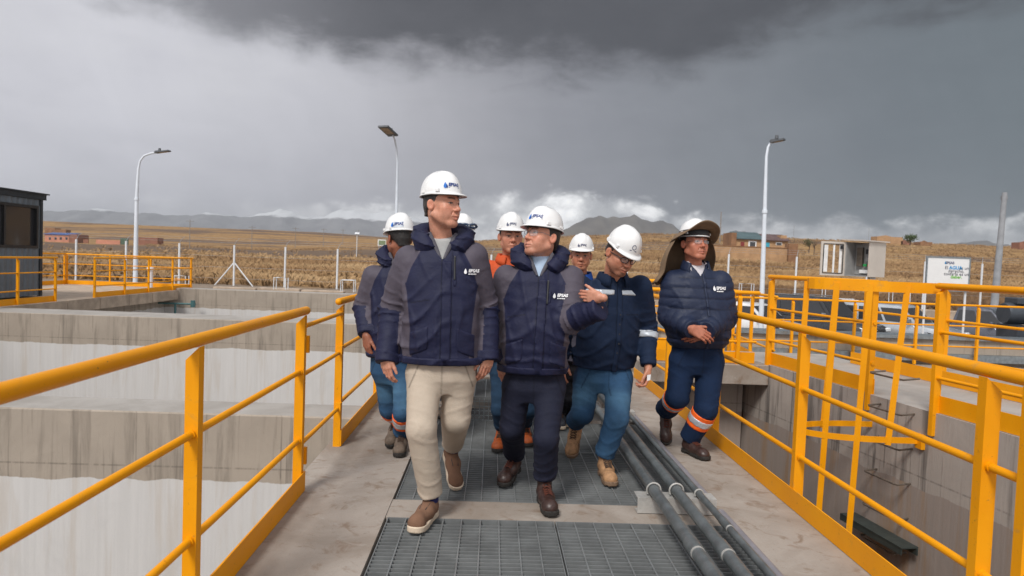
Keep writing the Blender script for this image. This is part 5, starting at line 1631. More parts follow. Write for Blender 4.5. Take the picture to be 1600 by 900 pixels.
# ---- hard hat, in head coordinates
def helmet_mesh(o):
    a, b, hgt = .098 * o.get('hat_w', 1), .121, .122
    zb, yc = .048, -.008
    ridge = o.get('ridge', 1.0)
    nth = 72
    th = np.linspace(0, 2 * np.pi, nth, endpoint=False)
    ph = np.array([0, .06, .14, .26, .40, .56, .74, .92, 1.1, 1.27, 1.42, 1.52])
    V = []
    def dome(sc):
        rows = []
        for p in ph:
            r = np.cos(p) ** .78; zz = np.sin(p) ** .95 * hgt
            x = a * r * np.sin(th) * sc; y = b * r * np.cos(th) * sc + yc
            z = np.full_like(x, zb + zz * sc)
            rg = np.exp(-(x / .030) ** 6) * np.clip(np.sin(p) * 1.6 - .35, 0, 1) * .0085 * ridge
            rg2 = np.exp(-((np.abs(x) - .052) / .010) ** 4) * np.clip(np.sin(p) * 1.6 - .5, 0, 1) * .003 * ridge
            z = z + rg + rg2
            side = np.exp(-((np.abs(np.sin(th)) - 1) / .035) ** 2) * (p < .27) * .004
            x = x * (1 + side / a)
            rows.append(np.stack([x, y, z], 1))
        return rows
    outer = dome(1.0)
    c = np.cos(th)
    vis = np.clip((c - .15) / .85, 0, 1) ** .9
    fl = .005 + .031 * vis * o.get('visor', 1)
    rim = lambda e, dz: np.stack([(a + fl * .5 + .003) * np.sin(th) * (1 + e), (b + fl) * np.cos(th) * (1 + e) + yc, np.full(nth, zb) - .006 - .010 * vis + dz], 1)
    r1 = rim(0, .0035); r2 = rim(0, -.002)
    r1b = outer[0] * .45 + r1 * .55; r1b[:, 2] += .002
    inner = [np.stack([a * .965 * np.sin(th), b * .965 * np.cos(th) + yc, np.full(nth, zb) - .004], 1)] + [d * [.95, .95, 1] - [0, 0, .006] for d in outer[2::3]]
    rows = [q for q in outer[::-1]] + [r1b, r1, r2] + inner
    V = np.concatenate(rows)
    F = []
    for i in range(len(rows) - 1):
        for k in range(nth):
            k2 = (k + 1) % nth
            F.append((i * nth + k, (i + 1) * nth + k, (i + 1) * nth + k2, i * nth + k2))
    F.append(tuple(range(nth)))
    return V, F, (a, b, hgt, zb, yc)


def on_helmet(p2, hp, az, up, off=.0022):
    """wrap flat lettering onto the dome: x runs round it, y up it; az measured from the front (radians)"""
    a, b, hgt, zb, yc = hp
    out = []
    for u, v in p2[:, :2]:
        th_ = az + u / ((a + b) / 2 * .93)
        s = np.clip((up + v) / hgt, .02, .98)
        p = np.arcsin(s ** (1 / .95)); r = np.cos(p) ** .78
        n_ = np.array([math.sin(th_) / a, math.cos(th_) / b, math.sin(p) / hgt]); n_ /= np.linalg.norm(n_)
        out.append(np.array([a * r * math.sin(th_), b * r * math.cos(th_) + yc, zb + hgt * s]) + n_ * off)
    return np.array(out)


def hrot(yaw, pitch, roll):
    """columns: person's right, forward, up. yaw 0 faces the viewer, positive turns to the picture's right"""
    y = math.radians(yaw)
    f = np.array([math.sin(y), -math.cos(y), 0]); x = np.array([-math.cos(y), -math.sin(y), 0]); u = np.array([0, 0, 1.0])
    p = math.radians(pitch)
    f, u = f * math.cos(p) + u * math.sin(p), u * math.cos(p) - f * math.sin(p)
    r = math.radians(roll)
    x, u = x * math.cos(r) + u * math.sin(r), u * math.cos(r) - x * math.sin(r)
    return np.stack([x, f, u], 1)


# ---- hand
def hand_mesh(wrist, d, n, thumb_side, h=.0026, curl=(.5, .55, .6, .7), spread=.014, scale=1.0, thumb=(.5, .12), forearm=.02, skin=None, thumb_curl=.35, side=None):
    """d: towards the fingers, n: out of the palm; thumb_side +1/-1 along cross(n,d)"""
    d = vnorm(d); n = np.array(n, float); n = vnorm(n - d * (n @ d)); s = np.cross(n, d) * thumb_side
    w_ = np.array(wrist, float)
    L = lambda a, b, c: w_ + (s * a + d * b + n * c) * scale
    P = []
    P.append((w_ - d * forearm, L(0, .005, 0), .025 * scale, .026 * scale, 0))
    kn = [(.030, .088), (.0105, .094), (-.0095, .090), (-.028, .080)]
    for k, (a, b) in enumerate(kn):
        P.append((L(a * .55, .012, 0), L(a, b - .004, .002), .0175 * scale, .0115 * scale, .012))
    P.append((L(.018, .02, .006), L(.026, .055, .008), .018 * scale, .014 * scale, .012))
    P.append((L(-.018, .015, .004), L(-.024, .05, .006), .016 * scale, .012 * scale, .012))
    ln = [(.043, .026, .022), (.047, .030, .023), (.044, .028, .022), (.034, .021, .020)]
    for k, (a, b) in enumerate(kn):
        p = L(a, b, .002); ang = curl[k] * .45
        sd = s * (spread * (1.5 - k) * .8) 
        for j, l in enumerate(ln[k]):
            dir_ = vnorm(d * math.cos(ang) + n * math.sin(ang) + sd)
            q = p + dir_ * l * scale
            r0 = [.0098, .0088, .0078][j] * (1 if k < 3 else .88) * scale; r1 = [.0088, .0078, .0066][j] * (1 if k < 3 else .88) * scale
            P.append((p, q, r0, r1, .004)); p = q; ang += curl[k] * (.75 if j == 0 else .6)
    p = L(.022, .022, .008); t0 = vnorm(s * thumb[0] + d * (1 - thumb[0] * .4) + n * thumb[1])
    for j, l in enumerate((.042, .034, .027)):
        q = p + t0 * l * scale
        P.append((p, q, [.0145, .0115, .0100][j] * scale, [.0115, .0100, .0078][j] * scale, .008 if j == 0 else .004)); p = q
        t0 = vnorm(t0 + d * thumb_curl * (.6 if j else .4) + n * .08)
    A = np.array([q[0] for q in P] + [q[1] for q in P])
    f = Field(A.min(0) - .035, A.max(0) + .035, h)
    for a, b, ra, rb, k in P: f.cone(a, b, ra, rb, k)
    V, Fc = f.mesh()
    sk = np.array(skin); col = np.tile(sk, (len(V), 1)) * (1 + .07 * swav(V[:, 0], V[:, 1], V[:, 2], 130, 4))[:, None]
    rel = (V - w_) @ d / scale
    w2 = np.clip((rel - .085) / .02, 0, 1)[:, None] * .35
    col = col * (1 - w2) + sk * np.array([1.0, .80, .76]) * w2
    return V, Fc, col


# ---- shoes
def shoe(t, heel, fwd, pitch, kind, length=.285, roll=0.0):
    """heel: where the back of the sole is; fwd: direction of the toe on the ground; pitch>0 lifts the heel end"""
    y = vnorm([fwd[0], fwd[1], 0]); x = np.array([-y[1], y[0], 0]) * -1; z = np.array([0, 0, 1.0])
    p = math.radians(pitch)
    y, z = y * math.cos(p) - z * math.sin(p), z * math.cos(p) + y * math.sin(p)
    Rm = np.stack([x, y, z], 1); sc = length / .285; h = .0052
    boot = kind in ('boot', 'tan', 'rust', 'dusty', 'leather')
    f = Field((-.075, -.03, -.005), (.075, .31, .20 if boot else .14), h)
    f.cone((0, .045, .052), (0, .12, .052), .036, .040, .0)
    f.cone((0, .12, .050), (.004, .215, .042), .040, .039, .03)
    f.ell((.003, .235, .036), (.043, .042, .034 if kind != 'leather' else .040), .02)
    if boot: f.cone((0, .055, .07), (0, .050, .165), .040, .044, .03)
    else: f.cone((0, .05, .06), (0, .055, .105), .037, .040, .025)
    xx, yy, zz = f.pts()
    F = np.maximum(f.F, f32(.022) - zz)
    top = .150 if boot else .098
    F = np.maximum(F, zz + (yy - f32(.05)) * f32(.12 if boot else -.10) - f32(top))
    F = F + f32(.0016) * swav(xx, yy, zz, 70, 5) + f32(.002) * np.exp(-((yy - f32(.185)) / f32(.004)) ** 2) + f32(.0015) * np.exp(-((yy - f32(.168)) / f32(.004)) ** 2)
    mats = {'slip': (M_SUEDE, M_SOLE), 'leather': (M_LEATH, M_BLSOLE), 'tan': (M_TANB, M_TANS), 'rust': (M_ORB, M_BLSOLE), 'dusty': (M_DUST, M_BLSOLE), 'boot': (M_LEATH, M_BLSOLE), 'sneaker': (M_SNEAK, M_SOLE)}[kind]
    V, Fc = f.mesh(F)
    wd = lambda v: np.array(heel) + (v * sc) @ Rm.T
    so = put('shoe', wd(V), Fc, mats[0], t, smooth=True)
    th_ = .030 if kind == 'slip' else .027
    g2 = Field((-.075, -.02, -.012), (.075, .31, .045), .0045)
    X, Y, Z = g2.pts()
    yc_ = np.clip(Y, .036, .242)
    hw_ = np.interp(g2.ax[1], [.036, .09, .14, .2, .242], [.0385, .037, .040, .0475, .0445]).astype(f32)[None, :, None]
    d2 = np.sqrt(X ** 2 + (Y - yc_) ** 2) - hw_
    toe = np.clip((Y - f32(.2)) / f32(.09), 0, 1) ** 2 * f32(.010)
    Fz = np.abs(Z - f32(th_ / 2) - toe * .7) - f32(th_ / 2)
    G = np.maximum(d2, Fz)
    if kind != 'slip':
        G = np.maximum(G, -np.maximum(np.abs(Y - f32(.098)) - f32(.022), Z - f32(.010)))
        lug = (np.sin(Y * f32(2 * np.pi / .022)) > .35) & (Z < .008) & (d2 > -.014)
        G = np.where(lug, np.maximum(G, f32(.004)), G)
    V, Fc = g2.mesh(G)
    put('sole', wd(V), Fc, mats[1], so, smooth=kind == 'slip')
    if kind == 'slip':
        m = MB()
        for sx in (-1, 1): m.tube([wd(np.array([sx * .016, .10, .094])), wd(np.array([sx * .019, .13, .092])), wd(np.array([sx * .015, .165, .083]))], .003, 6)
        m.build('elastic_gusset', M_STRAP, so)
        m = MB(); m.tube([wd(np.array([.0, .052, .088])), wd(np.array([0, .056, .122]))], .041 * sc, 14); m.build('sock', M_SOCK, t)
    if boot or kind == 'sneaker':
        m = MB()
        zt = (lambda y_: np.interp(y_, [.08, .10, .13, .17, .2], [.142, .118, .098, .088, .080])) if boot else (lambda y_: np.interp(y_, [.08, .13, .2], [.1, .094, .08]))
        for i in range(5):
            ya_, yb2 = .092 + i * .018, .106 + i * .018
            for sx in (-1, 1):
                m.tube([wd(np.array([sx * .022, ya_, zt(ya_) - .002])), wd(np.array([0, (ya_ + yb2) / 2, zt((ya_ + yb2) / 2) + .006])), wd(np.array([-sx * .022, yb2, zt(yb2) - .002]))], .0028, 5)
        m.build('laces', M_LACE if kind in ('leather', 'boot') else M_LACEB, so)
    if kind == 'leather':
        pass
    return so


def folds(t, lam, warp, a=1.0):
    """cloth folds across a limb: rounded ridges with tight valleys"""
    v = np.sin(np.pi * t / lam + f32(1.7) * warp)
    patch = np.clip(f32(.55) + f32(1.1) * np.sin(warp * f32(2.3) + f32(1.1)), 0, 1)
    return (-np.exp(-(v / f32(.34)) ** 2) * patch + f32(.25)) * a


class Limb:
    def __init__(s, pts, radii):
        s.P = [np.array(p, float) for p in pts]; s.R = radii
        s.L = [np.linalg.norm(b - a) for a, b in zip(s.P, s.P[1:])]
        s.cum = np.concatenate([[0], np.cumsum(s.L)])
    def eval(s, x, y, z):
        """distance and position along the limb (metres)"""
        D = None
        for i, (a, b) in enumerate(zip(s.P, s.P[1:])):
            ab = b - a
            px, py, pz = x - f32(a[0]), y - f32(a[1]), z - f32(a[2])
            t = np.clip((px * f32(ab[0]) + py * f32(ab[1]) + pz * f32(ab[2])) / f32(ab @ ab), 0, 1)
            d = np.sqrt((px - t * f32(ab[0])) ** 2 + (py - t * f32(ab[1])) ** 2 + (pz - t * f32(ab[2])) ** 2) - (f32(s.R[i]) + t * f32(s.R[i + 1] - s.R[i]))
            al = f32(s.cum[i]) + t * f32(s.L[i])
            if D is None: D, T = d, al
            else: T = np.where(d < D, al, T); D = smin(D, d, .014)
        return D, T


class Torso:
    def __init__(s, hem, neck, yaw, hw, hd, fr, lean=None, belly=0.0):
        s.hem, s.neck = np.array(hem, float), np.array(neck, float)
        s.R = hrot(yaw, 0, 0); s.bx, s.bf = -s.R[:, 0], s.R[:, 1]
        s.hw, s.hd, s.fr = np.array(hw), np.array(hd), np.array(fr)
        s.belly = belly
    def local(s, x, y, z):
        f = (z - f32(s.hem[2])) / f32(s.neck[2] - s.hem[2])
        fc = np.clip(f, -.05, 1.0)
        b = f32(s.belly) * np.exp(-((fc - .3) / .28) ** 2)
        cx = f32(s.hem[0]) + fc * f32(s.neck[0] - s.hem[0]) + b * f32(s.bf[0])
        cy = f32(s.hem[1]) + fc * f32(s.neck[1] - s.hem[1]) + b * f32(s.bf[1])
        u = (x - cx) * f32(s.bx[0]) + (y - cy) * f32(s.bx[1]); v = (x - cx) * f32(s.bf[0]) + (y - cy) * f32(s.bf[1])
        return f, u, v
    def eval(s, x, y, z, grow=0.0):
        f, u, v = s.local(x, y, z)
        shp = np.broadcast(u, v, f).shape
        hw = np.interp(f, s.fr, s.hw).astype(f32) + f32(grow); hd = np.interp(f, s.fr, s.hd).astype(f32) + f32(grow)
        n = ((np.abs(u) / hw) ** 2.5 + (np.abs(v) / hd) ** 2.5 + 1e-9) ** (1 / 2.5)
        d = (n - 1) * np.minimum(hw, hd) * f32(.9)
        return d, f, u, v


def bbox_of(arr, m):
    A = np.array(arr); return A.min(0) - m, A.max(0) + m


def make_person(label, base, sp):
    t = thing('person', base, label, 'person', 'men in white helmets walking the plant')
    skin = np.array(sp.get('skin', lin(196, 140, 116)))
    H = np.array(sp['head'], float)
    R = hrot(*sp['face'])
    hw_ = lambda v: H + (np.asarray(v) * sp.get('head_s', 1.0)) @ R.T
    tor = sp['torso']
    T = Torso(tor['hem'], tor['neck'], tor['yaw'], tor['hw'], tor['hd'], tor['fr'], belly=tor.get('belly', 0))
    # ---------------- body: head and neck, hands, and the trunk and limbs under the clothes, one mesh
    nk_w = T.neck + np.array([0, .015, -.05])
    o = dict(sp.get('face_opts', {})); o['skin'] = skin
    o['neck'] = ((nk_w - H) @ R) / sp.get('head_s', 1.0)
    V, Fc, col = head_mesh(sp.get('head_res', .0036), o)
    parts = [(hw_(V), Fc, col)]
    cf = Field(*bbox_of([T.hem - [.25, .25, .2], T.neck + [.25, .25, .0]] + [p for k in ('armL', 'armR', 'legL', 'legR') for p in sp[k]], .12), .03)
    cm_ = T.hem + (T.neck - T.hem) * .6
    cf.cone(T.hem + [0, 0, .05], cm_, .085, .085, .05)
    cf.cone(cm_, T.neck - [0, 0, .02], .085, .05, .05)
    for k in ('armL', 'armR'):
        a = sp[k]; cf.cone(T.neck - [0, 0, .12], a[0], .06, .045, .03); cf.cone(a[0], a[1], .045, .038, .02); cf.cone(a[1], a[2], .038, .027, .02)
    for k in ('legL', 'legR'):
        a = sp[k]; cf.cone(T.hem + [0, 0, .05], a[0], .06, .05, .03); cf.cone(a[0], a[1], .055, .042, .03); cf.cone(a[1], a[2], .042, .032, .02); cf.cone(a[2], a[2] + (a[2] - a[1]) * .15, .036, .034, .02)
    V, Fc = cf.mesh(); parts.append((V, Fc, np.tile(skin, (len(V), 1))))
    for hd_ in sp.get('hands', []):
        k = dict(hd_); V, Fc, col = hand_mesh(k.pop('wrist'), k.pop('d'), k.pop('n'), k.pop('thumb_side'), skin=skin * .93, **k); parts.append((V, Fc, col))
    vo, VV, FF, CC = 0, [], [], []
    for V, Fc, col in parts: VV.append(V); FF.append(Fc + vo); CC.append(col); vo += len(V)
    put('body', np.concatenate(VV), np.concatenate(FF), M_SKIN, t, smooth=True, attrs={'col': np.concatenate(CC)})
    if sp.get('hair', 1):
        V, Fc = hair_mesh(.005, o)
        put('hair', hw_(V), Fc, sp.get('hair_mat', M_HAIR), t, smooth=True)
    # ---------------- helmet
    ho = sp.get('hat', {})
    V, Fc, hp = helmet_mesh(ho)
    HR = R @ np.array(Matrix.Rotation(math.radians(ho.get('tilt', 0)), 3, 'X'))
    HH = H + R @ np.array([0, 0, .0]) * 0
    hb_ = lambda v: HH + (np.asarray(v) * sp.get('head_s', 1.0)) @ HR.T
    hat = put('hard_hat', hb_(V), Fc, M_HELM, t, smooth=True)
    for s_ in (-1, 1):
        for yy in (-.05, .045):
            m = MB()
            pz = np.array([[s_ * .085, yy - .012, .052], [s_ * .0985, yy - .012, .054], [s_ * .0985, yy + .012, .054], [s_ * .085, yy + .012, .052], [s_ * .085, yy - .010, .068], [s_ * .097, yy - .010, .068], [s_ * .097, yy + .010, .068], [s_ * .085, yy + .010, .068]])
            m.addv(hb_(pz), [(0, 1, 2, 3), (7, 6, 5, 4), (0, 4, 5, 1), (1, 5, 6, 2), (2, 6, 7, 3), (3, 7, 4, 0)]).build('slot_lug', M_HELM, hat)
    band = MB(); ring = []
    for q in np.linspace(0, 2 * math.pi, 25): ring.append(hb_(np.array([.080 * math.sin(q), .102 * math.cos(q) - .012, .046])))
    band.tube(ring, .011, 6); band.build('head_band', M_STRAP, hat)
    em = ho.get('emblem', 'epsas')
    az = math.radians(ho.get('az', 0))
    def place(v, f_, mat, nm='emblem', off=.0025): put(nm, hb_(on_helmet(v, hp, az, ho.get('up', .032), off)), f_, mat, hat)
    flip = lambda v: v * np.array([-1, 1, 1])
    if em in ('epsas', 'plain'):
        c_ = (M_PRINTC, M_PRINTB) if em == 'epsas' else (M_PRINTG, M_PRINTG)
        k = 1.0 if em == 'epsas' else .8
        v, f_ = txt('EPSAS', .024 * k, .2, .0009); v[:, 0] -= v[:, 0].max() / 2 - .006; place(flip(v), f_, c_[1])
        wv_ = v[:, 0].max(); wl = v[:, 0].min()
        bar = np.array([[wl, -.008, 0], [wv_, -.008, 0], [wv_, -.0055, 0], [wl, -.0055, 0]]) ; place(flip(bar), [(0, 1, 2, 3)], c_[1])
        v, f_ = drop_shape(.034 * k); v = v + [wl - .016, -.012, 0]; place(flip(v), f_, c_[0])
        v, f_ = drop_shape(.019 * k); v = v + [wl - .008, -.010, 0]; place(flip(v), f_, c_[1], off=.003)
    if em == 'rings':
        for q in range(2):
            pts2 = []
            for a in np.linspace(.3 + q * math.pi, 3.6 + q * math.pi, 14):
                for rr in (.011, .015): pts2.append((math.cos(a) * rr, math.sin(a) * rr + .012, 0))
            place(flip(np.array(pts2)), [(2 * i, 2 * i + 1, 2 * i + 3, 2 * i + 2) for i in range(13)], M_PRINTG)
        place(flip(np.array([[-.024, -.012, 0], [.024, -.012, 0], [.024, -.007, 0], [-.024, -.007, 0]])), [(0, 1, 2, 3)], M_PRINTG)
    if ho.get('sticker'):
        place(np.array([[x_, y_, 0] for x_ in np.linspace(-.04, .04, 9) for y_ in (-.017, .024)]), [(2 * i, 2 * i + 1, 2 * i + 3, 2 * i + 2) for i in range(8)], M_STICK, 'sticker', .0012)
    # ---------------- jacket
    J = sp['jacket']; jh = J.get('res', .009)
    arms = [Limb(sp['armL'], J.get('arm_r', (.082, .078, .060))), Limb(sp['armR'], J.get('arm_r', (.082, .078, .060)))]
    lo, hi = bbox_of([T.hem - [.30, .30, 0], T.hem + [.30, .30, 0], T.neck + [.1, .1, .05]] + list(sp['armL']) + list(sp['armR']), .13)
    lo[2] = min(T.hem[2] - .03, min(sp['armL'][2][2], sp['armR'][2][2]) - .05)
    jf = Field(lo, hi, jh)
    x, y, z = jf.pts()
    d, f_, u, v = T.eval(x, y, z)
    seed = J.get('seed', 1)
    wr = J.get('wr', 1.0)
    # hanging folds of the body of the jacket
    d = d + f32(.0055 * wr) * swav(x, y, z * f32(.55), 16, seed) + f32(.0035 * wr) * swav(x, y, z * f32(1.6), 34, seed + 1)
    d = d + f32(.008 * wr) * folds(z + f32(.45) * np.abs(u) + f32(.05) * swav(x, y, z, 7, seed + 2), .13, swav(x, y, z, 9, seed + 3)) * np.clip((f32(.8) - f_) * 3, 0, 1) + f32(.006 * wr) * folds(u + f32(.25) * z, .12, swav(x, y, z, 8, seed + 13))
    if J.get('quilt'):
        q = J['quilt']
        ph_ = np.abs(((z - f32(T.hem[2])) / f32(q) + .5) % 1 - .5) * 2
        d = d - f32(.009) * np.sqrt(np.clip(1 - (1 - ph_) ** 3, 0, 1)) + f32(.006)
    zc_ = f32(T.neck[2] + .01)
    d = np.maximum(d, z - zc_)
    d = np.maximum(d, f32(T.hem[2]) - z + f32(J.get('hem_curve', .0)) * u * u)
    if J.get('hem_gather'): d = d + f32(.012) * np.clip((f32(.045) - (z - f32(T.hem[2]))) / .045, 0, 1)
    jf.F = np.minimum(jf.F, d.astype(f32))
    AT = []
    for li, lb in enumerate(arms):
        D, tt = lb.eval(x, y, z)
        e = f32(lb.L[0])
        amp = np.exp(-((tt - e) / .10) ** 2) * f32(.010) + np.exp(-((tt - f32(lb.cum[-1])) / .05) ** 2) * f32(.004) + f32(.0024)
        if J.get('quilt'):
            D = D + f32(.011) * (f32(.45) - np.sqrt(np.abs(np.sin(np.pi * tt / .062 + .5 * swav(x, y, z, 14, seed + 7)))))
        D = D + amp * f32(wr) * folds(tt + f32(.02) * swav(x, y, z, 15, seed + 4 + li), J.get('lam', .062), f32(1.1) * swav(x, y, z, 13, seed + 6 + li)) + f32(.004 * wr) * swav(x, y, z, 24, seed + 8)
        wd_ = lb.P[-1] - lb.P[-2]; wd_ = wd_ / np.linalg.norm(wd_)
        cut = (x - f32(lb.P[-1][0])) * f32(wd_[0]) + (y - f32(lb.P[-1][1])) * f32(wd_[1]) + (z - f32(lb.P[-1][2])) * f32(wd_[2])
        D = np.maximum(D, cut - f32(.012))
        AT.append((D, tt))
        jf.F = smin(jf.F, D.astype(f32), J.get('ksh', .035))
    V0 = J.get('vopen')
    if V0:
        slope, zv = V0
        wedge = np.abs(u - f32(J.get('voff', 0))) - slope * (z - f32(T.neck[2] - zv)) * f32(1.0)
        jf.F = np.where(v > -.01, np.maximum(jf.F, -wedge), jf.F)
    V, Fc = jf.mesh()
    vx, vy, vz = [V[:, i].astype(f32) for i in range(3)]
    fv, uv, vv = T.local(vx, vy, vz)
    dt, _, _, _ = T.eval(vx, vy, vz)
    ev = [lb.eval(vx, vy, vz) for lb in arms]
    at_ = {}
    seam = np.zeros(len(V))
    if J.get('panels'):
        m = np.full(len(V), -.05)
        for i, (D, tt) in enumerate(ev):
            sgn = -1 if i == 0 else 1
            e = arms[i].L[0]
            # raglan sleeve: grey from a slanting seam at the neck to a slanting seam at the elbow
            uu = uv * sgn
            rag = uu - np.interp(fv, [.55, .74, .9, 1.0], [.205, .165, .105, .075])
            onarm = np.where(D < dt - .004, .05, -.05)
            up_ = np.maximum(np.minimum(rag, fv - .62), onarm * 1.0)
            el_ = (e + .005 - tt) + .35 * (vv * .5)
            g_ = np.minimum(up_, np.where((D < dt + .03), el_, .05))
            m = np.maximum(m, g_)
        side = np.minimum(np.minimum(np.abs(uv) - np.interp(fv, [0, .3, .55, .7], [.150, .165, .185, .21]), .66 - fv), np.where(np.minimum(ev[0][0], ev[1][0]) < dt - .010, -.05, .05))
        m = np.maximum(m, side)
        at_['mask'] = m
    zp = J.get('zip', 0.0)
    if zp is not None:
        body_front = (vv > 0) & (np.minimum(ev[0][0], ev[1][0]) > dt - .003)
        seam = np.maximum(seam, np.exp(-((uv - zp) / .0045) ** 2) * body_front)
        if J.get('placket'): seam = np.maximum(seam, .8 * np.exp(-((uv - zp - J['placket']) / .004) ** 2) * body_front)
    for (u0, u1, f0, f1) in J.get('seams', []):
        L_ = math.hypot(u1 - u0, (f1 - f0) * .7); n_ = np.array([-(f1 - f0) * .7, u1 - u0]) / L_
        dl = (uv - u0) * n_[0] + (fv - f0) * .7 * n_[1]; al = ((uv - u0) * (u1 - u0) + (fv - f0) * .7 * (f1 - f0) * .7) / L_
        seam = np.maximum(seam, .9 * np.exp(-(dl / .0045) ** 2) * (al > 0) * (al < L_) * (vv > 0) * (np.minimum(ev[0][0], ev[1][0]) > dt - .003))
    if J.get('quilt'):
        ph_ = np.abs(((vz - T.hem[2]) / J['quilt'] + .5) % 1 - .5)
        ft = np.minimum(ev[0][0], ev[1][0]) > dt
        seam = np.maximum(seam, .7 * np.exp(-(ph_ * J['quilt'] / .005) ** 2) * ft)
    at_['seam'] = seam
    jk = put(J.get('name', 'jacket'), V, Fc, J['mat'], t, smooth=True, attrs=at_)
    def patch(name, region, off, mat, attrs=None, parent=jk, F=None):
        G = np.maximum((jf.F if F is None else F) - f32(off), region.astype(f32))
        sel = G < jh * 2
        if not sel.any(): return None
        ii = np.argwhere(sel); a_, b_ = np.maximum(ii.min(0) - 2, 0), ii.max(0) + 3
        Vp, Fp = surface_nets(G[a_[0]:b_[0], a_[1]:b_[1], a_[2]:b_[2]], jf.lo + a_ * jh, jh)
        if len(Vp) == 0: return None
        return put(name, Vp, Fp, mat, parent, smooth=True)
    fu = lambda: (np.broadcast_to(u, jf.F.shape), np.broadcast_to(v, jf.F.shape), np.broadcast_to(f_, jf.F.shape))
    amin = np.minimum(AT[0][0], AT[1][0])
    bodyonly = np.where(amin < d - .002, .05, -.05)
    if J.get('placket'):
        w2 = J['placket'] / 2
        patch('placket', mxall([np.abs(u - f32(zp + w2)) - f32(w2), -v + 0 * z, f_ - f32(J.get('placket_top', .86)), bodyonly]), .006, J.get('mat_trim', J['mat']))
    if J.get('hemband'):
        patch('hem_band', np.maximum(z - f32(T.hem[2] + J['hemband']), bodyonly), .006, J.get('mat_trim', J['mat']))
    if J.get('cuffs'):
        for i, (D, tt) in enumerate(AT):
            patch('cuff', np.maximum(f32(arms[i].cum[-1] - .035) - tt, D - .03), .004, J.get('mat_trim', J['mat']))
    for (nm, u0, u1, f0, f1, off, mat_, sl) in J.get('patches', []):
        fz = f_ + u * f32(sl)
        patch(nm, mxall([np.abs(u - f32((u0 + u1) / 2)) - f32((u1 - u0) / 2), -v + 0 * z, np.abs(fz - f32((f0 + f1) / 2)) - f32((f1 - f0) / 2), bodyonly]), off, mat_)
    for (i, t0, t1, mat_) in J.get('arm_bands', []):
        D, tt = AT[i]
        patch('reflective_band', np.maximum(np.abs(tt - f32((t0 + t1) / 2)) - f32((t1 - t0) / 2), D - .03), .008, mat_)
    # lettering on the chest
    def on_chest(p2, u0, f0, off=.006):
        fr_ = (vv > 0)
        U, Zv, Wv = uv[fr_], vz[fr_], vv[fr_]
        out_ = []
        for a, b in p2[:, :2]:
            uu, zz = u0 + a, T.hem[2] + f0 * (T.neck[2] - T.hem[2]) + b
            dd = (U - uu) ** 2 + (Zv - zz) ** 2
            w3 = Wv[dd < (.016) ** 2]
            if len(w3) == 0: w3 = Wv[np.argsort(dd)[:4]]
            fc = np.clip((zz - T.hem[2]) / (T.neck[2] - T.hem[2]), 0, 1)
            c_ = T.hem + (T.neck - T.hem) * fc; c_ = np.array([c_[0], c_[1], zz]) + T.bf * T.belly * math.exp(-((fc - .3) / .28) ** 2)
            out_.append(c_ + T.bx * uu + T.bf * (np.percentile(w3, 70) + off))
        return np.array(out_)
    if J.get('logo'):
        u0, f0, k = J['logo']
        v_, fc_ = txt('EPSAS', .034 * k, .15, .0012); v_[:, 0] += .012; put('lettering', on_chest(v_, u0, f0), fc_, M_PRINTW, jk)
        wv_ = v_[:, 0].max()
        v_, fc_ = drop_shape(.045 * k); v_ = v_ + [-.004, -.010, 0]; put('emblem', on_chest(v_, u0, f0), fc_, M_PRINTW, jk)
        xx = .012
        for wbar in (.010, .007, .012, .004, .009, .011):
            q_ = np.array([[xx, -.020 * k, 0], [xx + wbar * k, -.020 * k, 0], [xx + wbar * k, -.011 * k, 0], [xx, -.011 * k, 0]]); put('underline', on_chest(q_, u0, f0), [(0, 1, 2, 3)], M_PRINTW, jk); xx += (wbar + .0025) * k
            if xx > wv_: break
    if J.get('zip_pull'):
        for (u0, f0, f1) in J['zip_pull']:
            p_ = on_chest(np.array([[0, 0, 0]]), u0, f0)[0]; q_ = on_chest(np.array([[0, 0, 0]]), u0, f1)[0]
            MB().tube([p_, p_ - [0, 0, .028]], .0055, 6).build('zip_pull', M_METALF, jk)
            MB().tube([p_, (p_ + q_) / 2, q_], .0048, 6).build('zipper', M_STRAP, jk)
    if J.get('buttons'):
        for f0 in J['buttons']:
            p_ = on_chest(np.array([[0, 0, 0]]), zp + .018, f0)[0]
            MB().obox(p_, T.bf, .009, .009, .003).build('button', M_STRAP, jk)
    # ---------------- hood or collar, shirt
    if J.get('hood'):
        hh = J['hood']
        f2 = Field(*bbox_of([T.neck - [.22, .22, .14], T.neck + [.22, .22, .16]], .0), .0085)
        c0 = T.neck + np.array(hh.get('off', (0, 0, .0)))
        prev = None
        for a in np.linspace(math.radians(hh.get('a0', 38)), math.radians(360 - hh.get('a0', 38)), 22):
            fwdc = math.cos(a)
            p_ = c0 + T.bf * (fwdc * .100 - .012) + T.bx * (math.sin(a) * .120) + np.array([0, 0, .002 - .075 * max(0, fwdc) + .012 * max(0, -fwdc)])
            r_ = .036 + .016 * max(0, -fwdc) + .010 * abs(math.sin(a))
            if prev is not None: f2.cone(prev[0], p_, prev[1], r_, .02)
            prev = (p_, r_)
        X, Y, Z = f2.pts()
        F2 = f2.F + f32(.007) * swav(X, Y, Z, 38, seed + 20) + f32(.012) * folds(Z + f32(.4) * X, .06, swav(X, Y, Z, 22, seed + 21))
        # hollow for the neck
        dn = np.sqrt((X - f32(c0[0] + T.bf[0] * .012)) ** 2 + (Y - f32(c0[1] + T.bf[1] * .012)) ** 2) - f32(.078)
        F2 = np.maximum(F2, -dn)
        Vh, Fh = f2.mesh(F2)
        put('hood', Vh, Fh, hh['mat'], jk, smooth=True, attrs={'seam': np.zeros(len(Vh))})
        m = MB()
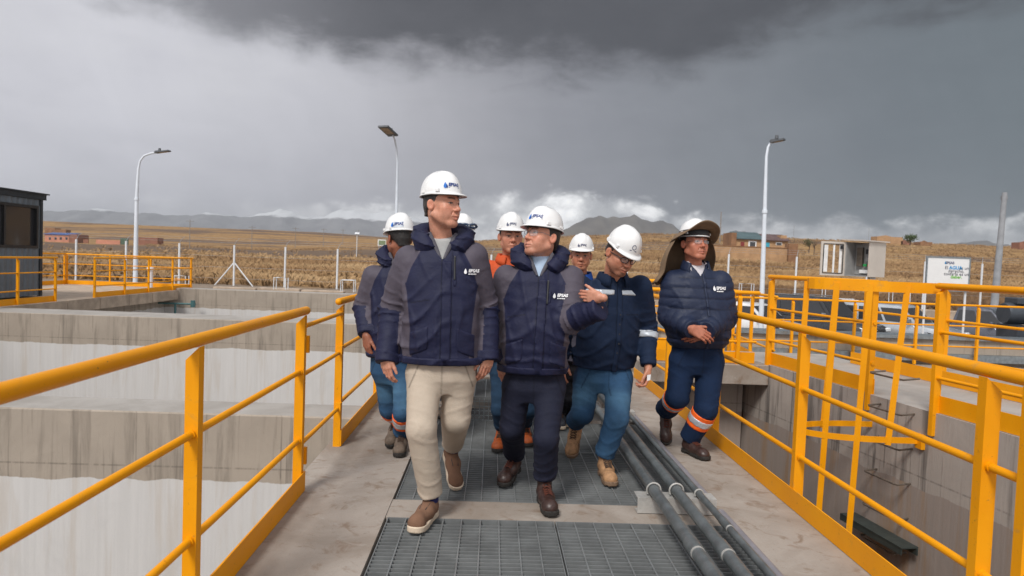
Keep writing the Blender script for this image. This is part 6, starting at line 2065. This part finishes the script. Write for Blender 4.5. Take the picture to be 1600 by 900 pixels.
        for s_ in (-1, 1):
            pts_ = []
            for k in np.linspace(0, 1, 7):
                uu = J.get('voff', 0) + s_ * (.010 + .062 * k); zz = T.neck[2] - V0[1] + .01 + (V0[1] - .0) * k
                pts_.append((T.hem + (T.neck - T.hem) * np.clip((zz - T.hem[2]) / (T.neck[2] - T.hem[2]), 0, 1.0)) * [1, 1, 0] + [0, 0, zz] + T.bx * uu + T.bf * (.112 - .052 * k))
            m.tube(pts_, [.006, .009, .011, .012, .012, .012, .011], 8)
        m.build('collar_edge', M_PARKA_IN, jk)
    if J.get('collar'):
        cl = J['collar']
        m = MB()
        c0 = T.neck + np.array(cl.get('off', (0, 0, 0)))
        n_ = 28; a0 = math.radians(cl.get('a0', 22)); vs, fs = [], []
        for i in range(n_):
            a = a0 + (2 * math.pi - 2 * a0) * i / (n_ - 1); fw_ = math.cos(a)
            for (rr, zz) in ((.0, -.05), (.006, .0), (.012, .022), (.020, .024), (.034, -.006), (.040, -.034 * cl.get('fall', 1))):
                vs.append(c0 + T.bf * (fw_ * (.070 + rr)) + T.bx * (math.sin(a) * (.074 + rr)) + np.array([0, 0, zz * cl.get('h', 1) - .030 * max(0, fw_) - .004]))
        for i in range(n_ - 1):
            for k in range(5): fs.append((i * 6 + k, (i + 1) * 6 + k, (i + 1) * 6 + k + 1, i * 6 + k + 1))
        m.addv(vs, fs); m.sm = True
        o2 = m.build('collar', cl['mat'], jk)
        sm = o2.modifiers.new('thickness', 'SOLIDIFY'); sm.thickness = .005; sm.offset = 0
    if sp.get('shirt'):
        s_ = sp['shirt']
        f3 = Field(*bbox_of([T.neck - [.16, .16, .26], T.neck + [.16, .16, .03]], .0), .009)
        X, Y, Z = f3.pts()
        d3, f33, u3, v3 = T.eval(X, Y, Z, -.014)
        d3 = smin(d3, np.sqrt(u3 * u3 + v3 * v3) - f32(.068), .02)
        d3 = np.maximum(d3, Z - f32(T.neck[2] + s_.get('rise', .005)) + v3 * f32(.35)) + f32(.003) * swav(X, Y, Z, 40, seed + 30)
        Vs, Fs = f3.mesh(d3.astype(f32)); sh = put('shirt', Vs, Fs, s_['mat'], t, smooth=True, attrs={'seam': np.zeros(len(Vs))})
        if s_.get('points'):
            m = MB()
            for q_ in (-1, 1):
                a_ = T.neck + T.bf * .060 + T.bx * q_ * .012 + np.array([0, 0, -.045]); b_ = T.neck + T.bx * q_ * .066 + T.bf * .030 + np.array([0, 0, .022]); c_ = T.neck + T.bx * q_ * .070 - T.bf * .01 + np.array([0, 0, .030])
                e_ = T.neck + T.bf * .086 + T.bx * q_ * .052 + np.array([0, 0, -.062]); g_ = T.neck + T.bf * .058 + T.bx * q_ * .082 + np.array([0, 0, -.012])
                m.addv([a_, e_, g_, b_, c_], [(0, 1, 2, 3), (3, 2, 4)])
            o2 = m.build('shirt_collar', s_['mat'], sh); mm = o2.modifiers.new('thickness', 'SOLIDIFY'); mm.thickness = .004
        if s_.get('under'):
            d4 = np.maximum((d3 - f32(.004)), np.abs(u3) - f32(.2)); d4 = np.maximum(d4, Z - f32(T.neck[2] - s_['under'][1]) - np.abs(u3) * f32(1.3))
            Vs, Fs = f3.mesh(d4.astype(f32)); put('sweater', Vs, Fs, s_['under'][0], t, smooth=True, attrs={'seam': np.zeros(len(Vs))})
    # ---------------- trousers
    TR = sp['trousers']; th = TR.get('res', .0095)
    legs = [Limb(sp['legL'], TR.get('r', (.098, .070, .060))), Limb(sp['legR'], TR.get('r', (.098, .070, .060)))]
    hipc = (np.array(sp['legL'][0]) + np.array(sp['legR'][0])) / 2
    top = T.hem[2] + TR.get('rise', .06)
    lo, hi = bbox_of(list(sp['legL']) + list(sp['legR']) + [hipc + [.24, .24, 0], hipc - [.24, .24, 0]], .12)
    hi[2] = top + .03; lo[2] = min(sp['legL'][2][2], sp['legR'][2][2]) - .05
    tf = Field(lo, hi, th)
    x, y, z = tf.pts()
    R2 = hrot(TR.get('yaw', tor['yaw']), 0, 0); bx, bf = -R2[:, 0], R2[:, 1]
    uu = (x - f32(hipc[0])) * f32(bx[0]) + (y - f32(hipc[1])) * f32(bx[1]); v2 = (x - f32(hipc[0])) * f32(bf[0]) + (y - f32(hipc[1])) * f32(bf[1])
    wp, dp = TR.get('hip', (.178, .118))
    pel = (((np.abs(uu) / wp) ** 2.3 + (np.abs(v2) / dp) ** 2.3 + 1e-9) ** (1 / 2.3) - 1) * f32(dp * .9)
    pel = pel + np.clip((f32(hipc[2] - .01) - z) * f32(.35), 0, 1); pel = np.maximum(pel, f32(hipc[2] - .085) - z); pel = np.maximum(pel, z - f32(top))
    tf.F = np.minimum(tf.F, pel.astype(f32))
    seed = TR.get('seed', 50); wr = TR.get('wr', 1.0); LT = []
    for li, lb in enumerate(legs):
        D, tt = lb.eval(x, y, z); e = lb.L[0]; E = lb.cum[-1]
        amp = f32(.0010) + np.exp(-((tt - f32(e)) / .12) ** 2) * f32(.0055) + np.exp(-((tt - f32(E)) / .085) ** 2) * f32(.011) + np.exp(-(tt / .10) ** 2) * f32(.0045)
        D = D + f32(wr) * amp * folds(tt + f32(.35) * uu * (1 if li else -1) + f32(.03) * swav(x, y, z, 11, seed + li), TR.get('lam', .075), f32(1.2) * swav(x, y, z, 10, seed + 2 + li)) + f32(.005 * wr) * swav(x, y, z * f32(.4), 17, seed + 4)
        wd_ = lb.P[-1] - lb.P[-2]; wd_ = wd_ / np.linalg.norm(wd_)
        cut = (x - f32(lb.P[-1][0])) * f32(wd_[0]) + (y - f32(lb.P[-1][1])) * f32(wd_[1]) + (z - f32(lb.P[-1][2])) * f32(wd_[2])
        D = np.maximum(D, cut - f32(.01)); LT.append((D, tt))
        tf.F = smin(tf.F, D.astype(f32), .03)
    V, Fc = tf.mesh()
    vx, vy, vz = [V[:, i].astype(f32) for i in range(3)]
    uvt = (vx - hipc[0]) * bx[0] + (vy - hipc[1]) * bx[1]; vvt = (vx - hipc[0]) * bf[0] + (vy - hipc[1]) * bf[1]
    sm = np.exp(-(uvt / .0045) ** 2) * (vvt > 0) * (vz > hipc[2] - .08) * .7
    for q_ in (-1, 1):
        u0, z0, u1, z1 = q_ * .105, top - .02, q_ * .172, top - .19
        L_ = math.hypot(u1 - u0, z1 - z0); dl = ((uvt - u0) * (z1 - z0) - (vz - z0) * (u1 - u0)) / L_; al = ((uvt - u0) * (u1 - u0) + (vz - z0) * (z1 - z0)) / L_
        sm = np.maximum(sm, .8 * np.exp(-(dl / .0045) ** 2) * (al > 0) * (al < L_) * (vvt > 0))
    at_ = {'seam': sm}
    if TR.get('fade'):
        mk = np.full(len(V), -.02)
        for lb in legs:
            D, tt = lb.eval(vx, vy, vz)
            front = (vvt > -.02)
            mk = np.maximum(mk, np.where(front, .004 + .012 * swav(vx, vy, vz, 18, seed + 9) - .16 * np.abs(tt - lb.L[0] * .55), -.02))
        at_['mask'] = mk * .12
    tr = put('trousers', V, Fc, TR['mat'], t, smooth=True, attrs=at_)
    for (i, t0, t1) in TR.get('bands', []):
        D, tt = LT[i]
        def tpatch(nm, a, b, off, mat_, par):
            G = np.maximum(np.maximum(tf.F, D - .012) - f32(off), np.abs(tt - f32((a + b) / 2)) - f32((b - a) / 2)).astype(f32)
            Vp, Fp = surface_nets(G, tf.lo, th)
            return put(nm, Vp, Fp, mat_, par, smooth=True)
        e = legs[i].L[0]; w_ = t1 - t0
        bd = tpatch('reflective_band', e + t0, e + t1, .005, M_HIVIS, tr)
        tpatch('silver_tape', e + t0 + w_ * .28, e + t0 + w_ * .72, .009, M_REFL, bd)
    for s_ in sp['shoes']: shoe(t, *s_)
    # ---------------- glasses
    G = sp.get('glasses')
    if G:
        m = MB(); rr = G.get('r', .0014)
        lens = MB()
        for s_ in (-1, 1):
            pts_ = []
            for a in np.linspace(0, 2 * math.pi, 17):
                ca, sa_ = math.cos(a), math.sin(a)
                ex = .023 * np.sign(ca) * abs(ca) ** .7; ez = G.get('h', .016) * np.sign(sa_) * abs(sa_) ** .7
                xx = s_ * .033 + ex
                pts_.append((xx, .106 - abs(xx) ** 2 * 5.5, -.004 + ez))
            m.tube(hw_(np.array(pts_)), rr, 6, caps=False)
            q_ = np.array(pts_[:-1]); lens.addv(hw_(q_), [tuple(range(len(q_)))])
            m.tube(hw_(np.array([(s_ * .057, .090, .002), (s_ * .075, .06, .002), (s_ * .083, -.005, -.002)])), rr * 1.2, 6)
        m.tube(hw_(np.array([(-.010, .1055, .0), (0, .108, .003), (.010, .1055, .0)])), rr, 6)
        gl = m.build('glasses', G['mat'], t)
        lens.build('lens', M_LENSC, gl, smooth=False)
    return t, T, R, H, hw_, jk


def A(px, py, Y): return at(px, py, Y=Y)


def foot(px, py, fwd, pitch, kind, length=.285, z=0.0):
    """place a shoe by where its toe touches the ground; returns the shoe spec and the ankle"""
    T_ = at(px, py, z=z + .012)
    y = vnorm([fwd[0], fwd[1], 0]); p = math.radians(pitch)
    yy = y * math.cos(p) - np.array([0, 0, 1]) * math.sin(p); zz = np.array([0, 0, 1]) * math.cos(p) + y * math.sin(p)
    heel = T_ - yy * length + np.array([0, 0, -.012 + .004])
    return (heel, fwd, pitch, kind, length), heel + yy * .055 + zz * .115


FR = [0, .15, .35, .6, .78, .90, 1.0]
HW = [.205, .205, .205, .208, .190, .125, .072]
HD = [.142, .145, .145, .140, .118, .088, .068]
sc_ = lambda L_, k: [q * k for q in L_]
PARKA = dict(mat=M_PARKA, panels=True, res=.0085, placket=.052, placket_top=.80, hemband=.035, cuffs=True, mat_trim=M_PARKA_NAVY, hood=dict(mat=M_PARKA_NAVY), vopen=(.62, .135), zip=.0,
             logo=(.128, .72, .66), zip_pull=[(.066, .84, .66)], seams=[(-.165, -.06, .47, .50)], patches=[('pocket_flap', -.165, -.065, .16, .34, .005, M_PARKA_NAVY, -.6), ('pocket_flap', .085, .18, .16, .34, .005, M_PARKA_NAVY, .6), ('storm_flap', .058, .078, .60, .70, .004, M_PARKA_NAVY, 0)])

# the tall man in front
s1, a1 = foot(645, 833, (-.28, -1), 0, 'slip', .295)
s2, a2 = foot(714, 766, (.36, -1), 38, 'slip', .29)
kl, kr = A(658, 672, 3.55), A(712, 655, 3.74)
P1 = dict(head=A(691, 319, 3.70), face=(54, 1, 1.5), skin=lin(208, 152, 128), head_res=.0027, head_s=1.0,
          face_opts=dict(stubble=.16, gaze=(.35, 0), chin=.004, jaw=1.05, nose=1.05, scalp=.3), hair_mat=M_HAIRG, hat=dict(tilt=3, az=20, up=.034),
          torso=dict(hem=A(688, 564, 3.74), neck=A(692, 368, 3.75), yaw=4, hw=sc_(HW, 1.02), hd=sc_(HD, 1.04), fr=FR, belly=.015),
          armL=[A(639, 406, 3.78), A(614, 484, 3.84), A(604, 563, 3.72)], armR=[A(740, 402, 3.76), A(757, 480, 3.84), A(763, 560, 3.74)],
          jacket=dict(PARKA, res=.0075, seed=1), shirt=dict(mat=M_GREYT, rise=.0),
          legL=[A(663, 588, 3.72), kl, a1 + [0, .0, .02]], legR=[A(717, 588, 3.76), kr, a2 + [0, 0, .025]],
          trousers=dict(mat=M_BEIGE, res=.0075, r=(.097, .079, .065), seed=51, yaw=4, hip=(.185, .12), wr=.6),
          shoes=[s1, s2],
          hands=[dict(wrist=A(602, 551, 3.71), d=(.10, -.14, -1), n=(.62, .75, 0), thumb_side=-1, scale=.97, curl=(.55, .68, .75, .8), thumb=(.32, .15)),
                 dict(wrist=A(765, 548, 3.73), d=(-.16, -.14, -1), n=(-.55, .80, .0), thumb_side=1, scale=.99, curl=(.45, .58, .65, .7), thumb=(.38, .1))])
make_person('tall man in front in navy and grey parka, beige trousers and slip-on shoes, looking aside', at(680, 800, z=0), P1)

# the shorter man beside him, gesturing
s1, a1 = foot(784, 761, (-.38, -1), 8, 'leather', .29)
s2, a2 = foot(863, 807, (.12, -1), 0, 'leather', .295)
P2 = dict(head=A(847, 370, 3.92), face=(-52, 12, -3), skin=lin(205, 148, 124), head_res=.003, head_s=1.0,
          face_opts=dict(stubble=.22, gaze=(.2, .8), face_w=1.03, scalp=.35), hair=1, hat=dict(tilt=-2, az=-24, up=.040),
          torso=dict(hem=A(833, 578, 3.97), neck=A(844, 399, 3.95), yaw=-4, hw=sc_(HW, .98), hd=sc_(HD, 1.05), fr=FR, belly=.03),
          armL=[A(792, 436, 3.97), A(787, 510, 4.02), A(785, 556, 3.98)], armR=[A(890, 436, 3.94), A(893, 499, 3.84), A(936, 483, 3.70)],
          jacket=dict(PARKA, res=.0078, seed=5, voff=.0, vopen=(.60, .125), logo=(.098, .66, .66), zip_pull=[(.055, .79, .60)]), shirt=dict(mat=M_LBLUE, rise=.02, points=True),
          legL=[A(808, 604, 3.97), A(800, 668, 3.98), a1 + [0, 0, .02]], legR=[A(860, 604, 3.95), A(853, 686, 3.80), a2 + [0, 0, .05]],
          trousers=dict(mat=M_NAVYTR, res=.008, r=(.088, .073, .068), seed=61, hip=(.170, .112), wr=.75),
          shoes=[s1, s2], glasses=dict(mat=M_METALF, r=.0010, h=.0175),
          hands=[dict(wrist=A(785, 558, 3.98), d=(0, -.1, -1), n=(.7, .7, 0), thumb_side=-1),
                 dict(wrist=A(938, 465, 3.67), d=(-.78, .52, .02), n=(.52, .82, .0), thumb_side=1, curl=(.55, .6, .65, .7), thumb=(.46, -.02), spread=-.004, scale=.86, thumb_curl=.12)])
make_person('shorter man with clear glasses in navy and grey parka raising one hand, dark brown boots', at(830, 790, z=0), P2)

# man behind at the left, head turned away
s1, a1 = foot(623, 714, (.05, -1), 0, 'dusty', .285)
s2, a2 = foot(609, 700, (-.1, -1), 20, 'dusty', .285)
P3 = dict(head=A(624, 372, 4.84), face=(-146, -6, 0), skin=lin(160, 104, 82), hat=dict(tilt=0, az=-142, up=.03, sticker=True), head_res=.0042,
          torso=dict(hem=A(618, 556, 4.88), neck=A(626, 398, 4.88), yaw=2, hw=sc_(HW, 1.0), hd=sc_(HD, 1.0), fr=FR),
          armL=[A(585, 432, 4.88), A(569, 478, 4.92), A(572, 520, 4.80)], armR=[A(668, 432, 4.90), A(680, 490, 4.95), A(676, 540, 4.9)],
          jacket=dict(PARKA, res=.011, seed=9, logo=None, zip_pull=[], seams=[]),
          legL=[A(604, 580, 4.90), A(608, 640, 4.95), a2 + [0, 0, .02]], legR=[A(632, 580, 4.86), A(628, 645, 4.76), a1 + [0, 0, .02]],
          trousers=dict(mat=M_JEAN, res=.0105, r=(.085, .066, .062), seed=71, fade=True, bands=[(0, .02, .14), (1, .015, .145)]), shoes=[s1, s2],
          hands=[dict(wrist=A(572, 523, 4.78), d=(.1, -.1, -1), n=(.7, .7, 0), thumb_side=-1, curl=(.8, .9, .95, 1.0), h=.0035)])
make_person('man at the left behind the tall man, head turned away, jeans with orange reflective bands', at(618, 705, z=0), P3)

# man in the orange jacket
s1, a1 = foot(776, 707, (-.15, -1), 0, 'rust', .285)
s2, a2 = foot(826, 698, (.1, -1), 0, 'rust', .285)
SIMPLEJ = dict(res=.012, zip=.0)
P5 = dict(head=A(798, 369, 5.0), face=(10, -1, 0), skin=lin(194, 136, 112), hat=dict(tilt=2, az=8, up=.030, emblem='plain'), head_res=.0036, face_opts=dict(face_w=1.02, scalp=.6),
          torso=dict(hem=A(800, 556, 5.05), neck=A(798, 401, 5.05), yaw=0, hw=sc_(HW, .98), hd=sc_(HD, .98), fr=FR),
          armL=[A(764, 424, 5.05), A(752, 482, 5.1), A(754, 535, 5.0)], armR=[A(834, 424, 5.05), A(846, 482, 5.1), A(842, 535, 5.0)],
          jacket=dict(SIMPLEJ, mat=M_ORANGEJ, seed=13, collar=dict(mat=M_ORANGEJ), hemband=.04),
          legL=[A(784, 580, 5.05), A(780, 640, 4.98), a1 + [0, 0, .03]], legR=[A(820, 580, 5.05), A(824, 640, 5.0), a2 + [0, 0, .03]],
          trousers=dict(mat=M_JEAND, res=.0115, r=(.085, .064, .058), seed=81), shoes=[s1, s2],
          hands=[dict(wrist=A(754, 538, 5.0), d=(0, -.1, -1), n=(.7, .7, 0), thumb_side=-1, h=.004), dict(wrist=A(842, 538, 5.0), d=(0, -.1, -1), n=(-.7, .7, 0), thumb_side=1, h=.004)])
make_person('man in the orange jacket and rust boots looking out between the two front men', at(800, 700, z=0), P5)

# man behind with blue collar
s1, a1 = foot(876, 671, (-.1, -1), 0, 'sneaker', .28)
s2, a2 = foot(895, 668, (.1, -1), 0, 'sneaker', .28)
M_GREYJ = cloth('dark_grey_jacket', lin(66, 64, 76), rough=.7)
P6 = dict(head=A(908, 398, 5.62), face=(-6, -5, 1), skin=lin(188, 130, 104), hat=dict(tilt=2, az=-4, up=.030, emblem='plain'), head_res=.0038, face_opts=dict(face_w=1.02, scalp=.6, brow=1, jaw=1.06),
          torso=dict(hem=A(903, 562, 5.68), neck=A(906, 430, 5.66), yaw=0, hw=sc_(HW, .98), hd=sc_(HD, .98), fr=FR),
          armL=[A(876, 448, 5.66), A(868, 500, 5.7), A(870, 545, 5.66)], armR=[A(937, 448, 5.66), A(946, 500, 5.7), A(944, 545, 5.66)],
          jacket=dict(SIMPLEJ, mat=M_GREYJ, seed=17, collar=dict(mat=M_BLUEFL, h=1.5)),
          legL=[A(884, 575, 5.7), A(882, 622, 5.72), a1 + [0, 0, .03]], legR=[A(914, 575, 5.7), A(902, 622, 5.7), a2 + [0, 0, .03]],
          trousers=dict(mat=cloth('black_trousers', lin(34, 34, 40)), res=.012, r=(.082, .062, .056), seed=85), shoes=[s1, s2],
          hands=[dict(wrist=A(944, 548, 5.66), d=(0, -.1, -1), n=(-.7, .7, 0), thumb_side=1, h=.004), dict(wrist=A(870, 548, 5.66), d=(0, -.1, -1), n=(.7, .7, 0), thumb_side=-1, h=.004)])
make_person('frowning man at the back in a dark grey jacket with a bright blue collar', at(903, 665, z=0), P6)

# man hidden behind the tall man: only the helmet top and a boot show
s1, a1 = foot(690, 655, (-.1, -1), 0, 'dusty', .285)
s2, a2 = foot(722, 653, (.1, -1), 0, 'dusty', .285)
P4 = dict(head=A(722, 366, 5.85), face=(24, 0, 0), skin=lin(166, 110, 86), hat=dict(tilt=2, az=100, emblem='none'), head_res=.0045,
          torso=dict(hem=A(708, 545, 5.86), neck=A(718, 396, 5.86), yaw=0, hw=sc_(HW, .95), hd=sc_(HD, .95), fr=FR),
          armL=[A(686, 414, 5.86), A(678, 470, 5.9), A(680, 520, 5.84)], armR=[A(748, 414, 5.86), A(757, 470, 5.9), A(752, 515, 5.84)],
          jacket=dict(SIMPLEJ, mat=M_GREYJ, seed=19, collar=dict(mat=M_GREYJ)),
          legL=[A(692, 560, 5.84), A(690, 610, 5.82), a1 + [0, 0, .03]], legR=[A(722, 560, 5.84), A(722, 610, 5.82), a2 + [0, 0, .03]],
          trousers=dict(mat=cloth('pale_grey_trousers', lin(150, 150, 156)), res=.012, r=(.085, .064, .058), seed=87), shoes=[s1, s2],
          hands=[dict(wrist=A(752, 518, 5.84), d=(0, -.1, -1), n=(-.7, .7, 0), thumb_side=1, h=.004), dict(wrist=A(680, 523, 5.84), d=(0, -.1, -1), n=(.7, .7, 0), thumb_side=-1, h=.004)])
t4 = make_person('man almost hidden behind the tall man, goggles strapped to his helmet', at(705, 652, z=0), P4)
gm = MB()
for s_ in (-1, 1):
    gm.tube(t4[4](np.array([(s_ * .005, .150, .075), (s_ * .03, .150, .080), (s_ * .06, .130, .082), (s_ * .085, .10, .078), (s_ * .09, .095, .062), (s_ * .06, .128, .052), (s_ * .02, .15, .055), (s_ * .005, .150, .064)])), .010, 8)
gm.tube(t4[4](np.array([(.128 * math.sin(a), .148 * math.cos(a) - .008, .068) for a in np.linspace(.7, 2 * math.pi - .7, 24)])), .006, 6)
gm.build('goggles', simple('goggle_dark', lin(52, 70, 96), .35), [c for c in t4[0].children if c.name.startswith('hard_hat')][0])

# man looking down, glasses and reflective stripe
s1, a1 = foot(892, 716, (-.30, -1), 34, 'tan', .295)
s2, a2 = foot(957, 760, (.05, -1), 0, 'tan', .30)
P7 = dict(head=A(970, 396, 4.40), face=(26, -26, 8), skin=lin(196, 138, 112), hat=dict(tilt=-2, az=10, up=.034, emblem='rings'), head_res=.0033, head_s=1.04,
          face_opts=dict(stubble=.55, moustache=.6, goatee=.5, face_w=1.05, scalp=.6, eye_open=.5, gaze=(0, -1)),
          torso=dict(hem=A(942, 574, 4.64), neck=A(958, 430, 4.52), yaw=12, hw=sc_([.215, .215, .212, .212, .195, .13, .08], 1.04), hd=sc_(HD, 1.0), fr=FR, belly=.03),
          armL=[A(908, 448, 4.58), A(884, 505, 4.66), A(876, 556, 4.62)], armR=[A(1000, 448, 4.52), A(1012, 512, 4.62), A(1013, 568, 4.50)],
          jacket=dict(res=.0085, mat=M_WORK, seed=23, name='work_shirt', arm_r=(.080, .066, .052), zip=.0, placket=.036, placket_top=.93, cuffs=True, mat_trim=M_WORK, vopen=(.5, .05), collar=dict(mat=M_WORK, a0=28, fall=1.3), lam=.075, wr=.85, hem_curve=.35,
                      patches=[('reflective_stripe', -.20, -.020, .795, .855, .006, M_REFL, -.0), ('reflective_stripe', .022, .20, .795, .855, .005, M_REFL, -.0)], arm_bands=[(1, .355, .40, M_REFL)],
                      buttons=[.60, .50, .40, .30, .2], seams=[(-.15, -.05, .60, .60), (.06, .16, .60, .60)]),
          legL=[A(917, 592, 4.64), A(910, 645, 4.56), a1 + [0, 0, .02]], legR=[A(968, 592, 4.60), A(963, 655, 4.40), a2 + [0, 0, .02]],
          trousers=dict(mat=M_JEAN, res=.0085, r=(.094, .077, .068), seed=91, yaw=8, hip=(.178, .12), fade=True), shoes=[s1, s2],
          glasses=dict(mat=M_BLACK, r=.0024, h=.0165),
          hands=[dict(wrist=A(1013, 572, 4.49), d=(-.08, -.12, -1), n=(-.75, -.1, 0), thumb_side=1, curl=(1.0, 1.1, 1.15, 1.2), thumb=(.3, .5), scale=.98, thumb_curl=.8),
                 dict(wrist=A(876, 559, 4.61), d=(0, -.1, -1), n=(.7, .7, 0), thumb_side=-1, h=.004)])
t7 = make_person('man looking down in black glasses, navy work shirt with silver stripe and jeans', at(945, 740, z=0), P7)
tag(put('paper_slip', [A(1011, 586, 4.38), A(1017, 585, 4.38), A(1016, 594, 4.38), A(1011, 595, 4.38), A(1011, 586, 4.385), A(1017, 585, 4.385), A(1016, 594, 4.385), A(1011, 595, 4.385)],
        [(0, 1, 2, 3), (7, 6, 5, 4), (0, 4, 5, 1), (1, 5, 6, 2), (2, 6, 7, 3), (3, 7, 4, 0)], M_PRINTW), 'small folded white paper held in the hanging hand of the stooping man', 'paper')
p_ = t7[1]
q0 = p_.hem + (p_.neck - p_.hem) * .60 + p_.bx * -.085 + p_.bf * .155
tag(MB().tube([q0, q0 + np.array([.012, -.0, .13])], .004, 6).build('antenna', M_BLACK), 'thin black radio antenna sticking up in front of the stooping man', 'antenna')

# man in the sun hat
M_JEANX = cloth('navy_denim', lin(15, 36, 66), rough=.85, var=.16)
s1, a1 = foot(1041, 695, (-.12, -1), 48, 'boot', .29)
s2, a2 = foot(1107, 719, (.42, -1), 0, 'boot', .285)
P8 = dict(head=A(1085, 380, 4.97), face=(17, 7, 1), skin=lin(186, 122, 98), hat=dict(tilt=0, emblem='none', visor=.08), head_res=.0034, head_s=1.02,
          face_opts=dict(moustache=.35, face_w=1.07, scalp=.6, jaw=1.1, eye_open=.8, chin=.002),
          torso=dict(hem=A(1088, 543, 5.02), neck=A(1087, 414, 5.0), yaw=6, hw=sc_([.200, .225, .225, .218, .190, .125, .075], 1.03), hd=sc_([.14, .165, .165, .15, .12, .09, .07], 1.05), fr=FR, belly=.035),
          armL=[A(1053, 442, 5.02), A(1045, 495, 5.0), A(1080, 514, 4.76)], armR=[A(1124, 442, 5.0), A(1134, 496, 5.0), A(1104, 516, 4.77)],
          jacket=dict(res=.0085, mat=M_PUFF, seed=29, quilt=.074, arm_r=(.094, .082, .062), wr=.5, zip=.004, placket=.02, placket_top=.9, mat_trim=M_PUFF, vopen=(.62, .085), collar=dict(mat=M_PUFF, a0=42, h=1.5), hem_gather=True, logo=(.085, .72, .85), hem_curve=-.2),
          shirt=dict(mat=M_WSHIRT, rise=.012, points=True, under=(M_SWEAT, .085)),
          legL=[A(1066, 566, 5.02), A(1058, 620, 4.98), a1 + [0, 0, .02]], legR=[A(1110, 566, 5.02), A(1103, 640, 4.93), a2 + [.01, 0, .0]],
          trousers=dict(mat=M_JEANX, res=.0088, r=(.100, .086, .080), seed=95, yaw=6, hip=(.188, .13), bands=[(0, .04, .13), (1, .03, .15)]), shoes=[s1, s2], glasses=dict(mat=M_METALF, r=.0013, h=.013),
          hands=[dict(wrist=A(1079, 513, 4.75), d=(.88, -.18, -.42), n=(-.25, .95, -.2), thumb_side=-1, curl=(.45, .55, .6, .62), thumb=(.5, -.05), scale=1.05),
                 dict(wrist=A(1106, 517, 4.79), d=(-.9, .05, -.45), n=(.1, 1, 0), thumb_side=1, curl=(.4, .5, .55, .6), thumb=(.4, .3), scale=1.02)])
t8 = make_person('man in a khaki sun hat over his helmet and quilted navy jacket, hands clasped', at(1085, 710, z=0), P8)
# the khaki sun brim with its neck cape
hatp = [c for c in t8[0].children if c.name.startswith('hard_hat')][0]
vs, fs, n_ = [], [], 56
prof = [(.0, .062), (.25, .060), (.5, .054), (.75, .044), (.96, .030), (1.0, .024), (.97, .020), (.74, .036), (.5, .046), (.2, .052)]
for i in range(n_):
    a = 2 * math.pi * i / n_; c, s_ = math.cos(a), math.sin(a)
    for (k, zz) in prof:
        ra, rb = .098 + .070 * k, .120 + (.088 if c > 0 else .05) * k
        up = (.034 if c > 0 else .0) * k * c * c - .030 * k * s_ * s_ + .006 * k * math.sin(5 * a)
        vs.append((ra * s_, rb * c - .008, zz + up + .018 + (.26 if c > 0 else .12) * rb * c * k))
L_ = len(prof)
for i in range(n_):
    j = (i + 1) % n_
    for k in range(L_): fs.append((i * L_ + k, j * L_ + k, j * L_ + (k + 1) % L_, i * L_ + (k + 1) % L_))
put('sun_brim', t8[4](np.array(vs)), fs, M_KHAKI, hatp, smooth=True, attrs={'seam': np.zeros(len(vs))})
vs, fs = [], []
for i in range(40):
    a = 2 * math.pi * i / 40
    for zz, gr in ((.034, .0055), (.060, .0055), (.088, .004), (.088, .002), (.034, .002)):
        vs.append(((.098 + gr) * math.sin(a) * (1 - max(0, zz - .06) * 1.5), ((.121 + gr) * math.cos(a)) * (1 - max(0, zz - .06) * 1.5) - .008, zz))
for i in range(40):
    for k in range(5): fs.append((i * 5 + k, ((i + 1) % 40) * 5 + k, ((i + 1) % 40) * 5 + (k + 1) % 5, i * 5 + (k + 1) % 5))
put('brim_lining', t8[4](np.array(vs)), fs, M_STRAP, hatp, smooth=True)
vs, fs = [], []
m_ = 34; rows_ = 12
for j in range(rows_):
    v = j / (rows_ - 1)
    for i in range(m_):
        a = math.radians(86) + math.radians(188) * i / (m_ - 1)
        c, s_ = math.cos(a), math.sin(a)
        ra = .146 + .042 * math.sin(math.pi * min(1, v * 1.3)) + .095 * v ** 2 + .014 * math.sin(7 * a + 2 * v) * v; rb = .150 + .05 * v
        vs.append(np.array([ra * s_, rb * c - .012 - .115 * v ** 1.3, .034 - .30 * v - .02 * abs(s_) * v + .006 * math.sin(9 * a) * v]))
for j in range(rows_ - 1):
    for i in range(m_ - 1): fs.append((j * m_ + i, j * m_ + i + 1, (j + 1) * m_ + i + 1, (j + 1) * m_ + i))
cape = put('neck_cape', t8[4](np.array(vs)), fs, M_KHAKI, hatp, smooth=True, attrs={'seam': np.zeros(len(vs))})
sm_ = cape.modifiers.new('thickness', 'SOLIDIFY'); sm_.thickness = .003
